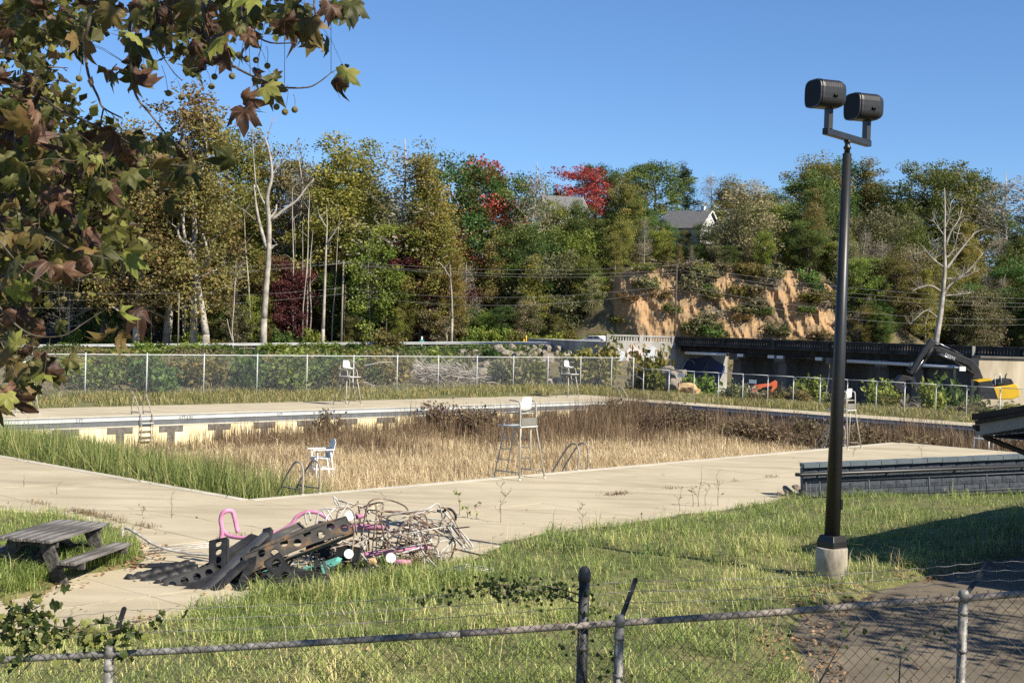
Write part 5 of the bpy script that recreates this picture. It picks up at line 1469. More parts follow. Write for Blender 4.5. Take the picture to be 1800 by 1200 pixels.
for sgn in (-1, 1):
    q = cB + bd * (.68 * sgn)
    hc = q + Vector((0, 0, .56)) + ld * .04
    mb = MB(); n = 32; vs = []
    secs = [(.25, .90, 1), (.25, .985, 0), (.235, .985, 0), (.235, .94, 0), (.215, .94, 0), (.215, 1.0, 0), (.195, 1.0, 0), (.195, .96, 0), (.17, .96, 0)] + [(.17 - .019 * i, .985 if i % 2 else .965, 0) for i in range(16)] + [(-.16, .93, 0), (-.215, .80, 0), (-.245, .55, 0)]
    for x, k, _ in secs:
        for j in range(n):
            a = 2 * math.pi * j / n; c_, s_ = math.cos(a), math.sin(a)
            ex = .55
            uu_ = math.copysign(abs(c_) ** ex, c_) * .235 * k; zz = math.copysign(abs(s_) ** ex, s_) * .215 * k
            vs.append(hc + ld * x + lw * uu_ + Vector((0, 0, zz)))
    fs = [(i * n + j, i * n + (j + 1) % n, (i + 1) * n + (j + 1) % n, (i + 1) * n + j) for i in range(len(secs) - 1) for j in range(n)]
    fs += [tuple(range((len(secs) - 1) * n, len(secs) * n))]
    mb.add(vs, fs, 0, False); hd = mb.build('floodlight_head', M['black_metal'], lamp)
    mb = MB(); mb.add([hc + ld * .247 + (v - (hc + ld * .25)) * .97 for v in vs[:n]], [tuple(range(n))]); mb.build('lens', M['lamp_glass'], hd)
    mb = MB(); mb.bar(q - lw * .0 + Vector((0, 0, .04)), q + Vector((0, 0, .40)), .13, .08, ld); mb.build('yoke', M['black_metal'], lamp, .006)
    for e in (-1,):
        mb = MB(); mb.bar(q + Vector((0, 0, .38)) + lw * .08 * e, hc + lw * .245 * e + Vector((0, 0, -.02)), .06, .05, ld); mb.build('yoke_arm', M['black_metal'], lamp)
        mb = MB(); mb.bar(q + Vector((0, 0, .38)) - lw * .08 * e, hc - lw * .245 * e + Vector((0, 0, -.02)), .06, .05, ld); mb.build('yoke_arm', M['black_metal'], lamp)

# ================================================================ blue grey block wall with railings
M['blue_block'] = mat('slate_blue_split_block', [(.035, .042, .055), (.05, .06, .078), (.07, .083, .10)], scale=6, rough=.8, bump=1.0, bscale=14, spec=.3)
M['blue_cap'] = mat('blue_grey_coping', [(.085, .105, .12), (.125, .155, .17)], scale=3, rough=.7)
M['mortar'] = mat('painted_mortar', (.10, .12, .15), rough=.9)
w0 = Vector((7.32, 33.75, .05)); w1 = Vector((14.5, 34.7, .05))
wd_ = (w1 - w0); wlen = 9.6; wang = math.atan2(wd_.y, wd_.x); wslope = math.radians(3.3)
W = empty('block_wall', w0, 0, 'dark slate blue block ramp wall with pale coping beside the lawn', 'wall')
W.rotation_euler = (0, -wslope, wang)
MB().box((wlen / 2, .12, .12), (wlen - .02, .20, 1.12)).build('wall_core', M['mortar'], W)
bm_ = MB(); n = 5
vs = []
for i in range(n):
    for j in range(3):
        e = (i in (0, n - 1)) or (j in (0, 2)); vs.append((-.193 + .386 * i / (n - 1), -.012 if e else -.012 - rng.uniform(.012, .035), -.092 + .092 * j))
bm_.add(vs, [(i * 3 + j, (i + 1) * 3 + j, (i + 1) * 3 + j + 1, i * 3 + j + 1) for i in range(n - 1) for j in range(2)])
bm_.box((0, .04, 0), (.386, .10, .184))
bmesh_a = bm_.mesh('block', M['blue_block'])
zt_ = .69
for c in range(6):
    x = .2 - (.2 if c % 2 else 0)
    while x < wlen:
        o = link('block', bmesh_a, W); o.location = (max(x, .2), -.01, zt_ - .095 - .195 * c); x += .4
        o.rotation_euler = (0, math.pi if rng.random() < .5 else 0, 0) if False else (0, 0, 0)
x = .2
cpm = MB().box((0, .06, 0), (.386, .34, .10)).mesh('coping_block', M['blue_cap'])
while x < wlen:
    o = link('coping_block', cpm, W); o.location = (x, 0, zt_ + .055 + rng.uniform(-.004, .004)); x += .4
mb = MB(); mb.tube([(-.25, -.18, .56), (-.1, -.18, .545), (wlen, -.18, .50)], .045, 12); mb.build('hand_rail', M['black_metal'], W)
for x in (.4, 2.2, 4.0, 5.8, 7.6): mb = MB(); mb.bar((x, -.02, .50), (x, -.18, .52), .03, .03); mb.build('rail_bracket', M['black_metal'], W)
RL = empty('pipe_railing', w0 + Vector((0, -.55, 0)), 0, 'low dark pipe railing in front of the slate blue block wall', 'railing'); RL.rotation_euler = (0, -wslope, wang)
M['rail_paint'] = mat('slate_painted_pipe', [(.03, .036, .045), (.06, .07, .082)], scale=5, rough=.5)
for z in (.40, .02): mb = MB(); mb.tube([(-.05, 0, z), (wlen - 1, 0, z)], .018, 8); mb.build('rail', M['rail_paint'], RL)
for x in (-.05, .30, 1.55, 3.1, 4.6, 6.1, 7.6): mb = MB(); mb.tube([(x, 0, -.25), (x, 0, .40)], .022 if x > -.01 else .03, 8); mb.build('post', M['rail_paint'], RL)
# rubble at the wall's end
for k, (px, py, s) in enumerate(((1385, 862, .16), (1400, 857, .13), (1372, 866, .1), (1410, 864, .12))):
    p = P(px, py, .12); boulder(p, s, 'small grey rubble stone lying at the end of the block wall', 'rubble at the wall end')

# ================================================================ pool house roof corner at the right
M['roof_brown'] = mat('dark_brown_roof', [(.03, .025, .02), (.055, .045, .038)], scale=4, rough=.9)
M['fascia'] = mat('grey_fascia', [(.20, .195, .18), (.27, .26, .24)], scale=3, rough=.7)
M['gutter_brown'] = mat('brown_gutter', (.035, .026, .02), rough=.5)
C0 = Vector((7.5, 22.0, 0)); GZ0 = .2
PH = empty('pool_house', C0 + Vector((0, 0, GZ0)), 0, 'low building whose dark roof corner with grey fascia and gutter juts over the lawn', 'building')
MX = Matrix((UX, -VX, Vector((0, 0, 1)))).transposed()
def ph(mb, name, m, parent=None):
    mb.v = [tuple(MX @ Vector(v) + Vector((0, 0, -GZ0))) for v in mb.v]; return mb.build(name, m, parent or PH)
RH, RS, RLN, RWD = 2.60, .235, 10.0, 8.4       # eave height, slope, length, width
# local axes: x along the eave (away), y up the slope side (to the right, nearer)
hw_ = RWD / 2
def roof_half(y0, y1, z0, z1):
    mb = MB(); t = .10
    vs = [(0, y0, z0), (RLN, y0, z0), (RLN, y1, z1), (0, y1, z1)]
    mb.add([(x, y, z + .02) for x, y, z in vs] + [(x, y, z + .02 + t) for x, y, z in vs], [(3, 2, 1, 0), (4, 5, 6, 7), (0, 1, 5, 4), (1, 2, 6, 5), (2, 3, 7, 6), (3, 0, 4, 7)])
    return mb
ph(roof_half(-.06, hw_, RH + .10, RH + .10 + RS * hw_), 'roof', M['roof_brown']); ph(roof_half(hw_, RWD + .06, RH + .10 + RS * hw_, RH + .10), 'roof', M['roof_brown'])
for x in (.0, RLN):
    for y0, y1 in ((0.02, hw_), (RWD - .02, hw_)):
        s_ = -1 if x == 0 else 1
        mb = MB(); mb.prism([(y0, RH - .12), (y1, RH - .12 + RS * hw_), (y1, RH + .115 + RS * hw_), (y0, RH + .115)], (x + .02 * -s_, 0, 0), (0, 1, 0), (0, 0, 1), (1, 0, 0), .04); ph(mb, 'fascia_board', M['fascia'])
        mb = MB(); mb.prism([(y0, RH + .06), (y1, RH + .06 + RS * hw_), (y1, RH + .125 + RS * hw_), (y0, RH + .125)], (x + .02 * s_, 0, 0), (0, 1, 0), (0, 0, 1), (1, 0, 0), .05); ph(mb, 'rake_trim', M['roof_brown'])
mb = MB(); mb.box((RLN / 2, .10, RH - .02), (RLN - .1, .03, .2)); ph(mb, 'fascia_board', M['fascia'])
mb = MB(); mb.add([(.04, .1, RH - .13), (RLN, .1, RH - .13), (RLN, RWD - .1, RH - .13), (.04, RWD - .1, RH - .13)], [(0, 1, 2, 3)]); ph(mb, 'soffit', M['fascia'])
prof_g = [(0, 0), (-.13, 0), (-.11, -.06), (-.06, -.10), (0, -.10)]
mb = MB(); mb.prism(prof_g, (RLN / 2, .085, RH + .05), (0, 1, 0), (0, 0, 1), (1, 0, 0), RLN); ph(mb, 'gutter', M['gutter_brown'])
mb = MB(); mb.tube([(.30, -.0, RH - .08), (.34, .04, RH - .16), (.55, .75, RH - .42), (.55, .85, RH - .55), (.55, .85, .25)], .045, 10); ph(mb, 'downspout', M['gutter_brown'])
mb = MB(); mb.box((RLN / 2 + .2, RWD / 2, (RH - .15) / 2), (RLN - 1.6, RWD - 1.6, RH - .14)); ph(mb, 'wall', M['blue_block'])
for x in (2.5, 5, 7.5):
    mb = MB(); mb.box((x, .79, 1.3), (.9, .04, .8)); wq = ph(mb, 'window', M['shade_glass']); mb = MB(); mb.box((x, .76, .86), (1.05, .1, .08)); ph(mb, 'sill', M['fascia'], wq)

# ================================================================ picnic table
def wood_mat(name, cols):
    return mat(name, cols, scale=16, rough=.9, stretch=(1, .07, 1), obj=True, bump=.5, bscale=30, lo=.36, hi=.66)
M['wood'] = wood_mat('weathered_planks', [(.035, .032, .028), (.12, .11, .10), (.27, .255, .235)])
M['wood_dark'] = wood_mat('weathered_frame', [(.03, .028, .026), (.07, .065, .06), (.12, .11, .10)])
px_, py_ = -6.96, 20.95
PT = empty('picnic_table', (px_, py_, gz1(px_, py_) - .13), math.radians(81.4) - math.pi / 2, 'weathered grey wooden picnic table with benches standing in long grass', 'picnic table')
PT.rotation_euler.y = math.radians(1.2)
pk = MB().box((0, 0, 0), (.137, 1.95, .04)).mesh('plank', M['wood'])
for i in range(6):
    o = link('plank', pk, PT); o.location = (-.365 + .146 * i, rng.uniform(-.03, .03), .73 + rng.uniform(-.004, .004)); o.rotation_euler.y = rng.uniform(-.01, .01)
pb = MB().box((0, 0, 0), (.13, 1.95, .04)).mesh('bench_plank', M['wood'])
for x in (-.76, -.62, .62, .76):
    o = link('bench_plank', pb, PT); o.location = (x, rng.uniform(-.03, .03), .43)
for y in (-.72, .72):
    for s in (-1, 1):
        mb = MB(); mb.bar((s * .22, y, .70), (s * .58, y, -.05), .06, .20, (1, 0, 0)); mb.build('leg', M['wood_dark'], PT)
    mb = MB(); mb.bar((-.84, y + .065, .36), (.84, y + .065, .36), .05, .10); mb.build('bench_bearer', M['wood_dark'], PT)
    mb = MB(); mb.bar((-.40, y + .065, .655), (.40, y + .065, .655), .05, .10); mb.build('top_bearer', M['wood_dark'], PT)
mb = MB(); mb.bar((0, -.70, .36), (0, -.1, .66), .06, .08); mb.bar((0, .70, .36), (0, .1, .66), .06, .08); mb.build('brace', M['wood_dark'], PT)
# the long grass round the table
r_ = nrg; n = 16000
X = r_.normal(px_ + .05, 1.15, n); Y = r_.normal(py_ - .1, 1.25, n); sd = lawn_sd(X, Y); k_ = (sd > .05) & ~((np.abs(X - px_) < .35) & (np.abs(Y - py_) < .6) & (r_.rand(n) < .7)); X, Y = X[k_], Y[k_]
field('long_grass', X, Y, gz(X, Y) - .01, r_.uniform(.14, .46, len(X)), r_.uniform(.008, .014, len(X)), r_.uniform(.3, 1.1, len(X)), M['lawn'], label='long green grass growing round and under the picnic table', cat='grass', rnd=r_.beta(1.4, 3, len(X)))

# ================================================================ machines by the bridge
M['mach_black'] = mat('black_boom_paint', [(.012, .013, .015), (.03, .03, .032)], scale=2, rough=.5)
M['mach_yellow'] = mat('excavator_yellow', [(.56, .34, .015), (.66, .42, .02)], scale=1, rough=.45)
M['mach_orange'] = mat('digger_orange', [(.50, .09, .03), (.60, .13, .04)], scale=1, rough=.5)
M['chrome'] = mat('cylinder_rod', (.5, .5, .5), rough=.3, metal=.8)
M['decal'] = mat('pale_decal', (.5, .52, .5), rough=.6)
YE = 118.0
def e2(x, y): return (1520 + x / 6.43, 580 + y / 6.43)
EX = empty('excavator', (PY(1745, 700, YE).x, YE, gz1(PY(1745, 700, YE).x, YE)), 0, 'yellow excavator with black boom folded over its bucket in front of the bridge', 'excavator')
def eprism(pts, name, m, y, th, parent=None, conv=e2, root=None, YY=None, bevel=0):
    root = root or EX; YY = YY or YE
    q = [PY(*conv(*p), YY) for p in pts]
    mb = MB(); n = len(q)
    a = [(v.x, YY + y - th / 2, v.z) for v in q]; b = [(v.x, YY + y + th / 2, v.z) for v in q]
    mb.add(a + b, [tuple(range(n)), tuple(reversed(range(n, 2 * n)))] + [(i, n + i, n + (i + 1) % n, (i + 1) % n) for i in range(n)])
    mb.xform(Matrix.Translation(-root.location)); return mb.build(name, m, parent or root, bevel)
boom = eprism([(770, 185), (850, 190), (1100, 295), (1210, 335), (1290, 440), (1330, 545), (1215, 555), (1190, 430), (1150, 395), (960, 320), (800, 240)], 'boom', M['mach_black'], 0, .5, bevel=.03)
stick = eprism([(740, 95), (790, 130), (772, 225), (650, 400), (545, 505), (495, 485), (560, 375), (640, 240)], 'stick', M['mach_black'], 0, .42, bevel=.03)
bkt = eprism([(330, 580), (400, 505), (490, 520), (520, 560), (440, 570), (400, 610), (460, 640), (420, 700), (350, 665), (310, 620)], 'bucket', M['mach_black'], 0, 1.15, bevel=.03)
for k in range(4): eprism([(330 + 20 * k, 660 + 6 * k), (350 + 20 * k, 668 + 6 * k), (372 + 18 * k, 700 + 4 * k)], 'tooth', M['mach_black'], -.5 + .33 * k, .1, bkt)
eprism([(500, 530), (550, 530), (600, 640), (575, 720), (555, 640), (520, 590)], 'thumb', M['mach_black'], 0, .5, bevel=.02)
def etube(pts, r, name, m, parent=None, y=0):
    mb = MB(); mb.tube([PY(*e2(*p), YE) + Vector((0, y, 0)) for p in pts], r, 8); mb.xform(Matrix.Translation(-EX.location)); mb.build(name, m, parent or EX)
etube([(790, 125), (960, 210)], .05, 'cylinder_rod', M['chrome'], boom); etube([(960, 210), (1110, 290)], .09, 'cylinder_barrel', M['mach_black'], boom)
for y in (-.36, .36): etube([(840, 268), (960, 330)], .045, 'cylinder_rod', M['chrome'], boom, y); etube([(960, 330), (1230, 500)], .085, 'cylinder_barrel', M['mach_black'], boom, y)
etube([(655, 330), (560, 480)], .05, 'cylinder_rod', M['chrome'], stick, -.28); etube([(760, 200), (655, 330)], .08, 'cylinder_barrel', M['mach_black'], stick, -.28)
etube([(470, 450), (540, 365)], .06, 'bucket_link', M['mach_black'], stick); etube([(470, 450), (530, 495)], .06, 'bucket_link', M['mach_black'], stick)
etube([(830, 190), (735, 210), (720, 290), (600, 420)], .03, 'hose', M['tyre'], stick, -.3)
eprism([(1225, 575), (1370, 560), (1400, 630), (1450, 770), (1225, 775)], 'cab', M['mach_black'], -.75, 1.1, bevel=.04)
eprism([(1205, 565), (1360, 540), (1390, 560), (1230, 580)], 'cab_roof', M['mach_yellow'], -.75, 1.15)
eprism([(1245, 595), (1355, 580), (1380, 690), (1245, 700)], 'cab_window', M['glass'], -1.31, .03)
eprism([(1400, 640), (1570, 620), (1660, 600), (1700, 650), (1705, 740), (1620, 775), (1400, 775)], 'body', M['mach_yellow'], .2, 2.5, bevel=.08)
eprism([(1440, 615), (1510, 560), (1620, 545), (1650, 600), (1570, 625)], 'engine_cover', M['mach_black'], .2, 2.0, bevel=.05)
etube([(1590, 560), (1588, 520), (1605, 492)], .06, 'exhaust', M['mach_black'])
etube([(1430, 620), (1425, 500), (1490, 492), (1500, 590)], .03, 'hand_rail', M['pipe_white'], None, -1.0)
etube([(1530, 560), (1530, 515)], .07, 'air_intake', M['mach_black'])
zg = EX.location.z
for y in (-1.1, 1.1):
    x0, x1 = PY(1690, 700, YE).x, PY(1795, 700, YE).x
    mb = MB(); mb.prism([(x0, zg + .3), (x0 + .35, zg), (x1 - .35, zg), (x1, zg + .3), (x1, zg + .6), (x1 - .3, zg + .9), (x0 + .3, zg + .9), (x0, zg + .6)], (0, YE + y, 0), (1, 0, 0), (0, 0, 1), (0, 1, 0), .6); mb.xform(Matrix.Translation(-EX.location)); tk = mb.build('track', M['tyre'], EX)
    for k in range(5):
        mb = MB(); mb.lathe([(.26, -.02), (.26, .02)], 14); mb.xform(Matrix.Translation((x0 + .5 + (x1 - x0 - 1) * k / 4, YE + y - .31, zg + .38) - EX.location if False else Vector((x0 + .5 + (x1 - x0 - 1) * k / 4, YE + y - .31, zg + .38)) - EX.location) @ Matrix.Rotation(math.pi / 2, 4, 'X')); mb.build('track_roller', M['mach_black'], tk)
mb = MB(); mb.lathe([(.9, 0), (.9, 1.0)], 20, Vector((PY(1745, 700, YE).x, YE, zg + .6)) - EX.location); mb.build('swing_base', M['mach_black'], EX)
o = link('lettering', text_mesh('DEERE', .34, M['decal']), boom); q = PY(*e2(955, 300), YE); o.location = Vector((q.x, YE - .27, q.z)) - EX.location; o.rotation_euler = (math.pi / 2, math.radians(22), 0)
# small orange digger
YM = 95.0
def e6(x, y): return (1180 + x / 6, 580 + y / 6)
MD = empty('mini_digger', (PY(1330, 700, YM).x, YM, gz1(PY(1330, 700, YM).x, YM)), 0, 'small orange digger with its bent arm showing above the weeds', 'excavator')
eprism([(800, 720), (830, 650), (868, 585), (935, 572), (1040, 560), (1050, 590), (960, 606), (905, 635), (880, 720)], 'boom', M['mach_orange'], 0, .3, None, e6, MD, YM, .02)
eprism([(1040, 558), (1095, 528), (1114, 545), (1112, 600), (1072, 642), (1052, 705), (1034, 695), (1045, 640), (1062, 600)], 'arm', M['mach_orange'], 0, .24, None, e6, MD, YM, .02)
eprism([(1030, 690), (1060, 690), (1085, 730), (1050, 760), (1015, 740)], 'bucket', M['mach_black'], 0, .5, None, e6, MD, YM)
eprism([(620, 720), (850, 715), (860, 790), (620, 800)], 'body', M['mach_orange'], 0, 1.2, None, e6, MD, YM, .05)
for y in (-.5, .5): eprism([(600, 810), (880, 805), (900, 840), (870, 862), (610, 866), (585, 840)], 'track', M['tyre'], y, .28, None, e6, MD, YM)
mb = MB(); a, b = PY(1276, 690, 97.5), PY(1311, 692, 97.5); mb.tube([a + Vector((0, 0, -.25)), b + Vector((0, 0, -.25))], .55, 20)
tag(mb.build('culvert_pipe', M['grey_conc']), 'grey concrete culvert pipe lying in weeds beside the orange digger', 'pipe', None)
p0 = PY(1677, 670, 112); mb = MB(); z0 = gz1(p0.x, 112); mb.box((p0.x, 112, (z0 + PY(1677, 645, 112).z) / 2), (.22, .22, PY(1677, 645, 112).z - z0)); sp = mb.build('steel_post', M['mach_black']); tag(sp, 'square black post standing in front of the excavator boom', 'post', None)
p0 = PY(1694, 648, 111.8); mb = MB(); mb.box((p0.x - .1, 111.8, p0.z), (.5, .1, .36)); mb.bar((p0.x - .3, 111.8, p0.z + .1), (PY(1677, 648, 112).x, 111.9, p0.z + .1), .05, .05); mb.build('notice_plate', M['sign_white'], sp)

# ================================================================ heap of scrapped playground and pool parts
M['black_plastic'] = mat('sun_faded_black_beam', [(.010, .010, .011), (.02, .02, .021), (.04, .04, .042)], scale=3, rough=.55, spec=.3)
M['rusty_black'] = mat('rust_stained_black_beam', [(.03, .028, .026), (.05, .045, .04), (.19, .105, .045)], scale=3.5, rough=.65)
M['grey_plastic'] = mat('faded_grey_beam', [(.03, .032, .036), (.07, .073, .08)], scale=3, rough=.6)
M['pink'] = mat('pink_painted_tube', [(.42, .15, .26), (.58, .24, .38), (.62, .30, .42)], scale=5, rough=.45)
M['white_tube'] = mat('chipped_white_tube', [(.20, .165, .13), (.42, .40, .365), (.58, .56, .53)], scale=9, rough=.5)
M['rust_tube'] = mat('rusty_tube', [(.10, .06, .04), (.19, .12, .085), (.40, .36, .32)], scale=9, rough=.75)
M['teal'] = mat('teal_plastic', [(.10, .36, .30), (.16, .46, .40)], scale=4, rough=.5)
M['plank_pale'] = wood_mat('pale_broken_plank', [(.30, .26, .18), (.50, .45, .34), (.62, .58, .46)])
def perforated(L_, W_, holes, r_, t, flange=.0, nseg=14):
    """flat beam along x with round holes; holes lie at the given (x, y)"""
    mb = MB()
    xs = sorted(set(h[0] for h in holes))
    edges = [-L_ / 2] + [(a + b) / 2 for a, b in zip(xs[:-1], xs[1:])] + [L_ / 2]
    for z in (t / 2, -t / 2):
        for i, x in enumerate(xs):
            x0, x1 = edges[i], edges[i + 1]
            hy = [h[1] for h in holes if h[0] == x][0]
            ring = []; outer = []
            for k in range(nseg):
                a = 2 * math.pi * k / nseg; c, s = math.cos(a), math.sin(a)
                ring.append((x + r_ * c, hy + r_ * s, z))
                tx = ((x1 - x) / c if c > 1e-6 else ((x0 - x) / c if c < -1e-6 else 1e9)); ty = ((W_ / 2 - hy) / s if s > 1e-6 else ((-W_ / 2 - hy) / s if s < -1e-6 else 1e9))
                k_ = min(tx, ty); outer.append((x + c * k_, hy + s * k_, z))
            fs = [(k, (k + 1) % nseg, nseg + (k + 1) % nseg, nseg + k) for k in range(nseg)]
            mb.add(ring + outer, fs if z < 0 else [tuple(reversed(f)) for f in fs])
            for cx_, cy_ in ((x0, -W_ / 2), (x1, -W_ / 2), (x0, W_ / 2), (x1, W_ / 2)):
                dd = sorted(range(nseg), key=lambda k: (outer[k][0] - cx_) ** 2 + (outer[k][1] - cy_) ** 2)[:2]
                mb.add([outer[dd[0]], outer[dd[1]], (cx_, cy_, z)], [(0, 1, 2)])
            if z > 0:
                lo_ = [(p[0], p[1], -t / 2 - .02) for p in ring]; mb.add(ring + lo_, [(k, (k + 1) % nseg, nseg + (k + 1) % nseg, nseg + k) for k in range(nseg)], 0, True)
    for y in (-W_ / 2, W_ / 2):
        mb.box((0, y, -flange / 2), (L_, .022, t + flange))
    for x in (-L_ / 2, L_ / 2): mb.box((x, 0, -flange / 2), (.022, W_ - .01, t + flange))
    return mb
def frame_of(a, b, nrm):
    x = (b - a).normalized(); n = Vector(nrm); z = (n - x * n.dot(x)).normalized(); y = z.cross(x)
    M4 = Matrix((x, y, z)).transposed().to_4x4(); M4.translation = (a + b) / 2
    return M4
def beam(px0, py0, Y0, px1, py1, Y1, W_, holes, r_, m, label, nrm=(0, -.8, .6), t=.03, fl=.07, group=None, bend=0):
    a, b = PY(px0, py0, Y0), PY(px1, py1, Y1); L_ = (b - a).length
    if holes:
        hs = [(-L_ / 2 + L_ * (i + .5) / holes, (W_ * .14) * (1 if i % 2 else -1) if bend else 0) for i in range(holes)]
        mb = perforated(L_, W_, hs, r_, t, fl)
    else:
        mb = MB(); mb.box((0, 0, 0), (L_, W_, t)); mb.box((0, W_ / 2 - .01, -fl / 2), (L_ - .004, .02, fl)); mb.box((0, -W_ / 2 + .01, -fl / 2), (L_ - .004, .02, fl))
    if bend: mb.v = [(x, y + bend * (1 - (2 * x / L_) ** 2), z) for x, y, z in mb.v]
    o = mb.build('perforated_beam' if holes else 'channel_beam', M[m]); o.matrix_world = frame_of(a, b, nrm)
    return tag(o, label, 'beam', group)
beam(432, 992, 20.7, 614, 922, 21.2, .29, 9, .062, 'rusty_black', 'long rust stained black beam with round holes arching over the scrap heap', (.1, -.85, .5), .03, .10, None, .07)
beam(478, 980, 20.3, 524, 1048, 19.9, .26, 3, .075, 'black_plastic', 'black beam with three blind round holes propping the heap at its front', (.2, -.95, .25), .05, .05)
beam(384, 948, 21.0, 384, 1006, 20.7, .28, 4, .055, 'black_plastic', 'upright black plate with four oval holes near the pink loop', (-.15, -1, .1), .03, .05)
beam(292, 1032, 20.3, 378, 1003, 20.6, .22, 4, .06, 'black_plastic', 'black plate with a row of holes lying on its edge at the left of the heap', (.1, -.9, .45), .03, .05)
beam(720, 1034, 20.3, 816, 1006, 20.7, .25, 3, .085, 'grey_plastic', 'faded grey beam with big round holes lying alone on the grass', (.1, -.75, .65), .05, .06)
beam(322, 1066, 19.75, 466, 936, 21.4, .13, 0, 0, 'grey_plastic', 'long grey channel beam leaning up across the front of the heap', (-.5, -.6, .6), .02, .06)
beam(290, 1058, 19.85, 404, 998, 20.6, .15, 0, 0, 'black_plastic', 'black channel beam lying slanted at the front left of the heap', (-.3, -.7, .6), .02, .07)
beam(345, 1064, 19.8, 430, 985, 20.6, .12, 0, 0, 'black_plastic', 'narrow black channel beam crossing under the long grey one', (-.5, -.6, .5), .02, .06)
beam(380, 985, 20.9, 448, 940, 21.6, .16, 0, 0, 'black_plastic', 'short black channel beam tilted behind the upright plate', (-.3, -.7, .6), .02, .08)
beam(452, 985, 21.1, 470, 928, 21.6, .14, 0, 0, 'black_plastic', 'broken black beam end pointing up beside the pink tube', (-.4, -.9, .2), .03, .08)
beam(190, 996, 21.9, 340, 990, 21.7, .20, 0, 0, 'black_plastic', 'flat black strip lying on leaves between picnic table and heap', (0, -.1, 1), .02, .02)
beam(505, 1000, 21.0, 690, 1042, 20.2, .15, 0, 0, 'black_plastic', 'dark beam lying low in the grass under the heap', (.1, -.6, .8), .02, .06)
beam(430, 1010, 20.9, 560, 1018, 20.6, .34, 0, 0, 'black_plastic', 'wide black panel lying under the arching beam', (0, -.5, .85), .03, .08)
beam(470, 945, 21.6, 560, 940, 21.8, .16, 0, 0, 'grey_plastic', 'grey beam lying level behind the arching beam', (0, -.7, .7), .03, .08)
beam(540, 960, 21.6, 630, 975, 21.4, .22, 3, .06, 'black_plastic', 'black plate with holes wedged under the right end of the arching beam', (.2, -.9, .3), .03, .05)
beam(556, 985, 21.0, 562, 1020, 20.8, .10, 0, 0, 'black_plastic', 'short black stub standing under the heap', (0, -1, .1), .03, .05)
for k, (a, b) in enumerate((((222, 1020), (330, 992)), ((232, 1032), (345, 1000)), ((260, 1036), (352, 1008)))):
    A, B_ = PY(*a, 20.75 - .16 * k), PY(*b, 21.2 - .16 * k); mb = MB(); n = 26
    mb.tube([A.lerp(B_, i / n) + Vector((0, 0, .012 * math.sin(i * 1.6))) for i in range(n + 1)], [.080 + .010 * math.sin(i * 1.25 + k) - .02 * (i == 0) for i in range(n + 1)], 14)
    tag(mb.build('ribbed_float', M['black_plastic']), 'ribbed black roll lying side by side at the left end of the heap', 'roll', 'ribbed black rolls at the end of the heap')
for k, (a, b, ya, yb, w, lb) in enumerate((((300, 1040), (455, 962), 20.2, 21.3, .17, 'black channel beam under the long grey one, its upper end by the rust stain'), ((330, 1035), (480, 975), 20.3, 21.2, .14, 'black channel beam lying close below the arching beam'), ((410, 1062), (452, 960), 19.8, 21.0, .12, 'steep black channel beam at the front centre of the heap'), ((430, 1050), (500, 1000), 20.0, 20.8, .20, 'short wide black beam at the front of the heap'), ((545, 1035), (650, 1005), 20.3, 20.9, .16, 'black beam low at the front right of the heap'), ((340, 1012), (430, 966), 20.9, 21.5, .18, 'black beam at the left behind the upright plate'))):
    beam(a[0], a[1], ya, b[0], b[1], yb, w, 0, 0, 'black_plastic', lb, (-.35 + .1 * k, -.7, .6), .02, .07)
# pink tubes
def tube_thing(name, pts, r_, m, label, cat='tube', group=None, k=6):
    q = [PY(x, y, Y) for x, y, Y in pts]; mb = MB(); mb.tube(spline(q, k), r_, 12)
    return tag(mb.build(name, M[m]), label, cat, group)
tube_thing('pink_tube', [(389, 950, 22.2), (390, 928, 22.2), (388, 912, 22.2), (393, 900, 22.2), (405, 897, 22.25), (411, 905, 22.3), (418, 936, 22.3)], .037, 'pink', 'pink tube loop standing up at the left of the heap')
tube_thing('pink_tube', [(390, 928, 22.3), (400, 940, 22.2), (415, 944, 22.1), (438, 945, 22.0)], .034, 'pink', 'short pink tube running from the foot of the pink loop')
tube_thing('pink_tube', [(466, 938, 22.4), (492, 933, 22.4), (512, 921, 22.4), (522, 908, 22.4), (538, 900, 22.4), (556, 900, 22.4), (572, 908, 22.4), (584, 920, 22.4)], .034, 'pink', 'arched pink tube rising behind the rust stained beam')
tube_thing('pink_tube', [(560, 920, 22.5), (620, 925, 22.4), (684, 927, 22.2)], .05, 'pink', 'straight pink pipe lying across the back of the tangled frames')
tube_thing('pink_tube', [(640, 975, 21.7), (700, 966, 21.8), (756, 961, 21.9)], .042, 'pink', 'straight pink pipe in the middle of the tangled frames')
tube_thing('pink_tube', [(606, 905, 22.3), (628, 908, 22.3), (640, 905, 22.3)], .04, 'pink', 'short pink pipe piece beside the upper white disc')
tube_thing('pink_tube', [(690, 987, 21.4), (722, 988, 21.4)], .045, 'pink', 'short pink pipe low behind the lower white disc')
tube_thing('bent_pipe', [(219, 954, 22.9), (215, 936, 22.9), (222, 928, 22.9), (240, 937, 22.7), (278, 960, 22.4), (330, 972, 22.2), (372, 975, 22.0)], .022, 'white_tube', 'bent pale steel pipe reaching out left toward the picnic table', 'pipe')
for k in range(3): tube_thing('flat_rod', [(262, 973 - 5 * k, 22.9 + .15 * k), (372, 960 - 3 * k, 22.9 + .15 * k)], .012, 'white_tube', 'thin pale rod lying flat on the deck behind the heap', 'rod', 'pale rods behind the heap', 1)
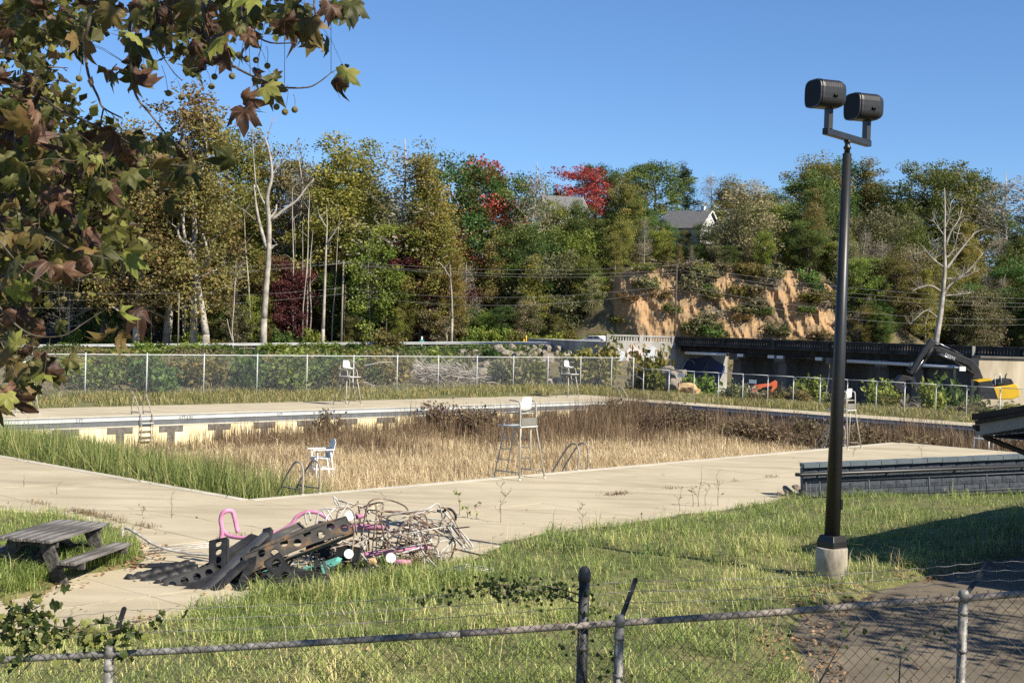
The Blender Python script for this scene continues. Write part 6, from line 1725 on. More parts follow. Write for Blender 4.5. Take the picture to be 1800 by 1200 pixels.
# planks
def plank(px0, py0, Y0, px1, py1, Y1, w, m, label):
    a, b = PY(px0, py0, Y0), PY(px1, py1, Y1); mb = MB(); mb.box((0, 0, 0), (w, (b - a).length, .025)); o = mb.build('broken_plank', M[m])
    f = frame_of(a, b, (0, -.8, .6)); o.matrix_world = f @ Matrix.Rotation(-math.pi / 2, 4, 'Z'); tag(o, label, 'plank', None)
plank(646, 901, 22.3, 673, 878, 22.5, .07, 'plank_pale', 'short pale plank sticking up from the back of the heap')
plank(488, 940, 22.0, 530, 922, 22.2, .13, 'wood', 'grey weathered board lying behind the rust stained beam'); plank(505, 938, 22.1, 535, 926, 22.3, .10, 'wood', 'second smaller grey board beside the weathered board')
# teal plastic
for (pts, Y, lb) in (([(450, 998), (476, 996), (474, 1008), (449, 1006)], 20.9, 'teal plastic sheet showing under the rust stained beam'), ([(528, 1004), (556, 997), (590, 985), (598, 988), (578, 1000), (574, 1014), (530, 1010)], 21.0, 'crumpled teal plastic sheet under the middle of the heap')):
    q = [PY(x, y, Y) for x, y in pts]; c = sum(q, Vector()) / len(q); mb = MB(); n = len(q); off = Vector((0, .25, .02))
    mb.add(q + [v + off for v in q], [tuple(range(n)), tuple(reversed(range(n, 2 * n)))] + [(i, n + i, n + (i + 1) % n, (i + 1) % n) for i in range(n)]); tag(mb.build('teal_sheet', M['teal']), lb, 'plastic sheet', None)
# white flange discs
for px, py, Y, r_, lb in ((614, 906, 22.0, .08, 'white round flange plate at the top of the tangled frames'), (613, 973, 21.3, .075, 'white round flange plate low under the tangled frames'), (687, 980, 21.2, .08, 'white round flange plate at the front of the tangled frames')):
    p = PY(px, py, Y); mb = MB(); mb.lathe([(r_ * .97, -.006), (r_, -.003), (r_, .003), (r_ * .97, .006)], 28); dsc = mb.build('flange_disc', M['plastic'])
    dsc.matrix_world = Matrix.Translation(p) @ Vector((.25, -1, .35)).to_track_quat('Z', 'Y').to_matrix().to_4x4(); tag(dsc, lb, 'disc', None)
    mb = MB()
    for k in range(8): mb.lathe([(.006, .0055), (.006, .0075)], 6, (r_ * .72 * math.cos(k * .785), r_ * .72 * math.sin(k * .785), 0))
    mb.build('bolt_holes', M['black_plastic'], dsc)
# tangled tube frames: each a bent loop with bars
def chair_frame(px, py, Y, w, h, seed, m, label, bars=3):
    r = random.Random(seed); c = PY(px, py, Y)
    ax = Vector((r.uniform(-1, 1), r.uniform(-.7, .7), r.uniform(-.5, .5))).normalized(); up = Vector((r.uniform(-.5, .5), r.uniform(-.6, .6), 1)); up = (up - ax * up.dot(ax)).normalized(); n = ax.cross(up)
    o = empty('tube_frame', c, 0, label, 'metal frame', 'tangled tube frames in the scrap heap')
    pts = []
    for u, v in ((-.5, -.5), (-.5, .2), (-.42, .45), (-.2, .5), (.2, .5), (.42, .45), (.5, .2), (.5, -.5)):
        pts.append(ax * (u * w) + up * (v * h) + n * (.12 * math.sin(u * 5 + seed) + r.gauss(0, .02)))
    mb = MB(); mb.tube(spline(pts, 4), .013, 8); mb.build('loop', M[m], o)
    for k in range(bars):
        v = -.4 + .75 * k / max(1, bars - 1); mb = MB(); a = ax * (-.48 * w) + up * (v * h); b = ax * (.48 * w) + up * ((v + r.uniform(-.25, .25)) * h) + n * r.uniform(-.15, .15); mb.tube([a, a.lerp(b, .5) + n * r.gauss(0, .03), b], .010, 6); mb.build('bar', M[m], o)
    for s in (-1, 1):
        a = ax * (s * .48 * w) + up * (-.1 * h); b = a + n * r.uniform(.25, .5) * r.choice((-1, 1)) + up * r.uniform(-.4, .1) * h; mb = MB(); mb.tube([a, b], .011, 6); mb.build('strut', M[m], o)
rr = random.Random(77)
for k in range(26):
    px = rr.uniform(556, 742) if k < 20 else rr.uniform(720, 800); py = rr.uniform(915, 985); Y = rr.uniform(21.5, 22.8)
    zz = PY(px, py, Y).z
    chair_frame(px, py, Y, rr.uniform(.45, .95), min(.7, max(.3, zz * 1.2)), k, rr.choice(['rust_tube', 'rust_tube', 'white_tube']), 'rusty bent tube frame tangled in the scrap heap')
def poly_frame(label, paths, m, r_=.016, name='tube_frame', part='tube'):
    a = paths[0][0]; o = empty(name, PY(*a), 0, label, 'metal frame')
    for pts in paths:
        q = [PY(*p) - o.location for p in pts]; mb = MB(); mb.tube(q if len(q) < 3 else spline(q, 4), r_, 8); mb.build(part, M[m], o)
    return o
poly_frame('white tube lounger frame with parallel slats at the right end of the heap', [[(781, 900, 22.2), (806, 928, 22.1), (830, 958, 22.0), (826, 964, 22.0), (819, 966, 22.0), (800, 945, 22.1), (785, 925, 22.2), (803, 923, 22.1)],
    [(792, 921, 22.15), (823, 964, 22.0)], [(798, 921, 22.1), (827, 962, 22.0)], [(788, 897, 22.2), (772, 926, 22.3), (774, 932, 22.3), (786, 936, 22.2)], [(739, 914, 22.4), (746, 936, 22.2), (770, 970, 21.9), (764, 982, 21.8)], [(741, 914, 22.4), (780, 932, 22.3), (794, 948, 22.2), (770, 975, 22.0)], [(746, 915, 22.4), (757, 948, 22.2), (762, 966, 22.1)],
    [(754, 968, 22.0), (772, 978, 21.9), (776, 985, 21.8)], [(788, 965, 21.9), (780, 982, 21.8)]], 'white_tube')
poly_frame('black bent bar hooked over the white lounger frame', [[(768, 897, 22.3), (780, 899, 22.3), (784, 894, 22.25), (794, 896, 22.2), (801, 906, 22.2), (800, 914, 22.2)]], 'black_plastic', .022)
poly_frame('boxy rusty tube frame with open top over the pink pipe', [[(640, 915, 22.2), (684, 915, 22.2), (716, 917, 22.1), (727, 922, 22.0), (738, 950, 21.9), (745, 972, 21.7), (775, 1004, 21.2)], [(726, 925, 22.0), (724, 950, 21.9)], [(683, 916, 22.2), (686, 970, 21.8)], [(688, 942, 22.1), (738, 952, 21.9)], [(716, 917, 22.1), (672, 945, 22.0), (650, 995, 21.5)], [(690, 976, 21.5), (732, 964, 21.6), (742, 960, 21.7)], [(745, 980, 21.6), (748, 1018, 21.1)], [(752, 985, 21.6), (752, 1018, 21.2)]], 'white_tube', .014)
poly_frame('grey and white bent frame peaking above the rust stained beam', [[(540, 922, 22.1), (536, 905, 22.1), (543, 900, 22.1), (546, 915, 22.1)], [(554, 924, 22.0), (562, 897, 22.0), (580, 893, 22.0), (600, 900, 22.0)], [(575, 895, 22.0), (584, 910, 22.0), (588, 918, 22.0)], [(566, 897, 22.0), (578, 915, 21.9)], [(586, 872, 22.3), (590, 884, 22.3), (598, 892, 22.3), (592, 878, 22.3), (586, 872, 22.3)], [(594, 879, 22.4), (638, 890, 22.3)], [(612, 884, 22.3), (608, 893, 22.2)]], 'white_tube', .014)
poly_frame('white tube grille lying flat on the grass at the right of the heap', [[(795, 1000, 21.6), (812, 991, 21.7), (866, 1000, 21.5), (850, 1006, 21.3), (795, 1000, 21.5)], [(800, 997, 21.6), (858, 1003, 21.4)], [(806, 994, 21.6), (862, 1001, 21.5)], [(820, 993, 21.6), (815, 1001, 21.4)], [(840, 996, 21.6), (832, 1003, 21.4)]], 'white_tube', .012)
poly_frame('long dark rod lying on the deck edge beyond the lounger frame', [[(797, 964, 22.3), (850, 976, 22.6)]], 'black_plastic', .014)
for k, (px, py, Y) in enumerate(((805, 1040, 20.0), (655, 985, 21.3), (720, 1026, 20.3))):
    boulder(PY(px, py, Y), .09, 'small orange broken brick lump in the grass by the heap', 'brick lumps by the heap', RO)
# dark debris floor under the heap
mb = MB(); r = random.Random(5)
for k in range(120):
    c = PY(r.uniform(380, 700), r.uniform(985, 1035), r.uniform(20.6, 21.8)); c.z = max(c.z * .3, gz1(c.x, c.y) + .03); d = Vector((r.gauss(0, 1), r.gauss(0, 1), r.gauss(0, .5))).normalized() * r.uniform(.08, .35)
    mb.bar(c - d, c + d, r.uniform(.015, .06), r.uniform(.01, .03))
tag(mb.build('debris', M['black_plastic']), 'small dark scraps strewn under the heap', 'debris', None, 'stuff')

# grass and weeds grown up round the foot of the heap
n = 5200; px = nrg.uniform(330, 840, n); py = nrg.normal(1046, 16, n) - 22 * sstep(px, 600, 800)
pp = np.array([tuple(P(a, b, .1)) for a, b in zip(px, py)]); cl = fbm(pp[:, 0] * 1.8, pp[:, 1] * 1.8, 66); k_ = (cl > .42) & (lawn_sd(pp[:, 0], pp[:, 1]) > -.3); pp = pp[k_]; n = len(pp)
field('weed_growth', pp[:, 0], pp[:, 1], gz(pp[:, 0], pp[:, 1]) - .01, nrg.uniform(.12, .42, n), nrg.uniform(.007, .013, n), nrg.uniform(.2, 1.1, n), M['lawn'], label='tall grass and weeds grown up along the front of the scrap heap', cat='weeds', rnd=np.clip(nrg.beta(1.5, 1.6, n), 0, 1))
# ---------------------------------------------------------------- single dead weeds standing in the deck joints
M['stem'] = mat('dry_stem', [(.13, .09, .055), (.24, .18, .11)], scale=6, rough=.9)
def stalk(px, py0, py1, label, n=6, spread=.12, leafy=None, group=None, z=0):
    b = P(px, py1, z); t = PY(px, py0, b.y); H = t.z - z; r = random.Random(int(px))
    o = empty('weed_stalk', b, 0, label, 'weed', group)
    mb = MB(); k = 5; q = [Vector((r.gauss(0, .012) * i, r.gauss(0, .012) * i, H * i / k)) for i in range(k + 1)]; mb.tube(q, [.008, .007, .006, .005, .004, .002], 5)
    C = []
    for i in range(n):
        f = r.uniform(.25, .95); a = q[int(f * k)]; az = r.uniform(0, 6.28); d = Vector((math.cos(az) * spread, math.sin(az) * spread, spread * r.uniform(.5, 1.3))) * (1.1 - f * .5) * (H / .6)
        mb.tube([a, a + d * .5, a + d], [.004, .003, .0015], 4, caps=False); C += [a + d * r.uniform(.5, 1.05) for _ in range(4)]
    mb.build('stem', M['stem'], o)
    if leafy:
        C = np.array([tuple(c) for c in C]) + nrg.normal(size=(len(C), 3)) * .012
        V, T, q_ = leaf_quads(C, nrg.uniform(.025, .06, len(C)) * leafy, nrg.rand(len(C)), asp=.6); link('leaves', np_mesh('leaves', V, T, LM['scrub'] if leafy < 1.5 else LM['lime'], q_), o)
GL = 'weeds standing in the deck joints'
for px, a, b, n, lf, lb in ((880, 842, 918, 12, .7, 'branching dry weed standing alone on the deck beside the pool chair'), (302, 857, 910, 3, None, 'single straight dry weed stalk in the deck crack'), (807, 862, 905, 6, 2.0, 'leafy green sprig growing from the deck joint behind the heap'), (822, 884, 910, 3, 1.6, 'second leafy sprig beside the first one in the deck joint'), (837, 880, 912, 3, 1.6, 'third leafy sprig in the deck joint behind the heap'),
        (1024, 880, 925, 9, .7, 'dry bushy weed at the edge of lawn and deck'), (1195, 850, 898, 3, 1.0, 'dry seed stalk at the deck and lawn edge, the shortest of the clump'), (1228, 815, 890, 4, 1.0, 'tallest dry seed stalk at the deck and lawn edge'), (1218, 850, 890, 3, 1.0, 'dry seed stalk close to the tallest one'), (1262, 822, 888, 3, 1.0, 'dry seed stalk to the right of the tallest one'), (1240, 848, 888, 3, 1.0, 'thin dry seed stalk between two taller ones'),
        (100, 845, 868, 3, None, 'short dry stalk in the deck crack'), (42, 830, 855, 2, None, 'short dry stalk in the deck crack'), (123, 893, 912, 6, .6, 'small branching dry weed behind the picnic table'), (1500, 775, 802, 4, .6, 'dry weed on the deck beyond the lamp post'), (1620, 770, 802, 4, .8, 'dry weed on the deck above the block wall'), (250, 885, 906, 8, .5, 'clump of dry weed in the deck crack')):
    stalk(px, a, b, lb, n, .12, lf, GL if 'short dry stalk' in lb else None)

# ================================================================ near chain link fence with barbed wire
M['galv'] = mat('old_galvanised_pipe', [(.07, .066, .062), (.19, .182, .17), (.34, .33, .315)], scale=14, rough=.6, metal=.25)
M['rusty_rail'] = mat('rust_blotched_rail', [(.10, .075, .06), (.27, .23, .20), (.36, .30, .26)], scale=12, rough=.7, metal=.1)
M['dark_wire'] = mat('weathered_wire', [(.05, .048, .045), (.11, .105, .10)], scale=8, rough=.6, metal=.3)
M['bright_wire'] = mat('barbed_strand', [(.22, .21, .20), (.40, .39, .37)], scale=8, rough=.5, metal=.4)
YF = 8.3
RAIL = [(-260, 1176), (-60, 1163), (113, 1153), (311, 1143), (450, 1135), (650, 1123), (900, 1107), (1080, 1095), (1350, 1077), (1500, 1065), (1694, 1051), (1800, 1043), (2060, 1024)]
railP = [PY(x, y, YF) for x, y in RAIL]
NF = empty('chain_link_fence', (railP[2].x, YF, .3), 0, 'near chain link fence with rusty top rail and barbed wire in front of the lawn', 'fence')
def nf(mb, name, m, parent=None, bevel=0):
    mb.xform(Matrix.Translation(-NF.location)); return mb.build(name, m, parent or NF, bevel)
sp_ = spline(railP, 8)
cut = [i for i, p in enumerate(sp_) if p.x < PY(840, 1110, YF).x][-1]
mb = MB(); mb.tube(sp_[:cut + 1], .021, 12); nf(mb, 'top_rail', M['galv'])
mb = MB(); mb.tube(sp_[cut:], .0215, 12); nf(mb, 'top_rail', M['rusty_rail'])
rx = np.array([p.x for p in sp_]); rz = np.array([p.z for p in sp_])
def rail_z(x): return float(np.interp(x, rx, rz))
def npost(px, r_, top, m, dome=False, Y=YF):
    p = PY(px, 1100, Y); zt = top if top is not None else rail_z(p.x) + .03
    mb = MB(); mb.tube([(p.x, Y, gz1(p.x, Y) - .3), (p.x, Y, zt)], r_, 16); po = nf(mb, 'post', m)
    mb = MB()
    if dome: mb.lathe([(r_ * 1.18, -.035), (r_ * 1.2, -.005), (r_ * 1.15, .015), (r_ * .9, .038), (r_ * .5, .052), (r_ * .1, .056)], 16, (p.x, Y, zt)); 
    else: mb.lathe([(r_ * 1.15, -.05), (r_ * 1.15, .0), (r_ * .8, .02)], 14, (p.x, Y, zt))
    nf(mb, 'post_cap', m if dome else M['galv'], po)
    for dz in (-.12, -.35):
        mb = MB(); mb.lathe([(r_ * 1.12, -.012), (r_ * 1.12, .012)], 14, (p.x, Y, zt + dz - (.33 if dome else 0))); nf(mb, 'tension_band', M['galv'], po)
    return p, zt
M['black_post'] = mat('black_terminal_post', [(.02, .02, .02), (.045, .045, .045), (.10, .10, .10)], scale=10, rough=.5)
npost(1025, .034, PY(1025, 1010, YF + .05).z, M['black_post'], True, YF + .05)
ARMS = []
for px, tip in ((-330, (-300, 1105)), (193, (218, 1070)), (1089, (1117, 1019)), (1692, (1739, 986)), (2190, (2240, 950))):
    p, zt = npost(px, .029, None, M['galv'])
    t = PY(*tip, YF + .28); b = Vector((p.x, YF, zt))
    mb = MB(); mb.bar(b - Vector((0, 0, .03)), t, .030, .012, (0, -1, .5)); nf(mb, 'barb_arm', M['black_metal'])
    mb = MB(); mb.lathe([(.016, -.008), (.016, .008)], 10); mb.xform(Matrix.Translation(t) @ Matrix.Rotation(math.pi / 2, 4, 'X')); nf(mb, 'arm_end', M['black_metal'])
    ARMS.append((b, t))
for f in (.40, .70, .98):
    for (b0_, t0), (b1_, t1) in zip(ARMS[:-1], ARMS[1:]):
        a, b = b0_.lerp(t0, f), b1_.lerp(t1, f); r = random.Random(int(f * 100)); mb = MB()
        n = int((b - a).length / .03); q = [a.lerp(b, i / n) + Vector((0, .0035 * math.sin(i * 1.3), .0035 * math.cos(i * 1.3) - .03 * (1 - (2 * i / n - 1) ** 2))) for i in range(n + 1)]
        mb.tube(q, .0019, 4)
        for i in range(3, n, 4):
            for s in (-1, 1):
                d = Vector((r.uniform(-.4, .4), r.uniform(-.6, .6), s)).normalized() * .013; mb.tube([q[i] - d * .3, q[i] + d], [.0013, .0008], 3)
        nf(mb, 'barbed_strand', M['bright_wire'])
# woven wire, every bend alternating over and under
mb = MB(); dw = .0726; dh = .078; r_w = .0019
x0, x1 = railP[1].x - .4, railP[-2].x + .5
nW = int((x1 - x0) / (dw / 2)); nH = 38
def node(i, j, dep): 
    x = x0 + i * dw / 2; return Vector((x + .002 * math.sin(i * 5.1 + j), YF - .024 + dep, rail_z(x) + .030 - j * dh / 2))
for i in range(0, nW):
    for sgn in (1, -1):
        if (i % 2) != 0: continue
        q = []
        for j in range(nH):
            k = i + sgn * j
            if 0 <= k <= nW: q.append(node(k, j, .0025 if (j % 2) ^ (sgn > 0) else -.0025))
        if len(q) > 1: mb.tube(q, r_w, 3, caps=False)
for i in range(0, nW, 2):
    p = node(i, 0, 0)
    mb.tube([p, p + Vector((.007, -.003, .02))], [r_w, r_w * .7], 3); mb.tube([p, p + Vector((-.007, .003, .018))], [r_w, r_w * .7], 3)
o = nf(mb, 'wire_mesh', M['dark_wire']); o["kind"] = 'stuff'

# ================================================================ leaves
def leaf_mesh(name, outline, m, curl, fold, seed, wav=.05):
    r = random.Random(seed); n = len(outline)
    def lift(x, y): return -curl * (x * x + .7 * y * y) + fold * abs(x) + wav * math.sin(5 * x + seed) * math.sin(4 * y + seed * 2)
    vs = [(0, 0, lift(0, 0))]
    for k in (.55, 1.0):
        for x, y in outline: vs.append((x * k, y * k, lift(x * k, y * k) + (r.gauss(0, wav * .6) if k == 1 else 0)))
    fs = [(0, 1 + i, 1 + (i + 1) % n) for i in range(n)] + [(1 + i, 1 + n + i, 1 + n + (i + 1) % n, 1 + (i + 1) % n) for i in range(n)]
    mb = MB(); mb.add(vs, fs, 0, True); return mb.mesh(name, m)
def polar(pts): return [(r_ * math.cos(math.radians(a)), r_ * math.sin(math.radians(a))) for a, r_ in pts]
half = [(90, 1.0), (78, .80), (70, .74), (60, .56), (50, .72), (42, .80), (34, .98), (24, .72), (10, .52), (-4, .62), (-16, .72), (-34, .52), (-60, .40), (-80, .22)]
SYC = polar(half + [(180 - a, r_) for a, r_ in reversed(half[1:])])
IVY = polar([(90, .95), (70, .66), (55, .62), (38, .78), (18, .55), (-8, .62), (-30, .66), (-55, .58), (-75, .35), (-90, .15), (-105, .35), (-125, .58), (-150, .66), (-172, .62), (162, .55), (142, .78), (125, .62), (110, .66)])
def solid_leaf(name, cols, trans=.35):
    m = bpy.data.materials.new(name); m.use_nodes = True; nt = m.node_tree; bs = nt.nodes['Principled BSDF']; bs.inputs['Roughness'].default_value = .55; bs.inputs['Specular IOR Level'].default_value = .3
    tc = nt.nodes.new('ShaderNodeTexCoord'); nz = nt.nodes.new('ShaderNodeTexNoise'); nz.inputs['Scale'].default_value = 2.2; nz.inputs['Detail'].default_value = 5
    oi = nt.nodes.new('ShaderNodeObjectInfo'); ad = nt.nodes.new('ShaderNodeMath'); ad.operation = 'MULTIPLY_ADD'; ad.inputs[1].default_value = .5; 
    nt.links.new(tc.outputs['Object'], nz.inputs['Vector']); nt.links.new(oi.outputs['Random'], ad.inputs[0]); 
    sb = nt.nodes.new('ShaderNodeMath'); sb.operation = 'SUBTRACT'; sb.inputs[1].default_value = .25; nt.links.new(nz.outputs[0], sb.inputs[0]); nt.links.new(sb.outputs[0], ad.inputs[2])
    rp = _ramp(nt, [(.15 + .7 * i / (len(cols) - 1), c) for i, c in enumerate(cols)]); nt.links.new(ad.outputs[0], rp.inputs[0]); 
    # paler veins running out from the stalk
    sx = nt.nodes.new('ShaderNodeSeparateXYZ'); nt.links.new(tc.outputs['Object'], sx.inputs[0]); at = nt.nodes.new('ShaderNodeMath'); at.operation = 'ARCTAN2'; nt.links.new(sx.outputs[1], at.inputs[0]); nt.links.new(sx.outputs[0], at.inputs[1])
    mu = nt.nodes.new('ShaderNodeMath'); mu.operation = 'MULTIPLY'; mu.inputs[1].default_value = 6.43; nt.links.new(at.outputs[0], mu.inputs[0]); cs_ = nt.nodes.new('ShaderNodeMath'); cs_.operation = 'SINE'; nt.links.new(mu.outputs[0], cs_.inputs[0])
    gt = nt.nodes.new('ShaderNodeMapRange'); gt.inputs[1].default_value = .965; gt.inputs[2].default_value = 1.0; gt.inputs[3].default_value = 0; gt.inputs[4].default_value = .4; nt.links.new(cs_.outputs[0], gt.inputs[0])
    mx0 = nt.nodes.new('ShaderNodeMix'); mx0.data_type = 'RGBA'; nt.links.new(gt.outputs[0], mx0.inputs[0]); nt.links.new(rp.outputs[0], mx0.inputs[6]); mx0.inputs[7].default_value = tuple(min(1, c * 1.9 + .03) for c in cols[-1]) + (1,)
    col = mx0.outputs[2]; nt.links.new(col, bs.inputs['Base Color']); tr = nt.nodes.new('ShaderNodeBsdfTranslucent'); nt.links.new(col, tr.inputs[0])
    mx = nt.nodes.new('ShaderNodeMixShader'); mx.inputs[0].default_value = trans; nt.links.new(bs.outputs[0], mx.inputs[1]); nt.links.new(tr.outputs[0], mx.inputs[2]); nt.links.new(mx.outputs[0], nt.nodes['Material Output'].inputs[0])
    return m
SL = {'olive': solid_leaf('sycamore_leaf_olive', [(.035, .04, .011), (.075, .08, .02), (.13, .115, .035)]), 'lime': solid_leaf('sycamore_leaf_lime', [(.16, .19, .035), (.25, .27, .06), (.33, .30, .09)], .45),
      'brown': solid_leaf('sycamore_leaf_brown', [(.035, .018, .012), (.085, .043, .026), (.19, .105, .06)], .25), 'tan': solid_leaf('sycamore_leaf_turning', [(.09, .075, .022), (.16, .12, .04), (.20, .11, .045)])}
LMESH = {k: [leaf_mesh('leaf', SYC, SL[k], *( (.55 + .25 * i, .15 + .18 * i) if k != 'brown' else (.9 + .3 * i, .5) ), i + 3, .08 if k != 'brown' else .17) for i in range(4)] for k in SL}
def leaf_matrix(p, size, r, droop=1.0):
    d = Vector((r.gauss(0, .9), r.gauss(0, .7), -droop + r.gauss(0, .7))).normalized()
    n = Vector((r.gauss(0, 1.0), -.8 + r.gauss(0, .7), r.gauss(.35, .8))); n = (n - d * n.dot(d)).normalized(); x = d.cross(n)
    M4 = Matrix((x, d, n)).transposed().to_4x4() @ Matrix.Diagonal((size, size, size, 1)); M4.translation = p
    return M4
# ---------------------------------------------------------------- sycamore branches overhead
SY = empty('sycamore_tree', (-7.2, 8.2, gz1(-7.2, 8.2)), 0, 'sycamore reaching in with drooping branches of brown and olive leaves and hanging seed balls', 'tree')
inv = SY.matrix_world.inverted() if False else Matrix.Translation(-SY.location)
M['twig'] = mat('brown_twig', [(.045, .035, .028), (.10, .08, .06), (.17, .14, .10)], scale=20, rough=.85)
mb = MB(); mb.tube(spline([(-7.2, 8.2, -.4), (-7.1, 8.1, 2.5), (-6.9, 8.0, 5.5), (-6.6, 8.0, 8.5), (-6.4, 8.1, 12)], 4), [.36 - .012 * i for i in range(17)], 14); mb.xform(inv); mb.build('trunk', M['pale_bark'], SY)
def sbranch(pts, r0, r1, name='branch'):
    q = spline([PY(*p) if len(p) == 3 and p[1] > -500 else Vector(p) for p in pts], 5); mb = MB(); mb.tube(q, [r0 + (r1 - r0) * i / (len(q) - 1) for i in range(len(q))], 7); mb.xform(inv); mb.build(name, M['twig'], SY); return q
def V3(x, y, z): return Vector((x, y, z))
def limb(pts, r0, r1): 
    q = spline([Vector(p) for p in pts], 5); mb = MB(); mb.tube(q, [r0 + (r1 - r0) * i / (len(q) - 1) for i in range(len(q))], 8); mb.xform(inv); mb.build('limb', M['twig'], SY)
T0 = (-6.7, 8.0, 7.2)
limb([T0, (-5, 7.6, 7.0), tuple(PY(60, -120, 7.3)), tuple(PY(160, -40, 7.2)), tuple(PY(250, -70, 7.1)), tuple(PY(355, -20, 7.0))], .10, .014)
limb([(-6.9, 8, 5.6), (-5, 7.8, 5.9), tuple(PY(-150, 30, 7.6)), tuple(PY(-30, 120, 7.4)), tuple(PY(60, 165, 7.2))], .08, .008)
limb([(-7.0, 8, 4.2), (-5, 7.5, 4.6), tuple(PY(-150, 330, 7.0)), tuple(PY(-20, 400, 6.9))], .06, .010)
limb([T0, (-4.6, 8.6, 7.6), tuple(PY(250, -110, 8.2)), tuple(PY(430, -60, 7.6)), tuple(PY(560, -30, 7.2))], .08, .010)
twigs_ = []
for pts, r0, r1 in (([(160, -40, 7.2), (160, 20, 7.2), (150, 75, 7.2), (155, 130, 7.15), (172, 170, 7.1), (182, 190, 7.1), (215, 208, 7.0)], .011, .004), ([(250, -70, 7.1), (228, 50, 7.05), (232, 130, 7.0), (240, 170, 7.0), (262, 198, 6.95), (292, 235, 6.9), (320, 262, 6.9)], .010, .003),
        ([(355, -20, 7.0), (362, 60, 7.0), (390, 102, 6.95), (440, 132, 6.9), (490, 152, 6.85), (538, 154, 6.85), (560, 145, 6.85), (582, 128, 6.85)], .009, .0025), ([(430, -60, 7.6), (425, 30, 7.4), (465, 72, 7.2), (520, 76, 7.1)], .008, .003), ([(560, -30, 7.2), (552, 10, 7.1), (565, 45, 7.0), (575, 25, 7.0)], .007, .003),
        ([(250, -70, 7.1), (268, 60, 7.3), (300, 120, 7.3), (320, 142, 7.2)], .005, .002), ([(60, 165, 7.2), (90, 250, 7.0), (122, 283, 6.9), (182, 268, 6.8)], .006, .002), ([(182, 190, 7.1), (178, 215, 7.0), (188, 225, 7.0), (250, 290, 6.9)], .005, .002),
        ([(-20, 400, 6.9), (60, 410, 6.8), (130, 440, 6.75), (190, 455, 6.7)], .006, .002), ([(-30, 500, 6.6), (12, 555, 6.6), (55, 588, 6.55), (110, 590, 6.5), (150, 566, 6.5), (178, 548, 6.5)], .006, .002), ([(-20, 400, 6.9), (-10, 560, 6.7), (20, 640, 6.6), (40, 690, 6.6)], .005, .002),
        ([(60, 165, 7.2), (120, 200, 7.1), (200, 235, 7.0), (280, 285, 6.9), (350, 290, 6.9), (400, 280, 6.9)], .007, .002), ([(-30, 120, 7.4), (20, 200, 7.2), (30, 280, 7.0), (60, 350, 6.9)], .007, .003), ([(-20, 400, 6.9), (40, 470, 6.8), (100, 500, 6.7), (160, 480, 6.7)], .004, .002)):
    twigs_.append(sbranch(pts, r0, r1))
rl = random.Random(31)
CL = [(25, 30, 40, 35, 9), (95, 30, 35, 30, 7), (125, 85, 28, 30, 5), (200, 12, 40, 22, 7), (280, 25, 45, 30, 12), (340, 12, 40, 25, 9), (235, 95, 30, 40, 6), (420, 18, 55, 28, 12), (405, 70, 30, 25, 5), (500, 25, 40, 30, 8), (535, 60, 28, 30, 5), (592, 22, 42, 18, 7), (596, 125, 14, 8, 2), (590, 152, 8, 10, 1),
      (470, 150, 34, 18, 5), (428, 182, 22, 18, 3), (345, 105, 30, 35, 6), (330, 85, 22, 20, 3), (190, 120, 30, 20, 4), (75, 130, 30, 20, 4), (55, 190, 45, 30, 9), (18, 190, 20, 50, 6), (60, 250, 50, 35, 9), (20, 290, 30, 40, 7), (145, 285, 45, 35, 7), (215, 255, 40, 25, 7), (280, 280, 50, 30, 8), (320, 300, 30, 25, 5), (385, 272, 26, 16, 4), (240, 310, 40, 20, 6),
      (120, 330, 50, 30, 7), (40, 350, 45, 40, 9), (200, 330, 30, 25, 4), (305, 345, 10, 12, 1), (30, 420, 40, 40, 10), (110, 400, 45, 30, 7), (150, 445, 35, 20, 5), (85, 470, 40, 25, 6), (20, 490, 30, 35, 8), (215, 460, 18, 12, 2), (205, 550, 26, 12, 3), (195, 588, 12, 18, 2), (15, 570, 26, 40, 7), (95, 590, 22, 14, 3), (20, 640, 30, 30, 6), (85, 640, 32, 18, 4), (40, 685, 40, 20, 6), (130, 625, 15, 12, 1)]
n_leaf = 0
for cx_, cy_, rx_, ry_, n in CL:
    for k in range(n):
        px = rl.gauss(cx_, rx_ * .6); py = rl.gauss(cy_, ry_ * .6); Y = rl.uniform(6.4, 7.6)
        p = PY(px, py, Y); sz = rl.uniform(.05, .115)
        kd = rl.choices(['olive', 'brown', 'tan', 'lime'], [5, 4, 2.2, 1.3])[0]
        if n_leaf >= 298: break
        o = link('leaf', rl.choice(LMESH[kd]), SY); o.matrix_local = inv @ leaf_matrix(p, sz, rl); n_leaf += 1
        if rl.random() < .5:
            tq = min((q for tw in twigs_ for q in tw), key=lambda q: (q - p).length)
            if (tq - p).length < .5:
                mb = MB(); mb.tube([tq, tq.lerp(p, .5) + Vector((0, 0, .02)), p], [.0016, .0013, .001], 4, caps=False); mb.xform(inv); mb.build('leaf_stalk', M['twig'], SY)
